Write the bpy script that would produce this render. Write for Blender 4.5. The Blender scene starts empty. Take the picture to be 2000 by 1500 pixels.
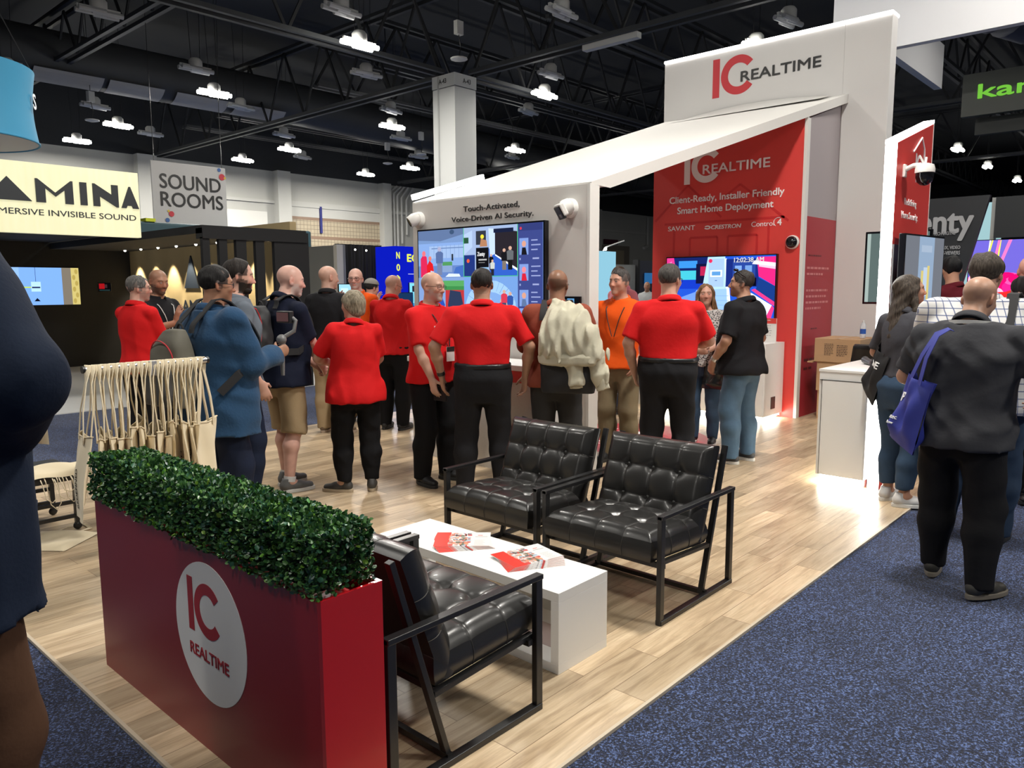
import bpy, bmesh, math, random
import numpy as np
from mathutils import Vector, Matrix
PI = math.pi
scene = bpy.context.scene
COL = scene.collection
random.seed(7)

# ------------------------------------------------------------------ camera
CAM_Z = 1.65
cam_data = bpy.data.cameras.new('camera')
cam_data.sensor_width = 36.0
cam_data.lens = 27.0
cam_data.clip_end = 300
cam = bpy.data.objects.new('camera', cam_data)
COL.objects.link(cam)
_p, _r, _y = math.radians(7.18), math.radians(-0.27), math.radians(42.2)
_f0 = Vector((math.cos(_y), math.sin(_y), 0)); _r0 = Vector((math.sin(_y), -math.cos(_y), 0)); _u0 = Vector((0, 0, 1))
_f = _f0 * math.cos(_p) - _u0 * math.sin(_p); _u = _u0 * math.cos(_p) + _f0 * math.sin(_p)
_rr = _r0 * math.cos(_r) + _u * math.sin(_r); _uu = _u * math.cos(_r) - _r0 * math.sin(_r)
cam.matrix_world = Matrix(((_rr.x, _uu.x, -_f.x, 0), (_rr.y, _uu.y, -_f.y, 0), (_rr.z, _uu.z, -_f.z, CAM_Z), (0, 0, 0, 1)))
scene.camera = cam

# ------------------------------------------------------------------ colour management, world, hall lamps
scene.view_settings.view_transform = 'Standard'
scene.view_settings.look = 'None'
scene.view_settings.gamma = 1.0
scene.view_settings.exposure = 0.18
world = bpy.data.worlds.new('world')
scene.world = world
world.use_nodes = True
world.node_tree.nodes['Background'].inputs[0].default_value = (0.80, 0.88, 1.0, 1)
world.node_tree.nodes['Background'].inputs[1].default_value = 0.05

LAMP_Z = 7.0
HALL_LAMPS = [  # x, y, power of the hall's high bay lamps
    (4.8, 1.7, 1050), (4.8, -4.7, 1000), (11, -4.7, 520), (11, 1.7, 200), (11, 8.1, 260), (4.8, 8.1, 420), (-1.4, 8.1, 380), (-1.4, 1.7, 330),
    (-7.6, 1.7, 360), (17.2, 1.7, 250), (17.2, 8.1, 120), (-1.4, -4.7, 200), (-1.4, 14.5, 500), (4.8, 20.9, 0),
    (11.0, 14.5, 900), (10.9, 21.0, 900), (10.75, 27.3, 900), (10.8, 31.2, 900), (17.1, 30.8, 900), (17.1, 27.2, 900),
    (17.1, 20.9, 900), (23.2, 30.4, 900), (23.4, 27.4, 900), (17.3, 14.4, 350), (23.3, 20.9, 900), (35.4, 8.0, 900), (41.4, 8.1, 900)]
for _i, (_x, _yy, _w) in enumerate(HALL_LAMPS):
    if _w <= 0: continue
    _l = bpy.data.lights.new('high_bay_light', 'AREA')
    _l.shape = 'RECTANGLE'; _l.size = 1.0; _l.size_y = 0.45
    _l.energy = _w * 0.36; _l.color = (1.0, 0.955, 0.88)
    _o = bpy.data.objects.new('high_bay_light', _l)
    _o.location = (_x, _yy, LAMP_Z - 0.06)
    COL.objects.link(_o)

# ------------------------------------------------------------------ materials
_M = {}
def nodes_of(m):
    return m.node_tree.nodes, m.node_tree.links
def mat(name, color=(0.5, 0.5, 0.5), rough=0.5, metal=0.0, spec=0.5, bump=None, var=None, coat=0.0, sheen=0.0, attr=None, trans=0.0, alpha=1.0):
    """principled material; bump=(scale, strength, distance); var=(scale, amount) mottles the colour; attr=colour attribute name"""
    if name in _M: return _M[name]
    m = bpy.data.materials.new(name); m.use_nodes = True
    n, l = nodes_of(m)
    b = n['Principled BSDF']
    b.inputs['Base Color'].default_value = (*color, 1)
    b.inputs['Roughness'].default_value = rough
    b.inputs['Metallic'].default_value = metal
    b.inputs['Specular IOR Level'].default_value = spec
    b.inputs['Coat Weight'].default_value = coat
    b.inputs['Sheen Weight'].default_value = sheen
    b.inputs['Transmission Weight'].default_value = trans
    b.inputs['Alpha'].default_value = alpha
    tc = n.new('ShaderNodeTexCoord')
    src = None
    if attr:
        a = n.new('ShaderNodeAttribute'); a.attribute_name = attr; src = a.outputs['Color']
    if var:
        nz = n.new('ShaderNodeTexNoise'); nz.inputs['Scale'].default_value = var[0]; nz.inputs['Detail'].default_value = 4
        l.new(tc.outputs['Object'], nz.inputs['Vector'])
        hsv = n.new('ShaderNodeHueSaturation')
        mr = n.new('ShaderNodeMapRange'); mr.inputs['To Min'].default_value = 1 - var[1]; mr.inputs['To Max'].default_value = 1 + var[1]
        l.new(nz.outputs['Fac'], mr.inputs['Value']); l.new(mr.outputs['Result'], hsv.inputs['Value'])
        if src is not None: l.new(src, hsv.inputs['Color'])
        else: hsv.inputs['Color'].default_value = (*color, 1)
        src = hsv.outputs['Color']
    if src is not None: l.new(src, b.inputs['Base Color'])
    if bump:
        nz = n.new('ShaderNodeTexNoise'); nz.inputs['Scale'].default_value = bump[0]; nz.inputs['Detail'].default_value = 3
        l.new(tc.outputs['Object'], nz.inputs['Vector'])
        bp = n.new('ShaderNodeBump'); bp.inputs['Strength'].default_value = bump[1]
        bp.inputs['Distance'].default_value = bump[2] if len(bump) > 2 else 0.01
        l.new(nz.outputs['Fac'], bp.inputs['Height']); l.new(bp.outputs['Normal'], b.inputs['Normal'])
    _M[name] = m
    return m
def emat(name, color=(1, 1, 1), strength=1.0, attr=None):
    if name in _M: return _M[name]
    m = bpy.data.materials.new(name); m.use_nodes = True
    n, l = nodes_of(m)
    n.remove(n['Principled BSDF'])
    e = n.new('ShaderNodeEmission'); e.inputs[0].default_value = (*color, 1); e.inputs[1].default_value = strength
    if attr:
        a = n.new('ShaderNodeAttribute'); a.attribute_name = attr; l.new(a.outputs['Color'], e.inputs[0])
    l.new(e.outputs[0], n['Material Output'].inputs[0])
    _M[name] = m
    return m

# ------------------------------------------------------------------ mesh building
def unit(v):
    v = Vector(v); return v.normalized()
class MB:
    """collects shapes and links them as ONE mesh object"""
    def __init__(s): s.v = []; s.f = []; s.mi = []; s.cur = 0; s.col = []; s.cc = None
    def add(s, vs, fs):
        o = len(s.v); s.v.extend([tuple(p) for p in vs])
        for f in fs:
            s.f.append([i + o for i in f]); s.mi.append(s.cur); s.col.append(s.cc)
        return s
    def box(s, x0, x1, y0, y1, z0, z1):
        if x0 > x1: x0, x1 = x1, x0
        if y0 > y1: y0, y1 = y1, y0
        if z0 > z1: z0, z1 = z1, z0
        vs = [(x0, y0, z0), (x1, y0, z0), (x1, y1, z0), (x0, y1, z0), (x0, y0, z1), (x1, y0, z1), (x1, y1, z1), (x0, y1, z1)]
        return s.add(vs, [(0, 3, 2, 1), (4, 5, 6, 7), (0, 1, 5, 4), (1, 2, 6, 5), (2, 3, 7, 6), (3, 0, 4, 7)])
    def bar(s, a, b, w, h, up=(0, 0, 1)):
        a, b = Vector(a), Vector(b); d = (b - a).normalized(); up = Vector(up)
        if abs(d.dot(up)) > 0.99: up = Vector((1, 0, 0))
        r = d.cross(up).normalized(); u = r.cross(d).normalized()
        vs = []
        for p in (a, b):
            for sx, sy in ((-1, -1), (1, -1), (1, 1), (-1, 1)): vs.append(p + r * (sx * w / 2) + u * (sy * h / 2))
        return s.add(vs, [(0, 1, 2, 3), (7, 6, 5, 4), (0, 4, 5, 1), (1, 5, 6, 2), (2, 6, 7, 3), (3, 7, 4, 0)])
    def tube(s, pts, r, n=8, closed=False, flat=None):
        pts = [Vector(p) for p in pts]; m = len(pts); rs = r if isinstance(r, (list, tuple)) else [r] * m
        vs = []; prev = None
        for i, p in enumerate(pts):
            if closed: d = pts[(i + 1) % m] - pts[i - 1]
            else: d = pts[min(i + 1, m - 1)] - pts[max(i - 1, 0)]
            if d.length < 1e-9: d = Vector((0, 0, 1))
            d.normalize()
            if prev is None:
                ref = Vector((0, 0, 1)) if abs(d.z) < 0.9 else Vector((1, 0, 0))
                if flat is not None: ref = Vector(flat)
                u = (ref - d * ref.dot(d)).normalized()
            else:
                u = (prev - d * prev.dot(d))
                u = u.normalized() if u.length > 1e-6 else Vector((1, 0, 0))
            prev = u; w = d.cross(u)
            for k in range(n):
                a = 2 * PI * k / n
                vs.append(p + (u * math.cos(a) + w * math.sin(a)) * rs[i])
        fs = []
        for i in range(m if closed else m - 1):
            j = (i + 1) % m
            for k in range(n):
                k2 = (k + 1) % n
                fs.append((i * n + k, i * n + k2, j * n + k2, j * n + k))
        if not closed:
            fs.append(tuple(range(n - 1, -1, -1))); fs.append(tuple((m - 1) * n + k for k in range(n)))
        return s.add(vs, fs)
    def strap(s, pts, w, t, side):
        """flat ribbon along pts; side = width direction (one vector or one per point)"""
        pts = [Vector(p) for p in pts]; m = len(pts); vs = []
        for i, p in enumerate(pts):
            d = (pts[min(i + 1, m - 1)] - pts[max(i - 1, 0)]).normalized()
            sd = Vector(side[i]) if isinstance(side[0], (list, tuple, Vector)) else Vector(side)
            sd = (sd - d * sd.dot(d)).normalized(); nn = d.cross(sd)
            for a, b in ((-1, -1), (1, -1), (1, 1), (-1, 1)): vs.append(p + sd * (a * w / 2) + nn * (b * t / 2))
        fs = [(3, 2, 1, 0), tuple((m - 1) * 4 + k for k in range(4))]
        for i in range(m - 1):
            for k in range(4):
                k2 = (k + 1) % 4; fs.append((i * 4 + k, i * 4 + k2, (i + 1) * 4 + k2, (i + 1) * 4 + k))
        return s.add(vs, fs)
    def prism(s, poly, z0, z1, M=None):
        n = len(poly); vs = [Vector((x, y, z0)) for x, y in poly] + [Vector((x, y, z1)) for x, y in poly]
        if M is not None: vs = [M @ p for p in vs]
        fs = [tuple(range(n - 1, -1, -1)), tuple(range(n, 2 * n))]
        for i in range(n): j = (i + 1) % n; fs.append((i, j, n + j, n + i))
        return s.add(vs, fs)
    def poly(s, pts): return s.add(pts, [tuple(range(len(pts)))])
    def lathe(s, prof, n=24, M=None, cap=True):
        vs = []; m = len(prof)
        for r, z in prof:
            for k in range(n):
                a = 2 * PI * k / n; vs.append(Vector((r * math.cos(a), r * math.sin(a), z)))
        if M is not None: vs = [M @ p for p in vs]
        fs = []
        for i in range(m - 1):
            for k in range(n):
                k2 = (k + 1) % n; fs.append((i * n + k, i * n + k2, (i + 1) * n + k2, (i + 1) * n + k))
        if cap: fs.append(tuple(range(n - 1, -1, -1))); fs.append(tuple((m - 1) * n + k for k in range(n)))
        return s.add(vs, fs)
    def sphere(s, c, r, nu=16, nv=10, sc=(1, 1, 1)):
        prof = [(max(1e-4, math.sin(PI * i / nv)) * r, -math.cos(PI * i / nv) * r) for i in range(nv + 1)]
        return s.lathe(prof, nu, Matrix.Translation(Vector(c)) @ Matrix.Diagonal((*sc, 1)))
    def grid(s, fn, nu, nv, cu=False, cv=False):
        """fn(u,v) in 0..1"""
        vs = [fn(i / (nu if cu else nu), j / (nv if cv else nv)) for i in range(nu if cu else nu + 1) for j in range(nv if cv else nv + 1)]
        R = nv if cv else nv + 1; U = nu if cu else nu + 1; fs = []
        for i in range(nu):
            for j in range(nv):
                i2 = (i + 1) % U; j2 = (j + 1) % R
                fs.append((i * R + j, i2 * R + j, i2 * R + j2, i * R + j2))
        return s.add(vs, fs)
    def mesh(s, name, mats):
        me = bpy.data.meshes.new(name)
        me.from_pydata(s.v, [], s.f); me.update()
        for m in (mats if isinstance(mats, (list, tuple)) else [mats]): me.materials.append(m)
        if any(s.mi): me.polygons.foreach_set('material_index', s.mi)
        if any(c is not None for c in s.col):
            at = me.color_attributes.new('Col', 'FLOAT_COLOR', 'CORNER'); data = []
            for p, c in zip(me.polygons, s.col):
                c = c or (1, 1, 1)
                for _ in range(p.loop_total): data.extend((c[0], c[1], c[2], 1))
            at.data.foreach_set('color', data)
        return me
    def build(s, name, mats, parent=None, smooth=False, bevel=0.0, loc=None, rot=None, M=None, subsurf=0, angle=40):
        me = s.mesh(name, mats)
        o = bpy.data.objects.new(name, me); COL.objects.link(o)
        if smooth:
            me.shade_smooth()
            if smooth != 'all': me.set_sharp_from_angle(angle=math.radians(angle))
        if bevel:
            b = o.modifiers.new('bevel', 'BEVEL'); b.width = bevel; b.segments = 2; b.limit_method = 'ANGLE'; b.angle_limit = math.radians(40)
            b.harden_normals = False
        if subsurf:
            q = o.modifiers.new('subsurf', 'SUBSURF'); q.levels = subsurf; q.render_levels = subsurf
        if M is not None: o.matrix_world = M
        if loc is not None: o.location = loc
        if rot is not None: o.rotation_euler = rot
        if parent is not None: o.parent = parent
        return o
def tag(o, label=None, cat=None, group=None, kind=None):
    if label: o['label'] = label
    if cat: o['category'] = cat
    if group: o['group'] = group
    if kind: o['kind'] = kind
    return o
def empty(name, label, cat, loc=(0, 0, 0), rz=0, group=None):
    o = bpy.data.objects.new(name, None); COL.objects.link(o)
    o.location = loc; o.rotation_euler = (0, 0, rz); o.empty_display_size = 0.1
    return tag(o, label, cat, group)
def struct(o):
    o['kind'] = 'structure'; return o
def children(o):
    return [c for c in o.children]
def copy_tree(o, parent=None):
    c = o.copy(); COL.objects.link(c)
    if parent is not None: c.parent = parent
    for ch in list(o.children): copy_tree(ch, c)
    return c

_text_cache = {}
def text_mesh(body, size, mats, name, parent=None, bold=0.0, depth=0.001, align='LEFT', sx=1.0, shear=0.0, spacing=1.0, fit=None):
    """lettering as a mesh lying in its local xy plane, baseline at y=0; fit=(width,height) stretches it to that box"""
    cu = bpy.data.curves.new(name, 'FONT')
    cu.body = body; cu.size = size; cu.align_x = align; cu.extrude = depth; cu.shear = shear; cu.space_character = spacing
    cu.resolution_u = 4
    t = bpy.data.objects.new(name, cu); COL.objects.link(t)
    dg = bpy.context.evaluated_depsgraph_get()
    me = bpy.data.meshes.new_from_object(t.evaluated_get(dg))
    bpy.data.objects.remove(t); bpy.data.curves.remove(cu)
    me.name = name
    n = len(me.vertices); co = np.empty(n * 3, np.float32); me.vertices.foreach_get('co', co); co = co.reshape(-1, 3)
    if fit:
        mn = co.min(0); mx = co.max(0)
        co[:, 0] = (co[:, 0] - mn[0]) / (mx[0] - mn[0]) * fit[0]
        co[:, 1] = (co[:, 1] - mn[1]) / (mx[1] - mn[1]) * fit[1]
    else: co[:, 0] *= sx
    me.vertices.foreach_set('co', co.ravel()); me.update()
    if bold:      # heavier strokes: the same letters laid side by side
        k = (fit[1] if fit else size); bm = bmesh.new(); bm.from_mesh(me); base = list(bm.verts) + list(bm.edges) + list(bm.faces)
        for i_, (dx, dy) in enumerate(((1, 0), (-1, 0), (0, 1), (0, -1), (.7, .7), (-.7, .7), (.7, -.7), (-.7, -.7))):
            r_ = bmesh.ops.duplicate(bm, geom=base); vs_ = [e for e in r_['geom'] if isinstance(e, bmesh.types.BMVert)]
            bmesh.ops.translate(bm, verts=vs_, vec=(dx * bold * k, dy * bold * k, 0.0002 * (i_ + 1)))
        bm.to_mesh(me); bm.free()
    me.materials.clear(); me.materials.append(mats)
    o = bpy.data.objects.new(name, me); COL.objects.link(o)
    if parent is not None: o.parent = parent
    return o
def frame(origin, xdir, ydir):
    x = Vector(xdir).normalized(); y = Vector(ydir).normalized(); z = x.cross(y)
    return Matrix(((x.x, y.x, z.x, origin[0]), (x.y, y.y, z.y, origin[1]), (x.z, y.z, z.z, origin[2]), (0, 0, 0, 1)))
# walls facing -X read with their x axis along -Y; walls facing -Y read with their x axis along +X
def faceX(x, y, z): return frame((x, y, z), (0, -1, 0), (0, 0, 1))
def faceY(x, y, z): return frame((x, y, z), (1, 0, 0), (0, 0, 1))
def letters(body, M, w, h, m, name='lettering', parent=None, bold=0.0, depth=0.002, **k):
    o = text_mesh(body, 1.0, m, name, parent, bold=bold, depth=depth, fit=(w, h), **k)
    # keep depth thin after the fit
    o.matrix_local = M if parent is None else parent.matrix_world.inverted() @ M
    return o
def small_print(mb, M, w, rows, dh, seed=1, fill=0.85, thick=0.35):
    """rows of tiny unreadable print: word-length dashes in the plane of M (x right, y up)"""
    rnd = random.Random(seed)
    for r in range(rows):
        x = 0.0; end = w * (fill if r < rows - 1 else fill * 0.7) * rnd.uniform(0.9, 1.0)
        while x < end:
            ln = min(rnd.uniform(0.4, 1.5) * dh, end - x)
            y = -r * dh
            mb.poly([M @ Vector((x, y, 0)), M @ Vector((x + ln, y, 0)), M @ Vector((x + ln, y + dh * thick, 0)), M @ Vector((x, y + dh * thick, 0))])
            x += ln + dh * 0.3
def logo_ic(M, s, mats, parent, name='logo', dz=0.002):
    """the 'IC' mark: a bar and an open ring. s = height of the bar; mats one material"""
    b = MB()
    b.prism([(0, 0), (0.20 * s, 0), (0.20 * s, s), (0, s)], 0, dz)
    cx, cy, ro, ri = 0.74 * s, 0.5 * s, 0.5 * s, 0.30 * s
    a0, a1 = math.radians(38), math.radians(322)
    n = 40; vs = []; fs = []
    for i in range(n + 1):
        a = a0 + (a1 - a0) * i / n
        for r, z in ((ri, 0), (ro, 0), (ro, dz), (ri, dz)):
            vs.append((cx + r * math.cos(a), cy + r * math.sin(a), z))
    for i in range(n):
        for k in range(4):
            k2 = (k + 1) % 4; fs.append((i * 4 + k, i * 4 + k2, (i + 1) * 4 + k2, (i + 1) * 4 + k))
    fs.append((3, 2, 1, 0)); fs.append((n * 4, n * 4 + 1, n * 4 + 2, n * 4 + 3))
    b.add(vs, fs)
    o = b.build(name, mats, parent)
    o.matrix_local = M if parent is None else parent.matrix_world.inverted() @ M
    return o
# ------------------------------------------------------------------ shared materials
WHITE_LAM = mat('white_laminate', (0.80, 0.80, 0.78), 0.35, var=(3, 0.02))
WHITE_PAINT = mat('white_paint', (0.74, 0.73, 0.71), 0.55, var=(2, 0.02))
GREY_LAM = mat('grey_white_panel', (0.66, 0.64, 0.61), 0.5, var=(1.5, 0.02))
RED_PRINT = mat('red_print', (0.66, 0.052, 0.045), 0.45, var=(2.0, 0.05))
RED_SHADED = mat('shaded_red_print', (0.36, 0.022, 0.035), 0.5, var=(2.0, 0.04))  # red of the return panel, darkened with the shade of canopy and tower
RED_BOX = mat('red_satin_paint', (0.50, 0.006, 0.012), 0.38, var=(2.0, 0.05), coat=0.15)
BLACK_PL = mat('black_plastic', (0.012, 0.012, 0.013), 0.35)
BLACK_MT = mat('black_metal', (0.014, 0.014, 0.015), 0.32, 0.0, bump=(250, 0.05, 0.001))
BLACK_TXT = mat('black_vinyl_letters', (0.02, 0.02, 0.02), 0.5)
WHITE_TXT = mat('white_vinyl_letters', (0.85, 0.85, 0.85), 0.5)
RED_TXT = mat('red_vinyl_letters', (0.55, 0.02, 0.03), 0.5)
LED = emat('led_strip_light', (1.0, 0.98, 0.95), 9.0)
SCREEN = emat('screen_picture', (1, 1, 1), 1.2, attr='Col')
GLASS_BLK = mat('black_glass', (0.006, 0.006, 0.008), 0.08)
GREY_PL = mat('white_plastic', (0.72, 0.71, 0.68), 0.4)
CHROME = mat('brushed_metal', (0.6, 0.6, 0.6), 0.28, 1.0)

# ------------------------------------------------------------------ hall floor: blue carpet
def carpet_mat():
    m = bpy.data.materials.new('blue_carpet'); m.use_nodes = True; n, l = nodes_of(m); b = n['Principled BSDF']
    tc = n.new('ShaderNodeTexCoord')
    n1 = n.new('ShaderNodeTexNoise'); n1.inputs['Scale'].default_value = 115; n1.inputs['Detail'].default_value = 3; n1.inputs['Roughness'].default_value = 0.7
    n2 = n.new('ShaderNodeTexNoise'); n2.inputs['Scale'].default_value = 2.2; n2.inputs['Detail'].default_value = 5
    r = n.new('ShaderNodeValToRGB'); r.color_ramp.elements[0].position = 0.43; r.color_ramp.elements[0].color = (0.002, 0.004, 0.016, 1)
    r.color_ramp.elements[1].position = 0.63; r.color_ramp.elements[1].color = (0.20, 0.28, 0.54, 1)
    e = r.color_ramp.elements.new(0.53); e.color = (0.022, 0.034, 0.088, 1)
    mx = n.new('ShaderNodeMixRGB'); mx.blend_type = 'MULTIPLY'; mx.inputs[0].default_value = 0.5
    l.new(tc.outputs['Object'], n1.inputs['Vector']); l.new(tc.outputs['Object'], n2.inputs['Vector'])
    l.new(n1.outputs['Fac'], r.inputs['Fac']); l.new(r.outputs['Color'], mx.inputs[1]); l.new(n2.outputs['Fac'], mx.inputs[2])
    hs = n.new('ShaderNodeHueSaturation'); hs.inputs['Value'].default_value = 1.0; hs.inputs['Saturation'].default_value = 1.12
    l.new(mx.outputs[0], hs.inputs['Color']); l.new(hs.outputs['Color'], b.inputs['Base Color'])
    bp = n.new('ShaderNodeBump'); bp.inputs['Strength'].default_value = 0.8; bp.inputs['Distance'].default_value = 0.01
    l.new(n1.outputs['Fac'], bp.inputs['Height']); l.new(bp.outputs['Normal'], b.inputs['Normal'])
    b.inputs['Roughness'].default_value = 0.95; b.inputs['Specular IOR Level'].default_value = 0.15; b.inputs['Sheen Weight'].default_value = 0.2
    return m
CARPET = carpet_mat()
struct(MB().box(-20, 75, -30, 34, -0.2, -0.012).build('floor', CARPET))

def wood_mat():
    m = bpy.data.materials.new('oak_plank_vinyl'); m.use_nodes = True; n, l = nodes_of(m); b = n['Principled BSDF']
    tc = n.new('ShaderNodeTexCoord')
    br = n.new('ShaderNodeTexBrick')                       # planks run along world X, 0.15 wide, 1.0 long
    br.inputs['Scale'].default_value = 1.0; br.inputs['Brick Width'].default_value = 0.95; br.inputs['Row Height'].default_value = 0.155
    br.inputs['Mortar Size'].default_value = 0.0016; br.inputs['Mortar Smooth'].default_value = 0.3; br.inputs['Bias'].default_value = 0
    br.offset = 0.37; br.offset_frequency = 2
    br.inputs['Color1'].default_value = (0, 0, 0, 1); br.inputs['Color2'].default_value = (1, 1, 1, 1); br.inputs['Mortar'].default_value = (0.5, 0.5, 0.5, 1)
    mp = n.new('ShaderNodeMapping'); l.new(tc.outputs['Object'], mp.inputs['Vector']); l.new(mp.outputs[0], br.inputs['Vector'])
    # grain: noise stretched along the plank, shifted per plank
    sep = n.new('ShaderNodeMapping'); sep.inputs['Scale'].default_value = (1.0, 9.0, 1.0); l.new(tc.outputs['Object'], sep.inputs['Vector'])
    add = n.new('ShaderNodeVectorMath'); add.operation = 'ADD'
    sc = n.new('ShaderNodeVectorMath'); sc.operation = 'SCALE'; sc.inputs['Scale'].default_value = 7.0
    l.new(br.outputs['Color'], sc.inputs[0]); l.new(sep.outputs[0], add.inputs[0]); l.new(sc.outputs[0], add.inputs[1])
    g = n.new('ShaderNodeTexNoise'); g.inputs['Scale'].default_value = 2.1; g.inputs['Detail'].default_value = 7; g.inputs['Roughness'].default_value = 0.62; g.inputs['Distortion'].default_value = 0.7
    l.new(add.outputs[0], g.inputs['Vector'])
    sep2 = n.new('ShaderNodeMapping'); sep2.inputs['Scale'].default_value = (3.0, 70.0, 1.0); l.new(tc.outputs['Object'], sep2.inputs['Vector'])
    g2 = n.new('ShaderNodeTexNoise'); g2.inputs['Scale'].default_value = 1.6; g2.inputs['Detail'].default_value = 4; l.new(sep2.outputs[0], g2.inputs['Vector'])
    r = n.new('ShaderNodeValToRGB'); cr = r.color_ramp
    cr.elements[0].position = 0.30; cr.elements[0].color = (0.33, 0.235, 0.145, 1)
    cr.elements[1].position = 0.68; cr.elements[1].color = (0.60, 0.475, 0.325, 1)
    e = cr.elements.new(0.50); e.color = (0.50, 0.38, 0.245, 1)
    l.new(g.outputs['Fac'], r.inputs['Fac'])
    m1 = n.new('ShaderNodeMixRGB'); m1.blend_type = 'OVERLAY'; m1.inputs[0].default_value = 0.28
    l.new(r.outputs['Color'], m1.inputs[1]); l.new(g2.outputs['Fac'], m1.inputs[2])
    hs = n.new('ShaderNodeHueSaturation'); mr = n.new('ShaderNodeMapRange'); mr.inputs['To Min'].default_value = 0.70; mr.inputs['To Max'].default_value = 1.22
    l.new(br.outputs['Color'], mr.inputs['Value']); l.new(mr.outputs['Result'], hs.inputs['Value']); l.new(m1.outputs[0], hs.inputs['Color'])
    m2 = n.new('ShaderNodeMixRGB'); m2.inputs[2].default_value = (0.16, 0.10, 0.055, 1)
    l.new(br.outputs['Fac'], m2.inputs[0]); l.new(hs.outputs['Color'], m2.inputs[1])
    l.new(m2.outputs[0], b.inputs['Base Color'])
    b.inputs['Roughness'].default_value = 0.34; b.inputs['Specular IOR Level'].default_value = 0.45
    bp = n.new('ShaderNodeBump'); bp.inputs['Strength'].default_value = 0.12; bp.inputs['Distance'].default_value = 0.004
    l.new(g.outputs['Fac'], bp.inputs['Height']); l.new(bp.outputs['Normal'], b.inputs['Normal'])
    return m
WOOD = wood_mat()
w_ = MB().box(1.04, 10.78, 1.548, 8.0, -0.012, 0.0).build('floor', WOOD); struct(w_)
e_ = MB(); e_.box(1.028, 1.042, 1.54, 8.0, -0.012, 0.002); e_.box(1.028, 10.78, 1.536, 1.550, -0.012, 0.002)
struct(e_.build('trim_1', mat('floor_edge_strip', (0.55, 0.47, 0.36), 0.5)))
# pale vinyl floor of the booth beyond the aisle
struct(MB().box(-6.0, 12.0, 11.3, 18.3, -0.012, 0.0).build('floor', mat('pale_vinyl_floor', (0.62, 0.62, 0.60), 0.45, var=(1.5, 0.05))))

# ------------------------------------------------------------------ hall shell
HALL_WALL = mat('painted_hall_wall', (0.43, 0.43, 0.40), 0.8, var=(0.6, 0.05))
HALL_TRIM = mat('painted_hall_trim', (0.47, 0.47, 0.44), 0.8)
DECK = mat('black_ceiling_deck', (0.021, 0.023, 0.026), 0.85, var=(0.4, 0.25))
STEEL = mat('black_painted_steel', (0.020, 0.022, 0.025), 0.6)
STEEL2 = mat('dull_painted_steel', (0.046, 0.049, 0.053), 0.6)
struct(MB().box(-20, 75, -30, 34.6, 10.2, 10.4).build('ceiling', DECK))
WY = 34.0; WZ = 7.25
def hx(px):  # px column -> X on the hall wall, measured once from the photograph
    return px
wl = MB(); wl.box(-20, 75, WY, WY + 0.3, -0.2, WZ)
struct(wl.build('wall_far', HALL_WALL))
struct(MB().box(-20, 75, WY - 0.1, WY + 0.3, WZ, 10.2).build('wall_upper', DECK))
struct(MB().box(75, 75.3, -30, WY, -0.2, 10.2).build('wall_end', mat('dark_end_wall', (0.05, 0.052, 0.056), 0.9)))
# ------------------------------------------------------------------ hall wall details
pl = 0
for i, (x0, x1) in enumerate([(0.6, 1.4), (7.4, 8.2), (13.9, 14.7), (20.4, 21.1), (26.75, 27.3), (33.5, 34.3), (40, 40.8), (46.05, 46.9)]):
    struct(MB().box(x0, x1, WY - 0.45, WY, -0.1, WZ).build('trim_%d' % (2 + i), HALL_TRIM))
led_ = MB()
led_.box(-20, 20.4, WY - 0.10, WY, 5.72, 5.86); led_.box(21.1, 26.75, WY - 0.12, WY, 5.66, 5.92); led_.box(27.3, 46.05, WY - 0.10, WY, 5.70, 5.86); led_.box(46.9, 75, WY - 0.1, WY, 5.75, 5.9)
struct(led_.build('trim_10', HALL_TRIM))
def tile_mat():
    m = bpy.data.materials.new('tan_glazed_block'); m.use_nodes = True; n, l = nodes_of(m); b = n['Principled BSDF']
    tc = n.new('ShaderNodeTexCoord'); mp = n.new('ShaderNodeMapping'); mp.inputs['Rotation'].default_value = (PI / 2, 0, 0)
    br = n.new('ShaderNodeTexBrick'); br.offset = 0; br.inputs['Scale'].default_value = 1; br.inputs['Brick Width'].default_value = 0.2; br.inputs['Row Height'].default_value = 0.2
    br.inputs['Mortar Size'].default_value = 0.012; br.inputs['Color1'].default_value = (0.40, 0.34, 0.24, 1); br.inputs['Color2'].default_value = (0.44, 0.37, 0.26, 1); br.inputs['Mortar'].default_value = (0.20, 0.165, 0.12, 1)
    l.new(tc.outputs['Object'], mp.inputs[0]); l.new(mp.outputs[0], br.inputs['Vector']); l.new(br.outputs['Color'], b.inputs['Base Color']); b.inputs['Roughness'].default_value = 0.6
    return m
struct(MB().box(21.1, 26.75, WY - 0.05, WY + 0.1, 3.0, 5.19).build('wall_tile_inset', tile_mat()))
tb = MB(); tb.box(21.1, 26.75, WY - 0.06, WY, 4.12, 4.27); tb.box(21.1, 26.75, WY - 0.06, WY, 3.3, 3.45); tb.box(21.1, 26.75, WY - 0.06, WY, 5.05, 5.19)
struct(tb.build('trim_11', mat('brown_tile_band', (0.24, 0.16, 0.11), 0.6)))
struct(MB().box(21.1, 26.75, WY - 0.07, WY + 0.1, 5.19, 5.70).build('trim_12', HALL_TRIM))
dk = MB(); dk.box(21.1, 30, WY - 0.08, WY, -0.1, 3.25)
struct(dk.build('door_1', mat('black_dock_door', (0.012, 0.012, 0.013), 0.7)))
# recessed bay beside the pilaster
struct(MB().box(15.2, 20.0, WY - 0.06, WY, 3.0, 5.3).build('trim_13', mat('bay_panel', (0.60, 0.60, 0.56), 0.8)))
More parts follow.
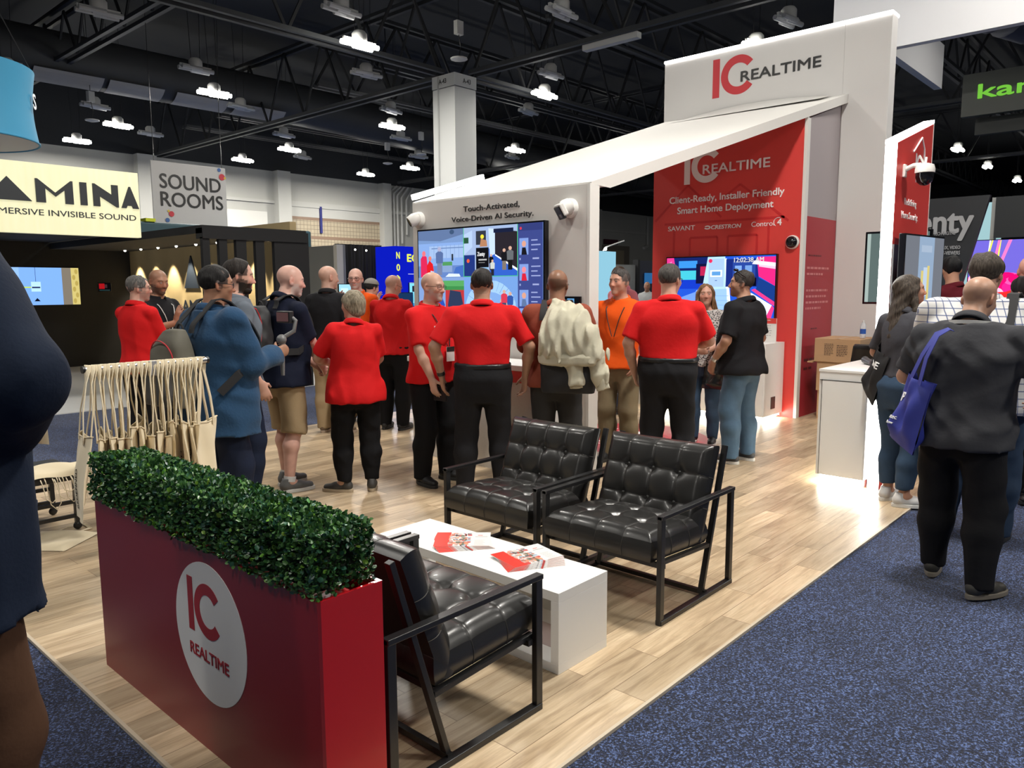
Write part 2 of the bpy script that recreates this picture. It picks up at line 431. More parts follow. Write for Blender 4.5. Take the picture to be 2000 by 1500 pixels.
# conduits on the wall
cd = MB()
for i, x in enumerate((27.45, 27.7, 27.95, 28.25, 28.6)):
    cd.tube([(x, WY - 0.15, 2.6 + 0.5 * i), (x, WY - 0.15, 6.9 - 0.1 * i), (x + 0.5, WY - 0.15, 7.2)], 0.06, 6)
tag(cd.build('conduit_bundle', mat('galvanised_pipe', (0.52, 0.52, 0.50), 0.5), smooth=True), 'bundle of painted conduit pipes running up the hall wall beside a pilaster', 'pipes')
cd = MB(); cd.bar((47.6 + 6, WY - 0.15, 4.9), (47.6 + 6, WY - 0.15, 7.1), 0.12, 0.12); cd.bar((54.6, WY - 0.15, 4.9), (54.6, WY - 0.15, 7.1), 0.12, 0.12); cd.bar((53.6, WY - 0.15, 4.9), (53.0, WY - 0.15, 4.7), 0.2, 0.2)
tag(cd.build('wall_conduit', mat('galvanised_pipe', (0.52, 0.52, 0.50), 0.5)), 'grey conduit drop on the hall wall left of the red booth panel', 'pipes')
tag(MB().box(22.92, 23.04, WY - 0.14, WY - 0.05, 4.43, 5.75).build('hanging_strap', mat('navy_strap', (0.02, 0.025, 0.16), 0.7)), 'narrow blue strap hanging on the hall wall over the tan blocks', 'strap')
d2 = MB(); d2.box(46.9, 51.0, WY - 0.15, WY - 0.05, -0.1, 4.75)
dr = struct(d2.build('door_2', mat('brown_door_frame', (0.19, 0.165, 0.14), 0.6)))
MB().box(47.4, 50.2, WY - 0.2, WY - 0.14, -0.1, 4.4).build('door_panel', mat('tan_door', (0.33, 0.28, 0.2), 0.6), dr)
sg = tag(MB().box(47.7, 49.35, WY - 0.2, WY, 4.82, 5.18).build('door_sign', mat('plum_sign', (0.07, 0.015, 0.035), 0.5)), 'small plum coloured sign above the tan hall door', 'sign')

# ------------------------------------------------------------------ column
colm = empty('column', 'tall square white column lettered A-43 rising behind the screen wall', 'column', (14.47, 15.09, 0))
MB().box(0, 0.78, 0, 0.85, -0.01, 6.88).build('shaft', mat('column_paint', (0.62, 0.635, 0.62), 0.7), colm)
MB().box(-0.012, 0.792, -0.012, 0.862, 6.9, 7.22).build('cap_panel', mat('column_paint', (0.62, 0.635, 0.62), 0.7), colm)
MB().box(-0.03, 0, 0.60, 0.64, 0, 7.2).build('corner_strip', mat('column_strip', (0.46, 0.47, 0.46), 0.7), colm)
bpy.context.view_layer.update()
letters('A-43', faceX(14.455, 15.68, 7.0), 0.28, 0.12, BLACK_TXT, 'lettering', colm, bold=0.01)
letters('A-43', faceY(14.76, 15.075, 7.0), 0.28, 0.12, BLACK_TXT, 'lettering', colm, bold=0.01)

# ------------------------------------------------------------------ roof steel
def truss(name, a, b, z, h, label, web=2.2, w=0.16, group='roof trusses'):
    a = Vector((a[0], a[1], 0)); b = Vector((b[0], b[1], 0)); L = (b - a).length; d = (b - a) / L; s = Vector((d.y, -d.x, 0))
    t = empty(name, label, 'roof beam', (a.x, a.y, z), 0, group)
    ch = MB()
    for k in (-1, 1): ch.bar(s * (0.17 * k), s * (0.17 * k) + d * L, 0.11, 0.10)
    ch.build('bottom_chord', STEEL2, t)
    ch = MB()
    for k in (-1, 1): ch.bar(s * (0.17 * k) + Vector((0, 0, h)), s * (0.17 * k) + d * L + Vector((0, 0, h)), 0.11, 0.10)
    ch.build('top_chord', STEEL, t)
    wb = MB(); n = max(2, int(L / web)); 
    for i in range(n):
        p = d * (L * i / n); q = d * (L * (i + 0.5) / n); r = d * (L * (i + 1) / n); up = Vector((0, 0, h))
        wb.bar(p, q + up, 0.05, 0.07); wb.bar(q + up, r, 0.05, 0.07)
    wb.build('web', mat('dark_web_steel', (0.013, 0.014, 0.016), 0.7), t)
    return t
truss('roof_truss', (14.85, 15.9), (14.85, 33.8), 7.28, 2.2, 'heavy black roof truss running from the A-43 column to the far hall wall')
truss('roof_truss', (-6, 15.6), (14.4, 15.6), 7.28, 2.2, 'heavy black roof truss crossing upper left to the A-43 column')
truss('roof_truss', (15.3, 15.3), (60, 15.3), 7.28, 2.2, 'black roof truss running right from the A-43 column behind the canopy')
truss('roof_truss', (15.1, 15.0), (15.1, -22), 7.28, 2.2, 'heavy black roof truss from the A-43 column to the upper right')
truss('roof_truss', (40.0, -20), (40.0, 33), 7.28, 2.2, 'black roof truss beyond the lit end of the sloped red wall')
truss('roof_truss', (27.5, -20), (27.5, 33), 7.28, 2.2, 'black roof truss seen beyond the tall white tower')
jl = 'thin black bar joist between the roof trusses'
for y in (-18, -12, -6, 1, 6.5, 12.4): truss('bar_joist', (15.2, y), (74, y), 8.2, 1.3, jl, 1.6, 0.1, 'bar joists')
for x in (2.0, 8.5): truss('bar_joist', (x, 15.9), (x, 33.8), 8.2, 1.3, jl, 1.6, 0.1, 'bar joists')
for y in (19.0, 22.2, 28.6, 31.5): truss('bar_joist', (15.0, y), (70, y), 8.2, 1.3, jl, 1.6, 0.1, 'bar joists')

# ducts
dm = mat('black_round_duct', (0.045, 0.047, 0.05), 0.6, var=(0.8, 0.2))
dct = empty('roof_duct', 'long round black duct with pale underside panels crossing under the roof at left', 'duct', (0, 25.6, 8.45))
MB().tube([(-8, 0.2, 0), (17, 0.35, 0), (30, 1.4, -0.15), (45, 2, -0.2)], 0.75, 16).build('pipe', dm, dct, smooth=True)
for i in range(9):
    x = -2.5 + i * 2.05
    MB().grid(lambda u, v, x=x: (x + u * (1.65 + 0.12 * (i % 3)), 0.28 + 0.86 * math.sin(math.radians(-50 + 45 * v)), -0.80 * math.cos(math.radians(-50 + 45 * v))), 1, 6).build('insulation_panel', mat('pale_duct_panel', (0.40, 0.385, 0.36), 0.7), dct)
dct2 = empty('roof_duct', 'fat corrugated grey duct elbow under the roof above the green lettered sign', 'duct', (22, 3.2, 7.6))
for i in range(5):
    a = Vector((0.2 + i * 0.85, 1.4 - i * 0.62, 0.9 - 0.18 * i))
    MB().lathe([(0.62, -0.42), (0.72, -0.34), (0.72, 0.34), (0.62, 0.42)], 20, Matrix.Translation(a) @ Vector((0.85, -0.62, -0.18)).to_track_quat('Z', 'Y').to_matrix().to_4x4()).build('duct_section', mat('blue_grey_duct', (0.085, 0.09, 0.12), 0.5), dct2, smooth=True)

# ------------------------------------------------------------------ hall lamps
HOUS = mat('white_lamp_housing', (0.60, 0.60, 0.58), 0.5)
LENS_ON = emat('lit_lamp_lens', (1.0, 0.97, 0.90), 30.0)
LENS_OFF = mat('unlit_lamp_lens', (0.52, 0.53, 0.53), 0.35)
def highbay(x, y, lit, label, group, rz=0.0, z=LAMP_Z):
    t = empty('high_bay_lamp', label, 'ceiling lamp', (x, y, z), rz, group)
    b = MB(); b.box(-0.42, 0.42, -0.03, 0.03, 0.06, 0.12); b.lathe([(0.17, 0.07), (0.17, 0.24), (0.12, 0.30), (0.03, 0.31)], 14)
    b.build('housing', HOUS, t, smooth=True)
    for k, (dx, dy, ln) in enumerate(((-0.16, -0.14, 0.52), (0.16, -0.05, 0.60), (-0.14, 0.06, 0.60), (0.18, 0.15, 0.50))):
        q = MB(); q.tube([(dx - ln / 2, dy, 0.02), (dx + ln / 2, dy, 0.02)], 0.055, 8)
        q.build('lens', LENS_ON if lit else LENS_OFF, t, smooth=True)
    c = MB(); c.tube([(-0.12, 0, 0.3), (-0.2, 0, 10.195 - z)], 0.008, 5); c.tube([(0.12, 0, 0.3), (0.2, 0, 10.195 - z)], 0.008, 5)
    c.build('cable', BLACK_PL, t)
    return t
lit = [(11.0, 14.5), (10.9, 21.0), (10.75, 27.3), (10.8, 31.2), (17.1, 30.8), (17.1, 27.2), (17.1, 20.9), (23.2, 30.4), (23.4, 27.4), (17.3, 14.4), (23.3, 20.9), (35.4, 8.0), (41.4, 8.1), (23.6, 8.0), (29.5, 14.5), (29.5, 20.9), (29.5, 27.0), (41.5, 14.5), (35.4, 14.5), (48, 8), (48, 14.5), (54, 8), (35.4, 1.7), (41.4, 1.7), (48, 1.7)]
lit += [(a[0], a[1]) for a in HALL_LAMPS if a[2] > 0 and not any(abs(a[0] - q[0]) + abs(a[1] - q[1]) < 0.5 for q in lit)]
for i, (x, y) in enumerate(lit): highbay(x, y, True, 'glowing white high bay lamp hanging from the dark roof', 'lit high bay lamps', random.uniform(-0.15, 0.15))
unl = [(6.73, 17.68), (10.1, 13.9), (10.06, 20.3), (6.69, 23.84), (9.81, 26.6), (13.02, 23.41), (13.4, 17.41), (12.88, 29.8), (13.31, 10.61), (16.58, 20.3), (16.39, 26.4), (19.83, 23.72), (19.63, 30.2), (23.04, 26.4), (16.84, 13.8), (19.8, 17.17), (17.07, 7.31), (28, 4), (33, 5.5), (26, 10.8), (36.5, 4.5), (30.5, 17.5), (26, 23.5)]
for x, y in unl: highbay(x, y, False, 'unlit white high bay lamp of four tubes hanging from the dark roof', 'unlit high bay lamps', random.uniform(-0.2, 0.2), 7.35)
# small hanging speakers / sensors
for x, y, z, r in ((13.0, 13.4, 6.9, 0.0), (9.3, 25.5, 6.7, 0.3), (20.5, 23.3, 6.8, 0.2), (21, 26, 6.8, 0)):
    t = empty('hanging_sensor', 'small white sensor box on a pigtail cable under the roof', 'sensor', (x, y, z), r, 'hanging sensors')
    MB().lathe([(0.04, 0.06), (0.2, 0.03), (0.2, 0.0), (0.05, -0.04)], 10).build('dish', HOUS, t, smooth=True)
    MB().box(-0.1, 0.1, -0.06, 0.06, 0.55, 0.85).build('body', HOUS, t)
    MB().tube([(0, 0, 0.05), (0.06, 0, 0.3), (0, 0, 0.55)], 0.012, 5).build('cable', BLACK_PL, t); MB().tube([(0, 0, 0.85), (0, 0, 10.2 - z)], 0.01, 5).build('drop_wire', BLACK_PL, t)
tb_ = empty('strip_lamp', 'unlit white strip lamp fixed under the roof truss right of the column', 'ceiling lamp', (15.1, 10.6, 7.16))
MB().box(-0.09, 0.09, -0.75, 0.75, -0.05, 0.08).build('housing', HOUS, tb_)

# ------------------------------------------------------------------ hanging signs
def panel_sign(name, label, x0, x1, y, z0, z1, m, th=0.06, cat='sign'):
    t = empty(name, label, cat, ((x0 + x1) / 2, y, z0))
    MB().box(-(x1 - x0) / 2, (x1 - x0) / 2, 0, th, 0, z1 - z0).build('panel', m, t, bevel=0.004)
    bpy.context.view_layer.update()
    return t
def backlit_mat():
    m = bpy.data.materials.new('backlit_yellow_fabric'); m.use_nodes = True; n, l = nodes_of(m)
    b = n['Principled BSDF']; tc = n.new('ShaderNodeTexCoord'); mp = n.new('ShaderNodeMapping'); mp.inputs['Scale'].default_value = (14, 1, 0.7)
    nz = n.new('ShaderNodeTexNoise'); nz.inputs['Scale'].default_value = 1.4; nz.inputs['Detail'].default_value = 3
    r = n.new('ShaderNodeValToRGB'); r.color_ramp.elements[0].color = (0.62, 0.58, 0.34, 1); r.color_ramp.elements[1].color = (0.76, 0.76, 0.50, 1)
    l.new(tc.outputs['Object'], mp.inputs[0]); l.new(mp.outputs[0], nz.inputs['Vector']); l.new(nz.outputs['Fac'], r.inputs['Fac'])
    l.new(r.outputs['Color'], b.inputs['Emission Color']); b.inputs['Emission Strength'].default_value = 0.85
    b.inputs['Base Color'].default_value = (0.5, 0.46, 0.3, 1)
    return m
am = panel_sign('lightbox_sign', 'backlit yellow hanging sign with dark AMINA lettering at far left', 2.55, 4.67, 11.3, 2.37, 3.26, backlit_mat(), 0.12)
ts = MB()
def tri_sign(px0, px1, zb, zt, y): return None
AT = mat('dark_sign_letters', (0.03, 0.035, 0.04), 0.5)
def wall_poly(mb, pts, y, th=0.02): # polygon given as (x,z) on a wall facing -Y
    mb.prism([(p[0], p[1]) for p in pts], 0, th, faceY(0, y, 0))
lt = MB()
wall_poly(lt, [(2.80, 2.77), (3.325, 2.77), (3.06, 3.06)], 11.299, 0.02)                       # solid A
x = 3.37; h0, h1 = 2.765, 3.065
wall_poly(lt, [(3.375, h0), (3.375, h1), (3.40, h1), (3.60, 2.90), (3.79, h1), (3.815, h1), (3.815, h0), (3.715, h0), (3.715, 2.94), (3.605, 2.85), (3.485, 2.95), (3.485, h0)], 11.299)
wall_poly(lt, [(3.90, h0), (3.90, h1), (3.985, h1), (3.985, h0)], 11.299)
wall_poly(lt, [(4.06, h0), (4.06, h1), (4.085, h1), (4.30, 2.93), (4.30, h1), (4.385, h1), (4.385, h0), (4.36, h0), (4.145, 2.90), (4.145, h0)], 11.299)
wall_poly(lt, [(4.42, h0), (4.53, 3.06), (4.55, 3.06), (4.66 - 0.005, h0), (4.575, h0), (4.56, 2.80), (4.50, 2.80), (4.485, h0)], 11.299)
o = lt.build('letters', AT); o.parent = am; o.matrix_parent_inverse = am.matrix_world.inverted()
letters('IMMERSIVE INVISIBLE SOUND', faceY(2.80, 11.296, 2.60), 1.81, 0.075, AT, 'lettering', am, bold=0.012)

def cloth_sign_mat(): return mat('white_banner_fabric', (0.58, 0.57, 0.565), 0.7, bump=(3, 0.2, 0.03))
sr = panel_sign('hanging_banner', 'pale hanging banner reading SOUND ROOMS with coloured dots', 8.6, 10.58, 20.0, 3.32, 4.86, cloth_sign_mat(), 0.03)
_w = MB(); _w.tube([(-.9, .015, 1.54), (-.9, .015, 6.85)], .008, 5); _w.tube([(.9, .015, 1.54), (.9, .015, 6.85)], .008, 5); _w.build('hanging_wire', BLACK_PL, sr)
letters('SOUND', faceY(8.80, 19.985, 4.20), 1.62, 0.36, BLACK_TXT, 'lettering', sr, bold=0.012)
letters('ROOMS', faceY(8.80, 19.985, 3.75), 1.66, 0.36, BLACK_TXT, 'lettering', sr, bold=0.012)
def disc(mbm, cx, cz, r, y, n=24): mbm.poly([(cx + r * math.cos(2 * PI * k / n), y, cz + r * math.sin(2 * PI * k / n)) for k in range(n)])
def dots(parent, lst, name, col, y):
    b = MB()
    for cx, cz, r in lst: disc(b, cx, cz, r, y)
    o = b.build(name, mat('print_' + name, col, 0.6)); o.parent = parent; o.matrix_parent_inverse = parent.matrix_world.inverted()
bpy.context.view_layer.update()
dots(sr, [(10.47, 4.62, 0.085), (9.05, 3.56, 0.07)], 'red_dot', (0.6, 0.05, 0.07), 19.982)
dots(sr, [(10.40, 4.80, 0.05), (8.94, 3.40, 0.055)], 'blue_dot', (0.06, 0.14, 0.36), 19.983)
dots(sr, [(10.55, 4.60, 0.03), (8.98, 3.63, 0.03)], 'yellow_dot', (0.7, 0.5, 0.05), 19.981)

# blue drum sign hanging at the top left
dr_ = empty('hanging_drum_sign', 'big blue hanging drum sign cut by the left edge of the picture', 'sign', (2.25, 10.05, 3.2))
MB().grid(lambda u, v: ((0.80 - 0.04 * math.sin(PI * v)) * math.cos(2 * PI * u), (0.80 - 0.04 * math.sin(PI * v)) * math.sin(2 * PI * u), 0.04 + 0.76 * v), 48, 8, cu=True).build('fabric_skin', mat('blue_sign_fabric', (0.035, 0.26, 0.45), 0.7), dr_, smooth='all')
MB().lathe([(0.79, 0.04), (0.01, 0.04)], 48, cap=False).build('underside', mat('white_sign_lining', (0.6, 0.6, 0.6), 0.7), dr_)
MB().tube([(0.8 * math.cos(2 * PI * k / 48), 0.8 * math.sin(2 * PI * k / 48), 0.04) for k in range(48)], 0.012, 6, closed=True).build('rim', mat('blue_sign_fabric', (0.035, 0.26, 0.45), 0.7), dr_, smooth=True)
c_ = MB()
for k in range(3): c_.tube([(0.78 * math.cos(k * 2.1 - 0.3), 0.78 * math.sin(k * 2.1 - 0.3), 0.8), (0, 0, 2.6), (0, 0, 6.9)], 0.006, 4)
c_.build('cable', BLACK_PL, dr_)
bpy.context.view_layer.update()
_a = math.radians(-31)
letters('S', frame((2.25 + 0.79 * math.cos(_a), 10.05 + 0.79 * math.sin(_a), 3.60), (-math.sin(_a), math.cos(_a), 0), (0, 0, 1)), 0.10, 0.16, WHITE_TXT, 'lettering', dr_, bold=0.02)

# tall white hanging sign ring behind the tower, and the dark green-lettered box sign
wb = empty('hanging_box_sign', 'huge plain white hanging sign behind the tall tower at upper right', 'sign', (13.0, 0.5, 5.25))
MB().box(0, 0.15, -4.0, 4.33, 0, 1.5).build('front_panel', mat('hung_white_panel', (0.84, 0.84, 0.86), 0.6), wb)
MB().box(0.15, 6.0, 4.18, 4.33, 0.6, 1.5).build('side_panel', mat('hung_white_panel', (0.84, 0.84, 0.86), 0.6), wb)
kn = empty('hanging_box_sign', 'dark hanging box sign with bright green letters at the right edge', 'sign', (15.0, 1.7, 4.45))
MB().box(0, 0.12, -2.2, 1.68, 0, 0.68).build('front_panel', mat('olive_black_panel', (0.062, 0.068, 0.058), 0.5), kn)
MB().box(0.3, 0.42, -2.2, 1.52, -0.27, 0.0).build('lower_panel', mat('olive_black_low', (0.022, 0.025, 0.023), 0.6), kn)
bpy.context.view_layer.update()
letters('kan', faceX(14.985, 3.14, 4.715), 0.78, 0.22, emat('green_letters_lit', (0.20, 0.62, 0.06), 0.8), 'lettering', kn, bold=0.035)
# ------------------------------------------------------------------ black demonstration booth at the left rear
BW = mat('matt_black_wall', (0.008, 0.008, 0.009), 0.8)
TANW = mat('tan_felt_wall', (0.40, 0.31, 0.165), 0.9, var=(6, 0.05))
bk = empty('demo_room_booth', 'black walled demo booth with tan felt side wall and row of ceiling spots', 'booth', (6.5, 14.6, 0))
def bpart(mb, name, m, parent=bk, **k):
    o = mb.build(name, m, None, **k); o.parent = parent; o.matrix_parent_inverse = Matrix.Translation(-parent.location); return o
bpart(MB().box(2.0, 7.25, 18.0, 18.15, 0, 2.9), 'back_wall', BW)
bpart(MB().box(7.15, 7.27, 11.45, 18.0, 0, 2.75), 'side_wall', TANW)
roof = MB(); roof.box(5.56, 7.36, 11.3, 18.0, 2.48, 2.60); bpart(roof, 'canopy', BW)
bpart(MB().box(2.0, 5.56, 13.5, 18.0, 2.62, 2.72), 'canopy', BW)
posts = [(5.56, 5.67), (5.82, 5.95), (6.10, 6.27), (6.43, 6.58), (6.76, 7.13)]
for a, b in posts: bpart(MB().box(a, b, 11.3, 11.38, 0, 2.42), 'post', BW)
bpart(MB().box(5.56, 7.36, 11.28, 11.5, 2.40, 2.56), 'header', BW)
bpart(MB().box(7.28, 7.40, 11.3, 13.0, 0, 2.56), 'corner_panel', BW)
bpart(MB().box(7.13, 7.28, 11.3, 11.42, 0, 2.56), 'corner_panel', BW)
spot_em = emat('spot_lens', (1, 0.95, 0.85), 12)
for i in range(8):
    y = 11.75 + i * 0.82
    bpart(MB().sphere((6.86, y, 2.475), 0.025, 10, 6), 'spot_lamp', spot_em, smooth=True)
    _l = bpy.data.lights.new('booth_spot', 'SPOT'); _l.energy = 190; _l.spot_size = math.radians(62); _l.spot_blend = 0.6; _l.color = (1.0, 0.86, 0.62); _l.shadow_soft_size = 0.03
    _o = bpy.data.objects.new('booth_spot', _l); _o.location = (6.84, y, 2.44); COL.objects.link(_o)
    _o.rotation_euler = Vector((0.26, 0, -1)).to_track_quat('-Z', 'Y').to_euler()
NAVY_L = mat('navy_letters', (0.015, 0.022, 0.035), 0.5)
lg = MB(); lg.prism([(0, 0), (0.62, 0), (0.31, 0.64)], 0, 0.03, faceX(7.15, 15.34, 1.66)); bpart(lg, 'triangle_mark', NAVY_L)
bpy.context.view_layer.update()
letters('AMINA', faceX(7.13, 15.5, 1.18), 1.45, 0.24, NAVY_L, 'lettering', bk, bold=0.03)

# the booth's wall screen
def screen_thing(name, label, cat, M, w, h, th, painter, bez=0.012, group=None):
    """a flat display; M maps x right, y up, z towards the viewer; painter(mb) fills 0..1 x 0..1 via quads"""
    t = bpy.data.objects.new(name, None); COL.objects.link(t); t.empty_display_size = 0.1; t.matrix_world = M; tag(t, label, cat, group)
    MB().box(-bez, w + bez, -bez, h + bez, -th, 0).build('bezel', GLASS_BLK, t, bevel=0.003)
    sc_ = MB(); painter(Pic(sc_, w, h)); sc_.build('display', SCREEN, t)
    bpy.context.view_layer.update()
    return t
class Pic:
    def __init__(s, mb, w, h): s.mb, s.w, s.h, s.z = mb, w, h, 0.0008
    def col(s, c): s.mb.cc = tuple((x / 255.0) ** 2.2 for x in c)
    def poly(s, pts, c):
        s.col(c); s.z += 0.00006; s.mb.poly([(min(1, max(0, x)) * s.w, min(1, max(0, y)) * s.h, s.z) for x, y in pts])
    def rect(s, x0, y0, x1, y1, c): s.poly([(x0, y0), (x1, y0), (x1, y1), (x0, y1)], c)
    def ell(s, cx, cy, rx, ry, c, n=14): s.poly([(cx + rx * math.cos(2 * PI * k / n), cy + ry * math.sin(2 * PI * k / n)) for k in range(n)], c)
    def figure(s, cx, y0, h, shirt, legs=(40, 40, 50), skin=(200, 160, 140), asp=1.78):
        w = h * 0.30 / asp
        s.rect(cx - w * 0.42, y0, cx + w * 0.42, y0 + h * 0.5, legs)
        s.poly([(cx - w * 0.6, y0 + h * 0.42), (cx + w * 0.6, y0 + h * 0.42), (cx + w * 0.65, y0 + h * 0.78), (cx + w * 0.2, y0 + h * 0.85), (cx - w * 0.2, y0 + h * 0.85), (cx - w * 0.65, y0 + h * 0.78)], shirt)
        s.ell(cx, y0 + h * 0.92, w * 0.32, h * 0.085, skin)
def pic_amina(p):
    p.rect(0, 0, 1, 1, (120, 165, 235)); p.rect(0, 0, 0.12, 1, (140, 180, 240)); p.rect(0.74, 0, 0.88, 1, (120, 112, 100)); p.rect(0.88, 0, 1, 1, (196, 180, 110))
    p.rect(0, 0.46, 0.30, 0.49, (190, 215, 60)); p.rect(0.28, 0.36, 0.42, 0.62, (175, 215, 245)); p.rect(0.29, 0.45, 0.41, 0.49, (40, 50, 90)); p.rect(0.348, 0.62, 0.354, 1, (40, 50, 90))
    p.poly([(0.31, 0.10), (0.40, 0.10), (0.355, 0.19)], (20, 25, 40))
    for i in range(6): p.ell(0.92 + 0.04 * (i % 2), 0.1 + 0.16 * i, 0.025, 0.07, (170, 150, 80))
screen_thing('wall_screen', 'wide blue screen on the black demo booth wall at far left', 'screen', faceY(4.8, 17.99, 1.33), 1.27, 0.77, 0.05, pic_amina)
def pic_small(p):
    p.rect(0, 0, 1, 1, (14, 14, 16)); p.rect(0.08, 0.3, 0.5, 0.9, (150, 25, 30)); p.rect(0.5, 0.4, 0.7, 0.8, (60, 40, 44)); p.rect(0.1, 0.1, 0.9, 0.2, (40, 60, 60))
screen_thing('wall_tablet', 'small dark tablet with a red picture on the black booth wall', 'tablet', faceY(6.44, 17.99, 1.60), 0.27, 0.19, 0.02, pic_small, 0.006)

# teal portal booth behind it
TEAL = mat('dark_teal_wall', (0.028, 0.075, 0.095), 0.6)
te = empty('portal_booth', 'dark teal booth wall with striped frame behind the black demo booth', 'booth', (10, 19.0, 0))
bpart(MB().box(7.6, 12.55, 19.0, 19.5, 0, 3.25), 'wall', TEAL, te, bevel=0.05)
bpart(MB().box(11.2, 12.15, 18.9, 18.99, 0.2, 2.85), 'recess', mat('deep_teal_recess', (0.012, 0.03, 0.04), 0.6), te)
sb = MB(); sb.box(11.2, 12.12, 18.87, 18.92, 2.62, 2.90); bpart(sb, 'stripe_band', mat('sky_blue_band', (0.10, 0.30, 0.50), 0.5), te)
for i in range(9):
    z = 2.5 - i * 0.26
    bpart(MB().prism([(11.93, z - 0.2), (12.10, z - 0.08), (12.10, z + 0.06), (11.93, z - 0.06)], 0, 0.02, faceY(0, 18.89, 0)), 'stripe', mat('pale_blue_stripe', (0.20, 0.42, 0.62), 0.5), te)
rr = MB(); rr.prism([(0.14 * math.copysign(abs(math.cos(a)) ** 0.5, math.cos(a)), 0.36 * math.copysign(abs(math.sin(a)) ** 0.6, math.sin(a))) for a in [2 * PI * k / 28 for k in range(28)]], 0, 0.02, faceY(11.45, 18.88, 1.95))
bpart(rr, 'rounded_emblem', mat('lilac_emblem', (0.30, 0.34, 0.60), 0.5), te)
for i, (a, b) in enumerate(((7.97, 8.2), (11.25, 11.52))):
    tag(MB().box(a, b, 18.98, 19.35, 3.252, 3.33).build('yellow_cap', mat('lime_tape', (0.55, 0.62, 0.02), 0.5)), ('lime yellow pad on top of the teal booth under the SOUND ROOMS banner', 'lime yellow pad on top of the teal booth near the tan blocks')[i], 'pad')

# black curtain booth
CURT = mat('black_drape', (0.012, 0.012, 0.014), 0.85)
cb = empty('drape_booth', 'pipe and drape stall with black curtain left of the blue sign', 'booth', (10.6, 14.0, 0))
bpart(MB().grid(lambda u, v: (10.07 + 1.27 * u, 14.35 + 0.035 * math.sin(u * 75) + 0.02 * math.sin(u * 31 + 1), 0.02 + 2.60 * v), 120, 3), 'curtain', CURT, cb, smooth='all')
bpart(MB().box(9.86, 10.02, 14.0, 14.12, 0, 2.58), 'post', mat('pale_stall_post', (0.45, 0.45, 0.44), 0.6), cb)
bpart(MB().box(10.02, 10.10, 14.02, 16.0, 0, 2.58), 'side_panel', mat('grey_stall_panel', (0.16, 0.17, 0.18), 0.5), cb)
for i in range(3):
    bpart(MB().sphere((10.12 + 0.3 * i, 14.1, 2.50 - 0.01 * i), 0.02, 8, 6), 'spot_lamp', spot_em, cb)
# black back wall and gear left of the stall
bb = empty('dark_backdrop', 'dark backdrop with leaning pale poles between the teal booth and the curtain', 'backdrop', (9.4, 16, 0))
bpart(MB().box(9.2, 12.3, 17.2, 17.3, 0, 2.45), 'drape', BW, bb)
bpart(MB().bar((10.6, 16.2, 0), (10.5, 16.6, 2.35), 0.05, 0.05), 'pole', mat('pale_pole', (0.4, 0.4, 0.4), 0.5), bb)
def pic_laptop(p):
    p.rect(0, 0, 1, 1, (150, 205, 225)); p.rect(0.1, 0.2, 0.5, 0.8, (190, 225, 235)); p.rect(0.55, 0.3, 0.9, 0.5, (120, 180, 205))
_s = screen_thing('stall_screen', 'small pale screen glowing right of the person in black polo', 'screen', faceY(8.9, 12.6, 1.36), 0.42, 0.36, 0.03, pic_laptop)
MB().bar((.21, .05, -.05), (.21, -1.36, -.05), .05, .04, (0, 0, 1)).build('stand', BLACK_PL, _s)
def pic_dark(p):
    p.rect(0, 0, 1, 1, (28, 52, 84)); p.ell(0.5, 0.5, 0.05, 0.09, (40, 110, 160))
_s = screen_thing('stall_monitor', 'dark blue monitor behind the person in orange polo and glasses', 'screen', faceY(9.36, 11.6, 1.23), 0.55, 0.32, 0.03, pic_dark)
MB().bar((.28, .05, -.05), (.28, -1.23, -.05), .05, .04, (0, 0, 1)).build('stand', BLACK_PL, _s)

# blue stall sign
bs = empty('blue_stall_sign', 'bright blue stall wall with yellow ECAV lettering left of the screen wall', 'booth', (11.9, 13.2, 0))
BLUE = emat('backlit_blue_panel', (0.004, 0.012, 0.55), 0.9)
bpart(MB().box(10.98, 12.6, 13.2, 13.3, 0, 2.55), 'wall', BLUE, bs)
bpart(MB().box(10.82, 10.96, 13.22, 13.9, 0, 2.55), 'side_wall', BLUE, bs)
bpy.context.view_layer.update()
YEL = emat('yellow_letters', (0.80, 0.85, 0.10), 1.0)
letters('ECAV', faceY(11.12, 13.17, 2.22), 0.66, 0.16, YEL, 'lettering', bs, bold=0.05)
letters('AV D', faceY(11.30, 13.17, 2.02), 0.40, 0.12, emat('white_letters_lit', (0.8, 0.85, 1), 0.9), 'lettering', bs)
bpart(MB().box(11.16, 11.75, 13.18, 13.2, 1.945, 1.955), 'rule', emat('white_letters_lit', (0.8, 0.85, 1), 0.9), bs)
for i, z in enumerate((2.28, 2.02, 1.78)): letters("N0)"[i], faceY(10.84, 13.2, z), 0.09, 0.14, YEL, 'lettering', bs, bold=0.03)
def pic_map(p):
    p.rect(0, 0, 1, 1, (120, 205, 235)); p.rect(0.1, 0.62, 0.75, 0.85, (235, 242, 245)); p.rect(0.1, 0.62, 0.2, 0.88, (40, 40, 50)); p.rect(0, 0, 1, 0.12, (60, 130, 190))
    for i in range(9): p.rect(0.08 + 0.1 * i, 0.2 + 0.03 * (i % 3), 0.14 + 0.1 * i, 0.5 - 0.04 * (i % 2), (90, 180, 215))
screen_thing('stall_screen', 'pale cyan screen on the blue stall beside the ECAV lettering', 'screen', faceY(11.15, 13.15, 1.25), 0.75, 0.5, 0.03, pic_map)

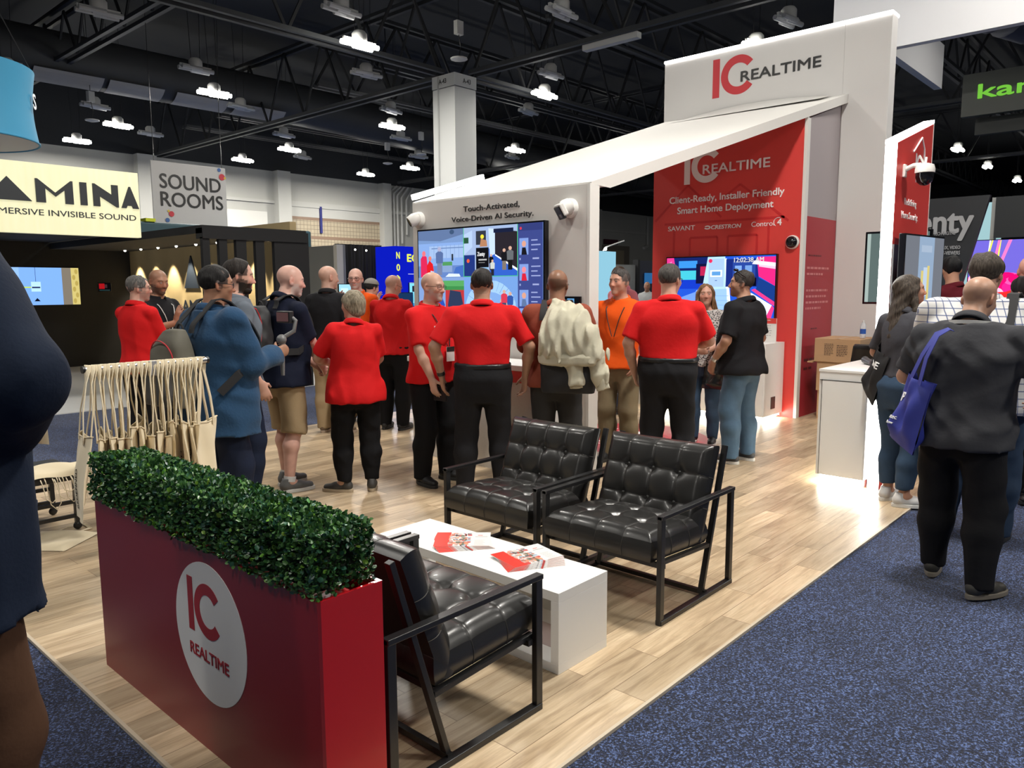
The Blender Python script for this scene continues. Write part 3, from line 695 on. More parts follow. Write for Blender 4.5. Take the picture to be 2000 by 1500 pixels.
# stalls seen between the screen wall and the red panel
lb = empty('backlit_banner', 'glowing pale blue banner with an arm lamp beyond the screen wall', 'banner', (19.6, 14, 0))
bpart(MB().box(18.6, 20.33, 14.0, 14.08, 0.3, 2.74), 'panel', emat('glowing_pale_blue', (0.30, 0.62, 0.78), 0.9), lb)
bpart(MB().tube([(19.6, 13.98, 2.74), (19.65, 13.9, 2.86), (20.05, 13.5, 3.05)], 0.02, 6), 'lamp_arm', HOUS, lb)
bpart(MB().sphere((19.62, 13.9, 2.80), 0.05, 10, 6), 'lamp_head', emat('arm_lamp', (0.9, 0.97, 1), 14), lb)
gp = tag(MB().box(20.33, 21.45, 14.0, 14.08, 0, 2.35).build('grey_stall_panel', mat('stall_grey', (0.40, 0.41, 0.39), 0.6)), 'plain grey stall panel right of the glowing blue banner', 'panel')
nb = empty('navy_stall_wall', 'navy stall wall with a small bright picture left of the red panel', 'booth', (22.3, 14, 0))
bpart(MB().box(21.56, 23.2, 14.0, 14.1, 0, 2.5), 'wall', mat('navy_panel', (0.008, 0.014, 0.04), 0.5), nb)
bpart(MB().box(21.45, 21.56, 13.9, 14.1, 0, 2.52), 'post', BLACK_PL, nb)
bpart(MB().box(22.0, 22.45, 13.96, 14.0, 1.75, 2.1), 'picture', emat('blue_picture', (0.03, 0.16, 0.40), 0.7), nb)

# ------------------------------------------------------------------ right hand aisle booths
zb = empty('leaning_banner', 'black raked banner with big grey lettering ending in enty at right', 'banner', (12.0, 2.9, 0))
zm = mat('black_banner', (0.018, 0.02, 0.024), 0.6)
pr = MB(); pr.prism([(0, 0), (0.49, 0), (1.13, 2.84), (0, 2.84)], -0.08, 0, faceX(12.0, 3.42, 0)); bpart(pr, 'panel', zm, zb)
bpy.context.view_layer.update()
GTX = mat('grey_banner_letters', (0.40, 0.40, 0.41), 0.5)
letters('Zenty', faceX(11.98, 3.40, 2.26), 0.93, 0.42, GTX, 'lettering', zb, bold=0.03)
letters('A-TECH DIGITAL', faceX(11.98, 2.98, 2.335), 0.31, 0.045, GTX, 'lettering', zb, bold=0.01)
letters('HDMI MATRIX, VIDEO', faceX(11.98, 3.03, 2.135), 0.43, 0.05, GTX, 'lettering', zb, bold=0.02)
letters('AND MULTI-VIEWERS', faceX(11.98, 3.03, 2.065), 0.43, 0.05, GTX, 'lettering', zb, bold=0.02)
sp_ = MB(); small_print(sp_, faceX(11.98, 2.95, 1.985), 0.34, 2, 0.05, 3); bpart(sp_, 'small_print', GTX, zb)
def pic_ky(p):
    p.rect(0, 0, 1, 1, (110, 100, 205)); rnd = random.Random(4)
    for i in range(16):
        x = rnd.random(); c = [(240, 235, 90), (250, 250, 235), (90, 225, 110), (235, 120, 190)][i % 4]; w = 0.010 + 0.022 * rnd.random(); t = rnd.uniform(-.15, .15)
        p.poly([(x, 1), (x + w, 1), (x + w + t, 0.25), (x + t, 0.25)], c)
    for i in range(60): p.ell(rnd.random(), 0.30 * rnd.random() + 0.22 * math.sin(rnd.random() * 3), 0.05 + 0.05 * rnd.random(), 0.06 + 0.06 * rnd.random(), [(255, 40, 140), (255, 90, 170), (235, 20, 110), (255, 190, 215)][i % 4])
    for k in range(28):
        a = 2 * PI * k / 28; a2 = a + 2 * PI / 28; rx, ry = 0.085, 0.11; cx, cy = 0.56, 0.80
        p.poly([(cx + rx * math.cos(a), cy + ry * math.sin(a)), (cx + rx * math.cos(a2), cy + ry * math.sin(a2)), (cx + rx * .86 * math.cos(a2), cy + ry * .86 * math.sin(a2)), (cx + rx * .86 * math.cos(a), cy + ry * .86 * math.sin(a))], (240, 240, 250))
    p.poly([(0.535, 0.74), (0.55, 0.74), (0.55, 0.86), (0.535, 0.86)], (240, 240, 250)); p.poly([(0.55, 0.80), (0.58, 0.86), (0.595, 0.86), (0.565, 0.80), (0.595, 0.74), (0.58, 0.74)], (240, 240, 250))
kyt = screen_thing('video_wall', 'bright pink and violet video wall with an oval logo at the right edge', 'screen', faceX(14.0, 2.90, 1.35), 1.7, 0.99, 0.06, pic_ky)
letters('KYSTAR', faceX(13.985, 2.09, 2.02), 0.30, 0.07, emat('white_letters_lit2', (0.9, 0.9, 1), 1.0), 'lettering', kyt, bold=0.02)
ub = empty('dark_stall_header', 'dark stall header with pale sky panel above the pink video wall', 'booth', (14.5, 2, 0))
bpart(MB().box(14.05, 14.2, 0.3, 2.60, 2.38, 3.0), 'header', mat('charcoal_header', (0.02, 0.022, 0.024), 0.5), ub)
bpart(MB().box(14.1, 14.25, 2.60, 2.66, 2.34, 3.0), 'frame_post', mat('pale_frame', (0.40, 0.40, 0.38), 0.5), ub)
bpart(MB().box(14.3, 14.35, 2.55, 3.4, 1.2, 2.95), 'sky_panel', emat('pale_sky_panel', (0.42, 0.68, 0.72), 0.8), ub)
# ------------------------------------------------------------------ tall white tower with portal
TOW = mat('tower_white_fabric', (0.66, 0.645, 0.63), 0.7, bump=(2.0, 0.05, 0.02), var=(1.2, 0.02))
tw = empty('booth_tower', 'tall white booth tower with red and black lettering above the canopy', 'booth wall', (10.6, 4.8, 0))
bpart(MB().box(10.53, 10.75, 3.19, 3.757, 0, 4.98), 'pillar', TOW, tw, bevel=0.006)
bpart(MB().box(10.53, 10.75, 3.757, 6.40, 4.06, 4.98), 'header', TOW, tw)
bpart(MB().box(10.53, 10.75, 5.84, 6.40, 0, 4.06), 'pillar', TOW, tw)
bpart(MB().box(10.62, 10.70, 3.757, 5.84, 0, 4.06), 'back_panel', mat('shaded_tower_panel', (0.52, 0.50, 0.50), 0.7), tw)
bpart(MB().box(10.515, 10.77, 3.185, 6.405, 4.98, 5.012), 'led_strip', LED, tw)
bpy.context.view_layer.update()
def to_parent(o, p):
    o.parent = p; o.matrix_parent_inverse = p.matrix_world.inverted(); return o
logo_ic(faceX(10.527, 5.60, 4.345), 0.535, RED_TXT, tw, 'logo')
letters('REALTIME', faceX(10.520, 5.165, 4.508), 1.12, 0.135, BLACK_TXT, 'lettering', tw, bold=0.022)

# red graphic wall with its return
rw = empty('graphic_wall', 'red graphic wall with white Client-Ready lettering under the canopy', 'booth wall', (9.5, 4.8, 0))
bpart(MB().box(9.45, 9.52, 3.79, 5.885, 0, 3.655), 'panel', RED_PRINT, rw)
bpart(MB().box(9.44, 9.53, 3.752, 3.79, 0, 3.655), 'edge_trim', GREY_PL, rw)
bpart(MB().box(9.53, 10.52, 3.755, 3.80, 0, 2.50), 'return_panel', RED_SHADED, rw)
_b = MB(); _b.prism([(9.53, 2.50), (10.53, 2.50), (10.53, 3.97), (9.53, 3.66)], -0.04, 0, faceY(0, 3.76, 0)); bpart(_b, 'upper_return_panel', mat('shaded_white_return', (0.36, 0.32, 0.33), 0.7), rw)  # white return wall, its shade put into the mauve grey colour
bpy.context.view_layer.update()
logo_ic(faceX(9.447, 5.41, 3.01), 0.44, WHITE_TXT, rw, 'logo')
letters('REALTIME', faceX(9.440, 5.13, 3.125), 0.92, 0.115, WHITE_TXT, 'lettering', rw, bold=0.022)
letters('Client-Ready, Installer Friendly', faceX(9.445, 5.625, 2.745), 1.61, 0.115, WHITE_TXT, 'lettering', rw, bold=0.016)
letters('Smart Home Deployment', faceX(9.445, 5.50, 2.60), 1.35, 0.115, WHITE_TXT, 'lettering', rw, bold=0.016)
letters('SAVANT', faceX(9.445, 5.64, 2.405), 0.41, 0.062, WHITE_TXT, 'lettering', rw, bold=0.006)
letters('CRESTRON', faceX(9.445, 4.99, 2.40), 0.42, 0.05, WHITE_TXT, 'lettering', rw, bold=0.03, shear=0.15)
cm = MB()
for k in range(24):
    a, a2 = 2 * PI * k / 24, 2 * PI * (k + 1) / 24
    if 10 <= k <= 12: continue
    cm.poly([(9.444, 5.045 - 0.048 * math.cos(a), 2.425 + 0.026 * math.sin(a)), (9.444, 5.045 - 0.048 * math.cos(a2), 2.425 + 0.026 * math.sin(a2)), (9.444, 5.045 - 0.026 * math.cos(a2), 2.425 + 0.010 * math.sin(a2)), (9.444, 5.045 - 0.026 * math.cos(a), 2.425 + 0.010 * math.sin(a))])
bpart(cm, 'swirl_mark', WHITE_TXT, rw)
letters('Control', faceX(9.445, 4.43, 2.40), 0.30, 0.062, WHITE_TXT, 'lettering', rw)
letters('4', faceX(9.445, 4.09, 2.40), 0.055, 0.08, WHITE_TXT, 'lettering', rw, bold=0.02)
ca = MB(); ca.tube([(9.444, 4.075 - 0.06 * math.cos(math.radians(a)), 2.44 + 0.055 * math.sin(math.radians(a))) for a in range(70, 250, 15)], 0.004, 5)
bpart(ca, 'arc_mark', WHITE_TXT, rw)
# faint tone-on-tone house drawing on the red wall
HOUSE = mat('red_print_tone', (0.54, 0.022, 0.025), 0.45)
hs = MB(); F = faceX(9.4485, 0, 0)
def hbar(y0, z0, y1, z1, w=0.03): hs.bar((9.4485, y0, z0), (9.4485, y1, z1), w, 0.002, up=(1, 0, 0))
hbar(5.85, 2.55, 5.35, 3.0); hbar(5.35, 3.0, 4.85, 2.55); hbar(5.7, 2.5, 4.0, 2.5); hbar(5.0, 2.68, 4.6, 2.95); hbar(4.6, 2.95, 3.95, 2.45); hbar(5.55, 2.45, 5.55, 2.05); hbar(4.2, 2.45, 4.2, 2.05)
hbar(5.3, 2.3, 4.9, 2.3); hbar(5.3, 2.3, 5.3, 2.06); hbar(4.9, 2.3, 4.9, 2.06); hbar(4.75, 2.3, 4.35, 2.3); hbar(4.75, 2.3, 4.75, 2.06); hbar(4.35, 2.3, 4.35, 2.06)
bpart(hs, 'house_drawing', HOUSE, rw)
rp = MB(); small_print(rp, faceY(9.62, 3.753, 2.02), 0.75, 1, 0.05, 2); bpart(rp, 'dark_print', mat('dark_print', (0.11, 0.008, 0.012), 0.5), rw)
rp = MB(); small_print(rp, faceY(9.60, 3.753, 1.86), 0.80, 2, 0.075, 5, fill=0.95); small_print(rp, faceY(9.60, 3.753, 1.58), 0.80, 4, 0.075, 9, fill=0.95); bpart(rp, 'pink_print', mat('pink_print', (0.60, 0.20, 0.20), 0.5), rw)
rp = MB(); small_print(rp, faceY(9.8, 3.753, 1.10), 0.36, 1, 0.045, 2); small_print(rp, faceY(9.62, 3.753, 0.70), 0.5, 2, 0.11, 6, thick=0.3); bpart(rp, 'dark_print', mat('dark_print', (0.11, 0.008, 0.012), 0.5), rw)

def cth(u): return 0.018 + 0.092 * min(1.0, u / 0.05)
# sloping canopy between the screen wall and the tower
cn = empty('canopy', 'white sloping fabric canopy rising from the screen wall to the tower', 'canopy', (8.0, 5.2, 2.5))
def cs(u, v):  # u along X, v along Y
    x = 5.475 + (10.53 - 5.475) * u; yr = 4.03 + (3.675 - 4.03) * u; yl = 6.38
    z = 2.548 + 1.552 * u + 0.03 * v * u
    return (x, yr + (yl - yr) * v, z)
q = MB(); q.grid(lambda u, v: cs(u, v), 30, 8); q.grid(lambda u, v: (cs(u, 1 - v)[0], cs(u, 1 - v)[1], cs(u, 1 - v)[2] - cth(u)), 30, 8)
for v in (0, 1): q.grid(lambda u, w, v=v: (cs(u, v)[0], cs(u, v)[1], cs(u, v)[2] - cth(u) * (1 - w if v else w)), 60, 1)
q.grid(lambda v, w: (cs(0, v)[0], cs(0, v)[1], cs(0, v)[2] - cth(0) * (1 - w)), 8, 1)
q.grid(lambda v, w: (cs(1, v)[0], cs(1, v)[1], cs(1, v)[2] - 0.11 * w), 8, 1)
bpart(q, 'fabric', mat('canopy_white', (0.68, 0.665, 0.635), 0.65, bump=(0.8, 0.1, 0.05)), cn)
bpart(MB().bar((5.47, 6.36, 2.60), (6.52, 6.36, 2.915), 0.06, 0.055), 'led_strip', LED, cn)
wd = MB()
for i in range(9): wd.grid(lambda u, v, i=i: (10.52 - 0.02 * u, 6.0 - 1.4 * u, 4.09 + 0.0 * v), 1, 1)
# wrinkled fabric lip where the canopy meets the tower
bpart(MB().grid(lambda u, v: (10.50 - 0.30 * v, 6.1 - 2.2 * u, 4.100 + 0.075 * (1 - v) ** 2 * math.sin(PI * u) - 0.085 * v + 0.012), 24, 6), 'fabric_lip', mat('canopy_white', (0.76, 0.74, 0.70), 0.65), cn, smooth='all')

# ------------------------------------------------------------------ screen wall
sw = empty('screen_wall', 'grey white wall lettered Touch-Activated around a big split screen', 'booth wall', (5.5, 5.2, 0))
bpart(MB().box(5.45, 5.58, 4.055, 6.352, 0, 2.53), 'panel', GREY_LAM, sw)
bpart(MB().box(5.447, 5.585, 4.025, 4.055, 0, 2.535), 'edge_trim', mat('pale_edge_trim', (0.72, 0.71, 0.68), 0.45), sw)
bpy.context.view_layer.update()
letters('Touch-Activated,', faceX(5.447, 5.58, 2.385), 0.745, 0.062, BLACK_TXT, 'lettering', sw, bold=0.006)
letters('Voice-Driven AI Security.', faceX(5.447, 5.75, 2.285), 1.085, 0.066, BLACK_TXT, 'lettering', sw, bold=0.006)
def pic_quad(p):
    SK = (205, 150, 130)
    p.rect(0, 0, 1, 1, (96, 122, 176))
    # top left: pale hall with two red shirts
    p.rect(0, 0.5, 0.395, 1, (126, 158, 212)); p.rect(0, 0.86, 0.395, 1, (112, 140, 186)); p.poly([(0, 1), (0.395, 1), (0.395, 0.94), (0.2, 0.88), (0, 0.9)], (92, 112, 150))
    p.rect(0.1, 0.70, 0.395, 0.83, (150, 176, 216)); p.rect(0, 0.5, 0.395, 0.62, (96, 124, 182)); p.poly([(0.30, 0.5), (0.395, 0.5), (0.395, 0.62), (0.33, 0.6)], (66, 102, 178))
    for i in range(7): p.rect(0.14 + 0.036 * i, 0.70, 0.143 + 0.036 * i, 0.84, (116, 142, 188))
    p.rect(0.12, 0.80, 0.395, 0.81, (100, 124, 168)); p.ell(0.30, 0.97, 0.02, 0.025, (60, 80, 110)); p.rect(0.215, 0.62, 0.30, 0.66, (78, 140, 88)); p.rect(0.215, 0.55, 0.3, 0.62, (126, 150, 190)); p.rect(0.295, 0.67, 0.31, 0.74, (46, 52, 60))
    p.poly([(0.02, 0.5), (0.02, 0.70), (0.045, 0.745), (0.075, 0.72), (0.09, 0.5)], (206, 44, 84)); p.ell(0.05, 0.755, 0.016, 0.03, (226, 110, 120))
    p.poly([(0.08, 0.5), (0.075, 0.62), (0.10, 0.68), (0.13, 0.64), (0.145, 0.5)], (208, 34, 40)); p.ell(0.105, 0.70, 0.014, 0.026, (214, 120, 104)); p.poly([(0.1, 0.5), (0.11, 0.57), (0.14, 0.56), (0.16, 0.5)], (178, 190, 214))
    p.figure(0.19, 0.52, 0.30, (84, 104, 150), (110, 120, 150), (160, 160, 190)); p.poly([(0.24, 0.5), (0.27, 0.535), (0.36, 0.53), (0.37, 0.5)], (206, 218, 238))
    # top middle: aisle with black banner
    p.rect(0.40, 0.5, 0.82, 1, (150, 170, 206)); p.rect(0.40, 0.5, 0.49, 0.72, (38, 54, 116)); p.ell(0.435, 0.66, 0.012, 0.02, (220, 90, 60))
    p.poly([(0.40, 0.72), (0.40, 0.93), (0.47, 0.97), (0.47, 0.80)], (168, 190, 222)); p.rect(0.50, 0.82, 0.58, 0.96, (52, 56, 66)); p.ell(0.55, 0.9, 0.014, 0.022, (232, 210, 60)); p.rect(0.40, 0.84, 0.44, 0.90, (44, 80, 60)); p.poly([(0.53, 0.80), (0.59, 0.80), (0.585, 0.86), (0.54, 0.88)], (170, 120, 90))
    p.poly([(0.58, 0.5), (0.66, 0.5), (0.66, 0.75), (0.58, 0.72)], (150, 160, 180)); p.poly([(0.60, 0.78), (0.82, 0.60), (0.82, 0.5), (0.61, 0.5)], (52, 92, 188))
    p.poly([(0.65, 0.72), (0.82, 0.57), (0.82, 0.93), (0.65, 0.97)], (44, 40, 46)); p.poly([(0.65, 0.705), (0.82, 0.545), (0.82, 0.57), (0.65, 0.72)], (226, 232, 240)); p.poly([(0.61, 0.70), (0.65, 0.72), (0.65, 0.97), (0.60, 0.98)], (188, 208, 236))
    p.poly([(0.50, 0.5), (0.60, 0.5), (0.60, 0.79), (0.50, 0.79)], (24, 24, 28)); p.rect(0.535, 0.53, 0.60, 0.59, (140, 180, 220)); p.rect(0.52, 0.66, 0.585, 0.675, (170, 170, 170)); p.rect(0.52, 0.635, 0.57, 0.642, (120, 120, 120))
    p.figure(0.62, 0.56, 0.16, (26, 26, 28)); p.figure(0.63, 0.505, 0.16, (190, 196, 190)); p.figure(0.72, 0.56, 0.21, (30, 30, 34), (120, 110, 100)); p.figure(0.765, 0.56, 0.23, (96, 100, 104), (28, 28, 30)); p.rect(0.64, 0.93, 0.79, 0.97, (30, 36, 60))
    for x0, y0, x1, y1 in ((0.398, 0.496, 0.402, 1), (0.818, 0.496, 0.822, 1), (0.398, 0.496, 0.822, 0.502)): p.rect(x0, y0, x1, y1, (70, 190, 110))
    # bottom left: navy shirt over an armchair
    p.rect(0, 0, 0.40, 0.494, (122, 150, 200)); p.rect(0.22, 0.36, 0.40, 0.44, (62, 132, 74)); p.rect(0.22, 0.40, 0.40, 0.46, (84, 156, 92)); p.poly([(0.24, 0.06), (0.24, 0.36), (0.40, 0.36), (0.40, 0.06)], (176, 56, 60))
    p.poly([(0.26, 0.20), (0.28, 0.36), (0.37, 0.34), (0.40, 0.16), (0.38, 0.08), (0.28, 0.08)], (48, 58, 84)); p.poly([(0.265, 0.06), (0.39, 0.06), (0.40, 0.16), (0.275, 0.18)], (36, 44, 66)); p.rect(0.24, 0, 0.40, 0.05, (180, 200, 232))
    p.poly([(0.08, 0.0), (0.09, 0.24), (0.15, 0.34), (0.20, 0.32), (0.235, 0.20), (0.19, 0.0)], (46, 78, 168)); p.ell(0.135, 0.38, 0.03, 0.07, (168, 166, 208)); p.poly([(0.16, 0.12), (0.20, 0.02), (0.22, 0.04), (0.18, 0.16)], (156, 150, 196)); p.poly([(0.19, 0.4), (0.175, 0.49), (0.205, 0.44), (0.215, 0.30)], (204, 218, 240))
    # bottom middle: fisheye overview
    p.rect(0.40, 0, 0.82, 0.494, (110, 150, 210)); p.ell(0.61, 0.16, 0.20, 0.30, (152, 190, 232), 24); p.ell(0.61, 0.12, 0.16, 0.22, (120, 158, 214), 24); p.ell(0.61, 0.06, 0.18, 0.17, (168, 196, 230), 24)
    for k in range(12): a = math.radians(20 + 12 * k); p.poly([(0.61 + 0.13 * math.cos(a), 0.16 + 0.2 * math.sin(a)), (0.61 + 0.135 * math.cos(a), 0.16 + 0.2 * math.sin(a)), (0.61 + 0.20 * math.cos(a), 0.16 + 0.31 * math.sin(a)), (0.61 + 0.195 * math.cos(a), 0.16 + 0.31 * math.sin(a))], (92, 124, 178))
    for x, y, c in ((0.56, 0.08, (196, 30, 40)), (0.57, 0.22, (120, 140, 170)), (0.70, 0.05, (208, 40, 70)), (0.745, 0.02, (214, 40, 60)), (0.765, 0.12, (50, 80, 150)), (0.72, 0.14, (200, 60, 80)), (0.60, 0.10, (150, 180, 220))): p.figure(x, y, 0.22, c, (60, 70, 100))
    p.rect(0.45, 0.20, 0.53, 0.24, (80, 150, 110)); p.rect(0.45, 0.04, 0.54, 0.14, (60, 80, 120))
    # right column: list of faces
    p.rect(0.825, 0, 1, 1, (60, 70, 128)); p.rect(0.825, 0.93, 1, 1, (52, 60, 112)); p.ell(0.845, 0.955, 0.008, 0.014, (200, 60, 80))
    for i, y in enumerate((0.70, 0.45, 0.20, 0.02)):
        p.rect(0.835, y, 0.90, y + 0.16, (120, 146, 206)); p.ell(0.868, y + 0.105, 0.015, 0.03, SK if i != 1 else (226, 130, 140)); p.poly([(0.85, y), (0.855, y + 0.07), (0.88, y + 0.07), (0.89, y)], ((30, 30, 36), (200, 40, 60), (90, 110, 150), (160, 80, 130))[i])
        for j in range(3): p.rect(0.92, y + 0.04 + 0.045 * j, 0.965 + 0.02 * ((i + j) % 2), y + 0.052 + 0.045 * j, (140, 150, 196))
        p.rect(0.93, y - 0.045, 0.975, y - 0.03, (150, 158, 200)); p.rect(0.835, y - 0.05, 0.845, y - 0.03, (140, 150, 196))
tv = screen_thing('wall_screen', 'big split view touch screen showing the show floor under the Touch-Activated lettering', 'screen', faceX(5.39, 6.20, 1.285), 1.70, 0.945, 0.06, pic_quad, 0.016)
letters('Zenty', faceX(5.3865, 5.33, 1.94), 0.10, 0.05, emat('white_screen_letters', (0.8, 0.8, 0.8), 0.9), 'lettering', tv, bold=0.02)
def turret(x, y, z, aim, label, rect=False):
    t = empty('turret_camera', label, 'security camera', (x, y, z))
    R = Vector((-1, 0, 0)).to_track_quat('Z', 'Y').to_matrix().to_4x4()
    MB().lathe([(0.085, 0), (0.085, 0.02), (0.075, 0.045), (0.055, 0.055)], 24, R).build('base', GREY_PL, t, smooth=True)
    A = Vector(aim).normalized(); c = Vector((-0.075, 0, 0))
    Q = Matrix.Translation(c) @ A.to_track_quat('Z', 'Y').to_matrix().to_4x4()
    if rect:
        b = MB(); b.lathe([(0.03, -0.06), (0.065, -0.05), (0.072, 0.0), (0.066, 0.03)], 20, Q); b.build('ball', GREY_PL, t, smooth=True)
        b = MB(); b.prism([(-0.085, -0.055), (0.085, -0.055), (0.085, 0.06), (-0.085, 0.06)], 0.02, 0.07, Q); b.build('hood', GREY_PL, t, bevel=0.012)
        b = MB(); b.prism([(-0.078, -0.075), (0.078, -0.075), (0.078, 0.045), (-0.078, 0.045)], 0.05, 0.078, Q); b.build('lens_plate', BLACK_PL, t, bevel=0.008)
        b = MB(); b.prism([(-0.01, -0.055), (0.05, -0.055), (0.05, -0.025), (-0.01, -0.025)], 0.078, 0.08, Q); b.build('lens', mat('grey_lens', (0.3, 0.3, 0.3), 0.2), t)
    else:
        MB().lathe([(0.02, -0.08), (0.058, -0.05), (0.068, 0.0), (0.060, 0.05), (0.052, 0.062)], 22, Q).build('ball', GREY_PL, t, smooth=True)
        MB().lathe([(0.050, 0.055), (0.050, 0.064), (0.02, 0.067)], 22, Q).build('lens', GLASS_BLK, t, smooth=True)
turret(5.45, 6.24, 2.355, (-1.0, 0.55, -0.62), 'white ball security camera on the left end of the screen wall')
turret(5.45, 4.235, 2.335, (-0.8, 0.55, -0.55), 'white security camera with a square black face right of the Touch-Activated lettering', True)
def pic_tab(p):
    p.rect(0, 0, 1, 1, (20, 22, 26)); p.rect(0.33, 0.1, 0.72, 0.95, (96, 150, 200)); p.ell(0.5, 0.45, 0.1, 0.14, (200, 140, 130)); p.rect(0.36, 0.1, 0.6, 0.35, (90, 80, 90))
screen_thing('wall_tablet', 'small black tablet panel on the right edge of the screen wall', 'tablet', faceX(5.43, 4.32, 1.42), 0.20, 0.135, 0.02, pic_tab, 0.012)

# demo counter in front of it
ct = empty('demo_counter', 'white demo counter with a red band standing before the screen wall', 'counter', (5.1, 5.0, 0))
bpart(MB().box(4.98, 5.38, 4.27, 5.86, 0, 0.82), 'body', mat('speckled_white', (0.66, 0.65, 0.62), 0.5, var=(60, 0.07)), ct)
bpart(MB().box(4.965, 5.40, 4.25, 5.88, 0.82, 0.925), 'red_band', RED_PRINT, ct)
bpart(MB().box(4.95, 5.42, 4.23, 5.90, 0.925, 0.975), 'top', WHITE_LAM, ct, bevel=0.004)
tag(MB().box(5.05, 5.2, 5.05, 5.25, 0.977, 1.02).build('keypad', mat('dark_grey_keypad', (0.05, 0.05, 0.055), 0.4), bevel=0.006), 'small dark keypad lying on the demo counter', 'keypad')

# ------------------------------------------------------------------ sloped lit wall and white counter
lw = empty('lit_end_wall', 'red wall with sloped top edged by a glowing white light strip at right', 'booth wall', (7.0, 1.92, 0))
b = MB(); b.prism([(6.5, 0), (7.47, 0), (7.47, 3.02), (6.5, 2.74)], -0.085, 0, faceY(0, 1.885, 0)); bpart(b, 'panel', RED_PRINT, lw)
bpart(MB().box(6.48, 6.50, 1.884, 1.966, 0, 2.74), 'led_strip', emat('led_edge_light', (1.0, 0.98, 0.95), 14.0), lw)
b = MB(); b.prism([(6.48, 2.735), (7.48, 3.03), (7.48, 3.055), (6.48, 2.765)], -0.083, 0.002, faceY(0, 1.885, 0)); bpart(b, 'led_strip', emat('led_edge_light', (1.0, 0.98, 0.95), 14.0), lw)
bpart(MB().box(7.47, 7.485, 1.883, 1.972, 0, 3.03), 'edge_trim', GREY_PL, lw)
bpart(MB().box(6.515, 7.46, 1.872, 1.885, 0.95, 1.97), 'black_backboard', BLACK_PL, lw)
bpy.context.view_layer.update()
letters('Redefining', faceY(6.76, 1.883, 2.275), 0.33, 0.07, WHITE_TXT, 'lettering', lw)
letters('Home Security.', faceY(6.70, 1.883, 2.165), 0.45, 0.075, WHITE_TXT, 'lettering', lw)
letters('HOME', faceY(7.03, 1.883, 2.49), 0.21, 0.055, WHITE_TXT, 'lettering', lw)
logo_ic(faceY(7.0, 1.884, 2.57), 0.15, WHITE_TXT, lw, 'logo')
h = MB(); h.tube([(6.92, 1.882, 2.72), (7.14, 1.882, 2.86), (7.20, 1.882, 2.80), (7.22, 1.882, 2.78), (7.26, 1.882, 2.57)], 0.008, 5); bpart(h, 'house_outline', WHITE_TXT, lw)
pz = empty('dome_camera', 'white armed security camera with black dome on the sloped red wall', 'security camera', (6.69, 1.885, 2.545))
MB().box(-0.03, 0.03, -0.02, 0, -0.05, 0.05).build('wall_plate', GREY_PL, pz, bevel=0.006)
MB().tube([(0, -0.015, 0.01), (0, -0.07, 0.035), (0, -0.13, 0.03)], [0.02, 0.018, 0.024], 12).build('arm', GREY_PL, pz, smooth=True)
_D = Matrix.Translation((0, -0.155, 0)) @ Matrix.Scale(0.62, 4)
MB().lathe([(0.04, 0.07), (0.10, 0.05), (0.115, 0.0), (0.115, -0.045), (0.10, -0.05)], 24, _D).build('housing', GREY_PL, pz, smooth=True)
MB().lathe([(0.105, -0.05), (0.105, -0.10), (0.085, -0.16), (0.045, -0.195), (0.002, -0.205)], 24, _D).build('dome', GLASS_BLK, pz, smooth=True)
MB().tube([(0, -0.155, 0.03), (0.02, -0.155, 0.09)], 0.009, 8).build('antenna', GREY_PL, pz, smooth=True); MB().tube([(0, -0.15, 0.03), (-0.03, -0.12, 0.10)], 0.008, 8).build('antenna', GREY_PL, pz, smooth=True)
def pic_vid(p):
    p.rect(0, 0, 1, 1, (104, 108, 116)); p.rect(0.34, 0, 0.74, 1, (132, 152, 176)); p.rect(0.42, 0.1, 0.48, 0.6, (196, 180, 110)); p.rect(0.58, 0.2, 0.64, 0.66, (196, 180, 110)); p.rect(0.48, 0.3, 0.58, 0.64, (170, 186, 206)); p.rect(0.4, 0.82, 0.68, 0.9, (150, 166, 186))
screen_thing('wall_screen', 'grey landscape screen on the sloped red wall behind the long haired woman', 'screen', frame((6.56, 1.80, 1.36), (1, -0.10, 0), (0, 0, 1)), 0.80, 0.68, 0.05, pic_vid, 0.014)
cn2 = empty('reception_counter', 'white counter glowing underneath beside the lit end wall', 'counter', (7.0, 2.15, 0.08))
bpart(MB().box(6.41, 7.53, 1.976, 2.362, 0.08, 0.945), 'body', WHITE_LAM, cn2)
bpart(MB().box(6.405, 7.54, 1.975, 2.368, 0.945, 0.968), 'top', WHITE_LAM, cn2, bevel=0.003)
bpart(MB().box(6.402, 6.41, 1.985, 2.335, 0.085, 0.875), 'door', WHITE_LAM, cn2)
gp_ = MB(); gp_.box(6.4005, 6.4095, 2.335, 2.339, 0.085, 0.882); gp_.box(6.4005, 6.4095, 1.985, 2.355, 0.877, 0.881); bpart(gp_, 'door_gap', BLACK_PL, cn2)
bpart(MB().box(6.50, 7.45, 2.0, 2.30, 0.0, 0.08), 'plinth', mat('plinth_white', (0.7, 0.7, 0.7), 0.5), cn2)
bpart(MB().box(6.44, 6.455, 2.0, 2.34, 0.055, 0.078), 'led_strip', emat('led_plinth_light', (1.0, 0.95, 0.82), 60.0), cn2)
bpart(MB().box(6.46, 7.45, 2.335, 2.345, 0.055, 0.078), 'led_strip', emat('led_plinth_light', (1.0, 0.95, 0.82), 60.0), cn2)
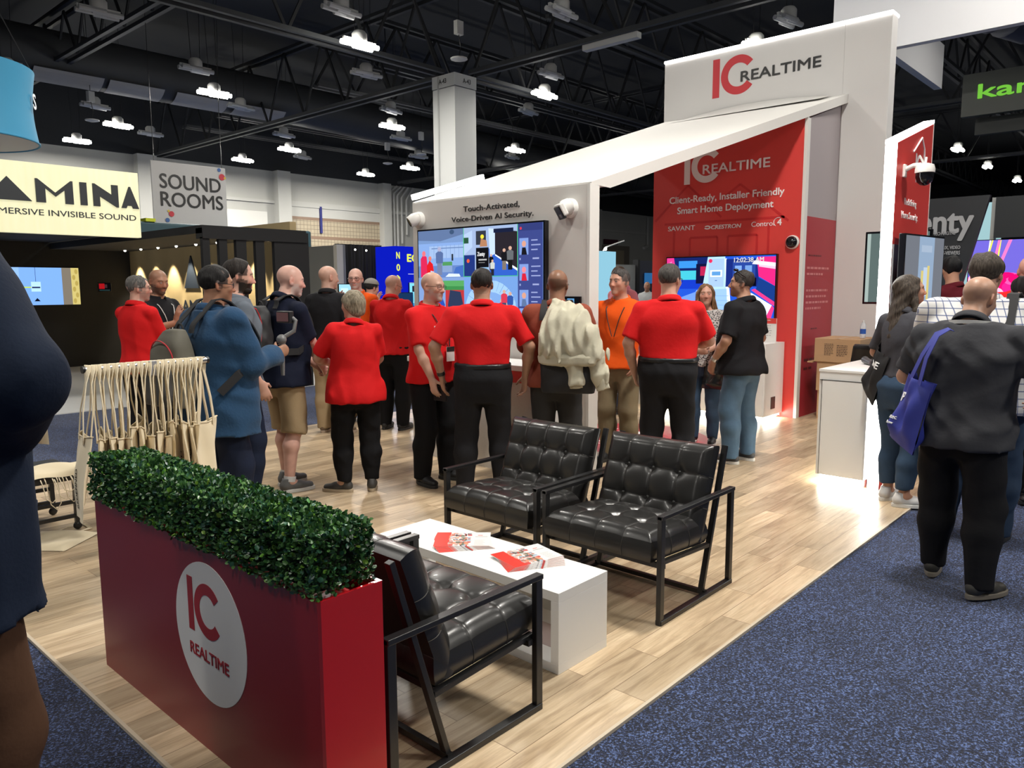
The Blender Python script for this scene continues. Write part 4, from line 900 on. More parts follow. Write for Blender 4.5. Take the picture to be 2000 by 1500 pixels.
# things on and behind the counter
sc = empty('handheld_scanner', 'dark grey scanner lying on the white reception counter', 'scanner', (7.0, 2.17, 0.968), 0.6)
MB().tube([(-0.10, 0, 0.02), (0, 0, 0.028), (0.09, 0, 0.035)], [0.022, 0.026, 0.032], 10).build('body', mat('slate_plastic', (0.06, 0.065, 0.07), 0.4), sc, smooth=True)
MB().tube([(0.05, 0, 0.03), (0.10, -0.08, 0.022)], 0.018, 8).build('handle', mat('slate_plastic', (0.06, 0.065, 0.07), 0.4), sc, smooth=True)
wbt = empty('water_bottle', 'clear water bottle with a blue label behind the reception counter', 'bottle', (9.75, 3.10, 1.02))
MB().lathe([(0.031, 0), (0.034, 0.01), (0.034, 0.13), (0.030, 0.16), (0.013, 0.19), (0.013, 0.20)], 18).build('bottle_body', mat('clear_plastic', (0.80, 0.85, 0.90), 0.1, alpha=0.45), wbt, smooth=True)
MB().lathe([(0.0345, 0.05), (0.0345, 0.11)], 18, cap=False).build('label', mat('blue_bottle_label', (0.03, 0.10, 0.40), 0.4), wbt, smooth=True)
MB().lathe([(0.015, 0.195), (0.015, 0.215)], 12).build('cap', WHITE_PAINT, wbt, smooth=True)
CARD = mat('corrugated_card', (0.42, 0.26, 0.14), 0.8, var=(4, 0.06), bump=(60, 0.05, 0.002))
def carton(x0, x1, y0, y1, z0, z1, label, printed=True, flap=0.0):
    t = empty('cardboard_box', label, 'box', ((x0 + x1) / 2, (y0 + y1) / 2, z0), 0, 'cartons behind the white counter')
    hx_, hy, h = (x1 - x0) / 2, (y1 - y0) / 2, z1 - z0
    MB().box(-hx_, hx_, -hy, hy, 0, h).build('carton', CARD, t, bevel=0.006)
    MB().box(-hx_ - 0.001, hx_ + 0.001, -0.03, 0.03, h - 0.002, h + 0.001).build('tape', mat('brown_tape', (0.36, 0.22, 0.11), 0.3), t)
    if printed:
        b = MB(); small_print(b, faceX(-hx_ - 0.002, hy * 0.55, h * 0.75), hy * 0.5, 8, h * 0.065, 4, thick=0.5); small_print(b, faceX(-hx_ - 0.002, 0.0, h * 0.7), hy * 0.6, 7, h * 0.07, 8, thick=0.5); b.build('print', mat('box_print', (0.10, 0.06, 0.04), 0.7), t)
    if flap: MB().box(-hx_ - 0.05, hx_, hy, hy + 0.06, -0.012, 0.004).build('flap', CARD, t)
    return t
carton(9.55, 10.15, 3.06, 3.60, 0.72, 1.01, 'brown printed cardboard box on top of the stack behind the white counter', True, 0.05)
carton(9.57, 10.10, 3.08, 3.57, 0.36, 0.72, 'brown cardboard box in the middle of the stack behind the white counter', False)
carton(9.60, 10.12, 3.08, 3.56, 0.0, 0.36, 'brown cardboard box at the foot of the stack behind the white counter', False)
def pic_green(p):
    p.rect(0, 0, 1, 1, (86, 100, 98)); p.rect(0, 0, 0.06, 1, (150, 165, 160)); p.rect(0.3, 0.2, 0.8, 0.6, (96, 112, 112))
mnt = screen_thing('stand_monitor', 'dark edged greenish monitor on a pole partly behind the light strip', 'screen', faceX(8.0, 2.545, 1.49), 0.55, 0.66, 0.045, pic_green, 0.02)
to_parent(MB().bar((8.07, 2.34, 0), (8.07, 2.34, 1.6), 0.06, 0.06).build('pole', mat('grey_stand', (0.2, 0.2, 0.2), 0.4), None), mnt)
to_parent(MB().box(7.92, 8.22, 2.22, 2.46, 0, 0.02).build('base', BLACK_PL, None), mnt)
oc = empty('office_chair', 'black padded office chair behind the white counter', 'chair', (8.72, 2.70, 0))
MB().grid(lambda u, v: (0.05 * math.sin(PI * v) - 0.02, (u - 0.5) * 0.38 * (1 - 0.25 * v * v), 0.62 + 0.40 * v), 8, 10).build('backrest', BLACK_PL, oc, smooth='all')
oc.children[0].modifiers.new('solid', 'SOLIDIFY').thickness = 0.06
MB().lathe([(0.05, 0.43), (0.21, 0.43), (0.22, 0.48), (0.18, 0.51), (0.01, 0.52)], 20).build('seat', BLACK_PL, oc, smooth=True)
MB().lathe([(0.03, 0.07), (0.03, 0.43)], 10).build('gas_lift', BLACK_MT, oc)
for k in range(5): a = 2 * PI * k / 5; MB().bar((0, 0, 0.09), (0.24 * math.cos(a), 0.24 * math.sin(a), 0.03), 0.04, 0.05).build('leg', BLACK_MT, oc)

# ------------------------------------------------------------------ cabinet, screen and leaflet at the red wall
cb2 = empty('display_cabinet', 'white cabinet glowing underneath below the screen on the red wall', 'cabinet', (9.1, 4.7, 0.06))
bpart(MB().box(8.89, 9.43, 3.93, 5.72, 0.06, 0.955), 'body', WHITE_LAM, cb2)
bpart(MB().box(8.88, 8.89, 3.95, 4.82, 0.07, 0.79), 'door', WHITE_LAM, cb2)
bpart(MB().box(8.88, 8.89, 4.83, 5.70, 0.07, 0.79), 'door', WHITE_LAM, cb2)
bpart(MB().box(8.88, 8.89, 3.94, 5.71, 0.81, 0.945), 'drawer_front', WHITE_LAM, cb2)
bpart(MB().box(8.96, 9.40, 4.0, 5.65, 0, 0.06), 'plinth', mat('plinth_white', (0.7, 0.7, 0.7), 0.5), cb2)
bpart(MB().box(9.08, 9.2, 3.925, 3.93, 0.14, 0.29), 'cable_port', BLACK_PL, cb2)
bpart(MB().box(8.91, 8.925, 4.0, 5.65, 0.035, 0.056), 'led_strip', emat('led_plinth_light', (1.0, 0.95, 0.82), 60.0), cb2)
bpart(MB().box(8.95, 9.38, 3.945, 3.955, 0.035, 0.056), 'led_strip', emat('led_plinth_light', (1.0, 0.95, 0.82), 60.0), cb2)
def pic_live(p):
    p.rect(0, 0, 1, 1, (40, 84, 205)); p.rect(0, 0.62, 0.4, 1, (26, 40, 100)); p.rect(0.1, 0.66, 0.32, 0.80, (70, 190, 210)); p.rect(0.12, 0.84, 0.3, 0.95, (60, 140, 220)); p.rect(0.05, 0.52, 0.42, 0.66, (28, 60, 190))
    p.poly([(0, 1), (0.07, 1), (0.12, 0.5), (0.06, 0.35), (0, 0.4)], (245, 60, 140)); p.poly([(0, 0.9), (0.05, 0.95), (0.02, 0.5), (0, 0.5)], (255, 130, 190))
    p.rect(0.29, 0.60, 0.40, 0.90, (24, 26, 60)); p.rect(0.33, 0.72, 0.39, 0.86, (180, 40, 80))
    p.poly([(0.40, 1), (0.56, 1), (0.58, 0), (0.30, 0)], (176, 214, 250)); p.rect(0.41, 0.55, 0.55, 0.97, (160, 190, 225)); p.rect(0.425, 0.70, 0.535, 0.80, (230, 245, 255)); p.rect(0.44, 0.72, 0.52, 0.78, (90, 150, 210)); p.ell(0.425, 0.94, 0.018, 0.03, (225, 50, 90)); p.rect(0.47, 0.64, 0.49, 0.65, (60, 90, 160))
    p.poly([(0.555, 0.97), (0.575, 0.97), (0.62, 0.3), (0.58, 0.3)], (225, 245, 255))
    p.rect(0.57, 0.55, 0.86, 0.96, (30, 46, 120)); p.rect(0.63, 0.70, 0.83, 0.92, (44, 70, 150)); p.rect(0.65, 0.72, 0.71, 0.86, (120, 160, 220)); p.rect(0.74, 0.72, 0.80, 0.86, (110, 150, 210)); p.rect(0.62, 0.56, 0.84, 0.68, (14, 16, 34)); p.rect(0.66, 0.68, 0.74, 0.71, (235, 245, 255))
    p.poly([(0.84, 0.98), (1, 0.98), (1, 0.56), (0.86, 0.70)], (236, 44, 124)); p.poly([(0.86, 0.90), (1, 0.86), (1, 0.80), (0.86, 0.84)], (255, 190, 215)); p.poly([(0.80, 0.88), (1, 0.84), (1, 0.89), (0.82, 0.93)], (250, 240, 255))
    p.poly([(0.86, 0.68), (1, 0.56), (1, 0.30), (0.84, 0.50)], (30, 60, 130)); p.poly([(0.60, 0), (0.80, 0.46), (0.98, 0.28), (0.9, 0)], (226, 232, 246)); p.poly([(0.80, 0.50), (0.83, 0.52), (1, 0.33), (1, 0.27)], (245, 60, 130)); p.poly([(0.90, 0.0), (0.98, 0.28), (1, 0.24), (0.96, 0.0)], (245, 60, 130))
    p.poly([(0.1, 0), (0.3, 0.5), (0.58, 0.52), (0.60, 0)], (150, 190, 250)); p.poly([(0.0, 0), (0.1, 0.36), (0.3, 0.48), (0.28, 0)], (110, 150, 250))
    for i in range(6): p.rect(0.30, 0.06 + 0.07 * i, 0.60, 0.068 + 0.07 * i, (128, 168, 232))
lv = screen_thing('wall_screen', 'vivid blue and pink live picture screen on the red graphic wall', 'screen', faceX(9.39, 5.615, 1.165), 1.55, 0.87, 0.055, pic_live, 0.014)
letters('12:02:38 AM', faceX(9.3865, 4.62, 1.955), 0.40, 0.06, emat('white_screen_letters', (0.8, 0.8, 0.8), 0.9), 'lettering', lv, bold=0.01)
dc = empty('dome_camera', 'small black dome security camera on the red graphic wall beside the screen', 'security camera', (9.45, 3.885, 2.185))
Rm = Vector((-1, 0, 0)).to_track_quat('Z', 'Y').to_matrix().to_4x4()
MB().lathe([(0.085, 0), (0.085, 0.025), (0.072, 0.04)], 24, Rm).build('base', GREY_PL, dc, smooth=True)
MB().lathe([(0.073, 0.03), (0.07, 0.055), (0.05, 0.085), (0.02, 0.098), (0.002, 0.1)], 24, Rm).build('dome', GLASS_BLK, dc, smooth=True)
lf = empty('leaflet_stand', 'upright white information sheet with a red header on the display cabinet', 'sign', (9.2, 4.07, 0.955))
MB().box(-0.012, 0.0, -0.13, 0.13, 0.0, 0.30).build('sheet', WHITE_PAINT, lf)
MB().box(-0.014, -0.012, -0.13, 0.13, 0.235, 0.30).build('red_header', RED_PRINT, lf)
b = MB(); small_print(b, faceX(-0.0145, 0.11, 0.205), 0.22, 6, 0.03, 3, thick=0.22); b.build('print', mat('grey_print', (0.3, 0.3, 0.3), 0.6), lf)
b = MB(); small_print(b, faceX(-0.0155, 0.10, 0.27), 0.2, 2, 0.026, 8, thick=0.4); b.build('white_print', WHITE_TXT, lf)

# red and white floor graphic
fg = empty('floor_graphic', 'round red floor decal with a white logo behind the armchairs', 'decal', (7.05, 4.65, 0.0))
MB().lathe([(0.86, 0.001), (0.002, 0.0012)], 64, cap=False).build('disc', mat('red_floor_vinyl', (0.52, 0.03, 0.05), 0.4), fg)
bpy.context.view_layer.update()
logo_ic(frame((6.78, 5.15, 0.0013), (0, -1, 0), (1, 0, 0)), 0.62, WHITE_TXT, fg, 'logo', 0.001)
letters('REALTIME', frame((6.55, 5.2, 0.0014), (0, -1, 0), (1, 0, 0)), 1.0, 0.14, WHITE_TXT, 'lettering', fg, bold=0.03, depth=0.0001)
# ------------------------------------------------------------------ armchairs (front faces +x in their own frame)
LEATHER = mat('black_leather', (0.013, 0.0125, 0.012), 0.34, spec=0.6, bump=(420, 0.12, 0.0006), coat=0.1)
SEAM = mat('leather_seam', (0.055, 0.05, 0.045), 0.4)
def tufted(w, d, t, nb, mb_rows, crown=0.02, flip=False):
    """cushion mesh with buttons: w across (y), d along (x), thickness t; returns top function"""
    bx = [((i + 1) / (mb_rows + 1)) for i in range(mb_rows)]; by = [((j + 1) / (nb + 1)) for j in range(nb)]
    def top(u, v):
        e = min(u, 1 - u) * d; f = min(v, 1 - v) * w
        edge = min(1.0, (min(e, f) / 0.05)); edge = 1 - (1 - edge) ** 2
        z = t - 0.035 * (1 - edge) + crown * math.sin(PI * u) ** 0.5 * math.sin(PI * v) ** 0.5 if 0 < u < 1 and 0 < v < 1 else t - 0.035
        dip = 0
        for a in bx:
            for b in by:
                r2 = ((u - a) * d) ** 2 + ((v - b) * w) ** 2
                dip += 0.017 * math.exp(-r2 / (2 * 0.018 ** 2)) + 0.007 * math.exp(-r2 / (2 * 0.05 ** 2))
        sx = min(abs(u - a) * d for a in bx); sy = min(abs(v - b) * w for b in by)
        seam = 0.004 * (math.exp(-(sx / 0.005) ** 2) + math.exp(-(sy / 0.005) ** 2)) + 0.0035 * (math.exp(-(sx / 0.025) ** 2) + math.exp(-(sy / 0.025) ** 2))
        return z - dip - seam
    return top, bx, by
def cushion(name, w, d, t, nb, nr, parent, M, crown=0.02):
    top, bx, by = tufted(w, d, t, nb, nr, crown)
    nu, nv = 72, 80; b = MB()
    def rim(u, v):   # gentle pillow outline
        return 1
    P = lambda u, v, z: M @ Vector(((u - 0.0) * d, (v - 0.5) * w, z))
    b.grid(lambda u, v: P(u, v, top(u, v)), nu, nv)
    pr = 10
    def side(fn_uv, n):
        b.grid(lambda s, q: (lambda uv: P(uv[0] + (0.012 if uv[0] >= 1 else -0.012 if uv[0] <= 0 else 0) / d * math.sin(PI * q), uv[1] + (0.010 if uv[1] >= 1 else -0.010 if uv[1] <= 0 else 0) / w * math.sin(PI * q), top(*uv) * (1 - q)))(fn_uv(s)), n, 6)
    side(lambda s: (0, 1 - s), nv); side(lambda s: (1, s), nv); side(lambda s: (s, 0), nu); side(lambda s: (1 - s, 1), nu)
    b.grid(lambda u, v: P(v, u, 0), 4, 4)
    o = b.build(name, LEATHER, parent, smooth=True, angle=50)
    sm = MB()
    for a in bx:
        for k in range(1): sm.tube([P(a, v / 60, top(a, v / 60) + 0.0006) for v in range(1, 60)], 0.0016, 5)
        sm.tube([P(a, 0, top(a, 0) * (1 - q / 6)) + (M.to_3x3() @ Vector((0, -0.010 * math.sin(PI * q / 6) - 0.001, 0))) for q in range(7)], 0.0016, 5)
        sm.tube([P(a, 1, top(a, 1) * (1 - q / 6)) + (M.to_3x3() @ Vector((0, 0.010 * math.sin(PI * q / 6) + 0.001, 0))) for q in range(7)], 0.0016, 5)
    for c in by:
        sm.tube([P(u / 60, c, top(u / 60, c) + 0.0006) for u in range(1, 60)], 0.0016, 5)
        sm.tube([P(1, c, top(1, c) * (1 - q / 6)) + (M.to_3x3() @ Vector((0.012 * math.sin(PI * q / 6) + 0.001, 0, 0))) for q in range(7)], 0.0016, 5)
    sm.build('seam', SEAM, o, smooth=True)
    for a in bx:
        for c in by:
            q = MB(); q.sphere((0, 0, 0), 0.013, 12, 8, (1, 1, 0.6))
            qb = q.build('button', LEATHER, o, smooth=True); qb.matrix_local = Matrix.Translation(P(a, c, top(a, c) + 0.004)) @ M.to_3x3().to_4x4()
    return o
def make_armchair(label):
    t = empty('armchair', label, 'armchair', (0, 0, 0), 0, 'black leather armchairs')
    # frame: x 0 (rear) .. 0.75 (front), y -0.37..0.37
    for s in (-1, 1):
        y = s * 0.362
        f = MB(); w = 0.026
        up = (0, 1, 0)
        f.bar((0.013, y, 0), (0.013, y, 0.55), 0.036, w, up); f.bar((0.737, y, 0), (0.737, y, 0.55), 0.036, w, up)
        f.bar((-0.005, y, 0.5425), (0.755, y, 0.5425), 0.036, 0.02, (0, 0, 1)) if False else f.box(-0.005, 0.755, y - 0.018, y + 0.018, 0.532, 0.552)
        f.box(0.0, 0.75, y - 0.018, y + 0.018, 0.0, 0.024)
        o = f.build('side_frame', BLACK_MT, t, bevel=0.0025)
        g = MB(); yy = s * 0.334
        g.bar((0.278, yy, 0.012), (0.043, yy, 0.785), 0.022, 0.03, up); g.build('back_strut', BLACK_MT, t, bevel=0.002)
        g = MB(); g.bar((0.215, yy, 0.268), (0.735, yy, 0.300), 0.022, 0.026, up); g.build('seat_rail', BLACK_MT, t, bevel=0.002)
    g = MB(); g.bar((0.27, -0.36, 0.022), (0.27, 0.36, 0.022), 0.024, 0.024); g.build('stretcher', BLACK_MT, t)
    MB().bar((0.70, -0.36, 0.285), (0.70, 0.36, 0.285), 0.024, 0.024).build('crossbar', BLACK_MT, t); MB().bar((0.25, -0.33, 0.262), (0.25, 0.33, 0.262), 0.024, 0.024).build('crossbar', BLACK_MT, t)
    Ms = Matrix.Translation((0.235, 0, 0.286)) @ Matrix.Rotation(math.radians(-3.5), 4, 'Y')
    cushion('seat_cushion', 0.655, 0.545, 0.135, 3, 2, t, Ms, 0.026)
    # back: local x runs up the back, z is out of the cushion (towards the front)
    p0 = Vector((0.262, 0, 0.30)); p1 = Vector((0.072, 0, 0.83)); ux = (p1 - p0).normalized(); uz = Vector((ux.z, 0, -ux.x))
    uy = uz.cross(ux)
    Mb = Matrix(((ux.x, uy.x, uz.x, p0.x), (ux.y, uy.y, uz.y, p0.y), (ux.z, uy.z, uz.z, p0.z), (0, 0, 0, 1)))
    cushion('back_cushion', 0.655, 0.502, 0.105, 3, 2, t, Mb, 0.016)
    return t
ch1 = make_armchair('black leather armchair beside the red planter, its side nearest the camera')
ch1.location = (1.435, 2.205, 0)
ch2 = copy_tree(ch1); ch2.location = (1.435, 2.985, 0); ch2['label'] = 'black leather armchair mostly hidden behind the planter hedge, beyond the nearest one'
ch3 = copy_tree(ch1); ch3.location = (3.885, 2.245, 0); ch3.rotation_euler = (0, 0, PI); ch3['label'] = 'black tufted leather armchair right of the white table, nearest the blue carpet'
ch4 = copy_tree(ch1); ch4.location = (3.885, 3.035, 0); ch4.rotation_euler = (0, 0, PI); ch4['label'] = 'black tufted leather armchair in front of the red shirted men, left of its twin'

# ------------------------------------------------------------------ coffee table
tbl = empty('coffee_table', 'low white open box table between the armchairs', 'table', (2.61, 2.55, 0))
TW, TL, TH, TT = 0.178, 0.605, 0.364, 0.043
MB().box(-TW, TW, -TL, TL, TH - TT, TH).build('top', WHITE_LAM, tbl, bevel=0.0015)
MB().box(-TW, TW, -TL, TL, 0, TT).build('bottom', WHITE_LAM, tbl, bevel=0.0015)
for s in (-1, 1): MB().box(-TW, TW, s * TL, s * (TL - TT), TT, TH - TT).build('end_panel', WHITE_LAM, tbl, bevel=0.0015)
PINKB = mat('pale_pink_box', (0.55, 0.44, 0.42), 0.6)
bx_ = empty('gift_box', 'low pale pink box lying inside the white table', 'box', (2.65, 2.25, TT))
MB().box(-0.11, 0.11, -0.2, 0.2, 0, 0.11).build('box_body', PINKB, bx_, bevel=0.003)
MB().box(-0.112, 0.112, -0.202, 0.202, 0.11, 0.175).build('lid', WHITE_PAINT, bx_, bevel=0.003)
# leaflets, fanned in two stacks
PAPER = mat('leaflet_paper', (0.74, 0.73, 0.72), 0.35)
LEAF_PRINT = mat('leaflet_print', (1, 1, 1), 0.35, attr='Col')
def make_leaflet(label, group):
    t = empty('leaflet', label, 'leaflet', (0, 0, 0), 0, group)
    b = MB(); b.box(-0.14, 0.14, -0.108, 0.108, 0, 0.0012); b.build('sheet', PAPER, t)
    p = MB(); z = 0.0014
    def r(x0, y0, x1, y1, c, z=z): p.cc = c; p.poly([(x0, y0, z), (x1, y0, z), (x1, y1, z), (x0, y1, z)])
    r(-0.14, -0.108, -0.065, 0.108, (0.80, 0.03, 0.015)); rnd = random.Random(5)
    r(-0.065, -0.108, 0.04, 0.108, (0.72, 0.70, 0.70), z + 0.0001)
    cols = [(0.05, 0.03, 0.03), (0.55, 0.06, 0.05), (0.65, 0.30, 0.16), (0.10, 0.10, 0.10), (0.30, 0.42, 0.55), (0.40, 0.16, 0.12), (0.55, 0.50, 0.46), (0.75, 0.25, 0.15), (0.12, 0.16, 0.10), (0.6, 0.36, 0.30)]
    for i in range(95):
        x = rnd.uniform(-0.065, 0.035); y = rnd.uniform(-0.104, 0.09); w = rnd.uniform(0.006, 0.022); h = rnd.uniform(0.006, 0.02)
        p.cc = cols[i % 10]; n = 7
        p.poly([(min(0.045, x + w * math.cos(2 * PI * k / n) * 0.7), y + h * math.sin(2 * PI * k / n), z + 0.0002 + i * 0.000002) for k in range(n)])
    for yy in (-0.035, 0.03): r(-0.065, yy - 0.003, 0.045, yy + 0.003, (0.78, 0.78, 0.78), z + 0.0005)
    for k in range(7): r(0.062, -0.09 + 0.012 * k, 0.115 - 0.006 * (k % 3), -0.087 + 0.012 * k, (0.42, 0.42, 0.42))
    r(0.075, 0.055, 0.10, 0.062, (0.6, 0.05, 0.05)); r(0.062, 0.035, 0.125, 0.041, (0.3, 0.3, 0.3)); r(0.05, -0.108, 0.14, -0.100, (0.62, 0.45, 0.42))
    p.build('print', LEAF_PRINT, t)
    return t
lf0 = None
for g, (cx, cy, a0, n) in enumerate(((2.615, 2.74, -0.62, 6), (2.645, 2.335, -0.52, 7))):
    for k in range(n):
        lab = ('red and white leaflet in the fanned stack at the %s end of the white table' % ('far', 'near')[g])
        grp = ('leaflets at the far end of the table', 'leaflets at the near end of the table')[g]
        if lf0 is None: lf0 = o = make_leaflet(lab, grp)
        else: o = copy_tree(lf0); o['label'] = lab; o['group'] = grp
        o.location = (cx + 0.004 * k, cy + 0.006 * (k - n), TH + 0.0004 + 0.0022 * k); o.rotation_euler = (0, 0, a0 + 0.045 * k * (1 if g else -1))

# ------------------------------------------------------------------ red planter with clipped hedge
plt = empty('planter', 'red planter box with white oval logo and clipped green hedge', 'planter', (1.293, 2.66, 0))
PX0, PX1, PY0, PY1, PZ = 1.177, 1.410, 1.822, 3.498, 0.758
b = MB(); th = 0.012
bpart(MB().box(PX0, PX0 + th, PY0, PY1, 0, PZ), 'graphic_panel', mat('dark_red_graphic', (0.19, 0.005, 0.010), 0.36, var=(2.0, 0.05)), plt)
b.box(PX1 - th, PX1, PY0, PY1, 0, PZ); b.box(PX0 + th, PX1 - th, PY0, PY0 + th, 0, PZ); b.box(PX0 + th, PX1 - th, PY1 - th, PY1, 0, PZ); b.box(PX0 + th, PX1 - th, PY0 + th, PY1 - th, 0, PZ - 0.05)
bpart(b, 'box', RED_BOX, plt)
emb = MB(); emb.prism([(0.255 * math.cos(2 * PI * k / 64), 0.255 * math.sin(2 * PI * k / 64)) for k in range(64)], 0, 0.0015, faceX(PX0, 2.495, 0.455)); bpart(emb, 'emblem', mat('pale_grey_vinyl', (0.62, 0.63, 0.63), 0.45), plt)
bpy.context.view_layer.update()
logo_ic(faceX(PX0 - 0.0018, 2.645, 0.435), 0.20, mat('dark_red_vinyl', (0.30, 0.008, 0.015), 0.45), plt, 'logo', 0.001)
letters('REALTIME', faceX(PX0 - 0.0018, 2.645, 0.345), 0.28, 0.042, mat('dark_red_vinyl', (0.30, 0.008, 0.015), 0.45), 'lettering', plt, bold=0.012, depth=0.0005)
def leaf_mat():
    m = bpy.data.materials.new('boxwood_leaf'); m.use_nodes = True; n, l = nodes_of(m); b = n['Principled BSDF']
    a = n.new('ShaderNodeAttribute'); a.attribute_name = 'Col'; l.new(a.outputs['Color'], b.inputs['Base Color'])
    b.inputs['Roughness'].default_value = 0.33; b.inputs['Specular IOR Level'].default_value = 0.5
    return m
def hedge():
    rs = np.random.RandomState(3)
    x0, x1, y0, y1, z0, z1 = PX0 + 0.001, PX1 - 0.002, PY0 + 0.010, PY1 + 0.004, PZ + 0.004, 0.957
    x0 -= 0.01; x1 -= 0.012
    A = [((x1 - x0) * (y1 - y0), 0), ((y1 - y0) * (z1 - z0), 1), ((y1 - y0) * (z1 - z0), 2), ((x1 - x0) * (z1 - z0), 3), ((x1 - x0) * (z1 - z0), 4)]
    dens = 15500; P = []; N = []
    for ar, k in A:
        n = int(ar * dens); u = rs.rand(n); v = rs.rand(n); o = np.ones(n)
        if k == 0: p = np.stack([x0 + u * (x1 - x0), y0 + v * (y1 - y0), z1 * o], 1); nn = (0, 0, 1)
        elif k == 1: p = np.stack([x0 * o, y0 + u * (y1 - y0), z0 + v * (z1 - z0)], 1); nn = (-1, 0, 0)
        elif k == 2: p = np.stack([x1 * o, y0 + u * (y1 - y0), z0 + v * (z1 - z0)], 1); nn = (1, 0, 0)
        elif k == 3: p = np.stack([x0 + u * (x1 - x0), y0 * o, z0 + v * (z1 - z0)], 1); nn = (0, -1, 0)
        else: p = np.stack([x0 + u * (x1 - x0), y1 * o, z0 + v * (z1 - z0)], 1); nn = (0, 1, 0)
        nn = np.tile(np.array(nn, float), (n, 1)); P.append(p); N.append(nn)
    P = np.concatenate(P); N = np.concatenate(N); n = len(P)
    # lumpy clipped surface
    q = P * np.array([17, 15, 17]); lump = (np.sin(q[:, 0] + 1.3 * np.sin(q[:, 1])) + np.sin(q[:, 1] * 1.7 + q[:, 2]) + np.sin(q[:, 2] * 1.9 + 2 * np.sin(q[:, 0] * 1.3))) * 0.004
    c = np.array([(x0 + x1) / 2, 0, 0]); depth = rs.rand(n) ** 2 * 0.045
    # rounded corners
    P = P + N * (lump - depth + rs.randn(n) * 0.004)[:, None]
    inx = np.clip(np.minimum(P[:, 0] - x0, x1 - P[:, 0]) / 0.03, 0, 1); iny = np.clip(np.minimum(P[:, 1] - y0, y1 - P[:, 1]) / 0.03, 0, 1); inz = np.clip((z1 - P[:, 2]) / 0.03, 0, 1)
    top = N[:, 2] > 0.5; P[top, 2] -= ((1 - np.minimum(inx, iny)) * 0.012)[top]
    side = ~top; P[side] -= N[side] * ((1 - inz) * 0.012)[side][:, None]
    D = N * 0.75 + rs.randn(n, 3) * 0.55 + np.array([0, 0, 0.25]); D /= np.linalg.norm(D, axis=1)[:, None]      # leaf direction
    U = rs.randn(n, 3); W = np.cross(D, U); W /= np.linalg.norm(W, axis=1)[:, None]; Nn = np.cross(W, D)
    L = (0.0125 + rs.rand(n) * 0.008)[:, None]; Wd = L * (0.33 + 0.12 * rs.rand(n)[:, None])
    cup = (rs.rand(n)[:, None] * 0.25 + 0.1) * L
    v = np.stack([P - D * L * 0.5, P - D * L * 0.05 + W * Wd + Nn * cup * .5, P + D * L * 0.35 + W * Wd * 0.75 + Nn * cup * .5, P + D * L * 0.58, P + D * L * 0.35 - W * Wd * 0.75 + Nn * cup * .5, P - D * L * 0.05 - W * Wd + Nn * cup * .5], 1)
    me = bpy.data.meshes.new('foliage'); me.vertices.add(n * 6); me.vertices.foreach_set('co', v.astype(np.float32).ravel() - np.tile(np.array([1.293, 2.66, 0], np.float32), n * 6))
    idx = np.arange(n)[:, None] * 6
    quads = np.concatenate([idx + np.array([0, 1, 2, 3]), idx + np.array([0, 3, 4, 5])], 1).reshape(-1)
    me.loops.add(n * 8); me.loops.foreach_set('vertex_index', quads.astype(np.int32))
    me.polygons.add(n * 2); me.polygons.foreach_set('loop_start', (np.arange(n * 2) * 4).astype(np.int32))
    me.update(calc_edges=True); me.validate()
    t = rs.rand(n); base = np.stack([0.016 + 0.075 * t ** 2, 0.055 + 0.16 * t ** 1.6, 0.020 + 0.035 * t ** 2], 1)
    yl = rs.rand(n) > 0.93; base[yl] = np.stack([0.10 + 0.05 * rs.rand(yl.sum()), 0.24 + 0.08 * rs.rand(yl.sum()), 0.03 * np.ones(yl.sum())], 1)
    bl = rs.rand(n) > 0.8; base[bl] = base[bl] * np.array([0.7, 0.85, 1.9])
    at = me.color_attributes.new('Col', 'FLOAT_COLOR', 'POINT'); cc = np.ones((n, 6, 4), np.float32); cc[:, :, :3] = base[:, None, :]; at.data.foreach_set('color', cc.ravel())
    me.materials.append(leaf_mat()); o = bpy.data.objects.new('hedge', me); COL.objects.link(o); o.parent = plt; o['kind'] = 'stuff'
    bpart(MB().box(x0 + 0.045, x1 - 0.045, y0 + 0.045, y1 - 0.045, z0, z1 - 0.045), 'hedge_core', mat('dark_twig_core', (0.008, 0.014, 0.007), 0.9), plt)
hedge()
# ------------------------------------------------------------------ smooth solid modelling for figures (sampled on a sparse grid, skinned with surface nets)
def smin(a, b, k):
    h = np.clip(0.5 + 0.5 * (b - a) / k, 0, 1); return b + (a - b) * h - k * h * (1 - h)
def smax(a, b, k): return -smin(-a, -b, k)
V3 = lambda *p: np.array(p, np.float32)
class Prim:
    def __init__(s, f, lo, hi, k=0.02, op='u', cuts=None):
        s.f = f; s.lo = np.array(lo, np.float32); s.hi = np.array(hi, np.float32); s.k = k; s.op = op; s.cuts = cuts or []
    def __call__(s, P):
        d = s.f(P)
        for c, n in s.cuts: d = np.maximum(d, (P - c) @ n)
        return d
def cone(a, b, ra, rb, k=0.02, op='u', flat=None, cuts=None):
    a = np.array(a, np.float32); b = np.array(b, np.float32); ab = b - a; L2 = float(ab @ ab) + 1e-12
    if flat is not None: fn = np.array(flat[0], np.float32); fn = fn / np.linalg.norm(fn); fs = flat[1]
    def f(P):
        q = P - a; t = np.clip((q @ ab) / L2, 0, 1); v = q - t[..., None] * ab; r = ra + (rb - ra) * t
        if flat is not None:
            v = v + (v @ fn)[..., None] * fn * (1 / fs - 1)
            return (np.sqrt((v * v).sum(-1)) - r) * (0.5 + 0.5 * fs)
        return np.sqrt((v * v).sum(-1)) - r
    m = max(ra, rb); return Prim(f, np.minimum(a, b) - m, np.maximum(a, b) + m, k, op, cuts)
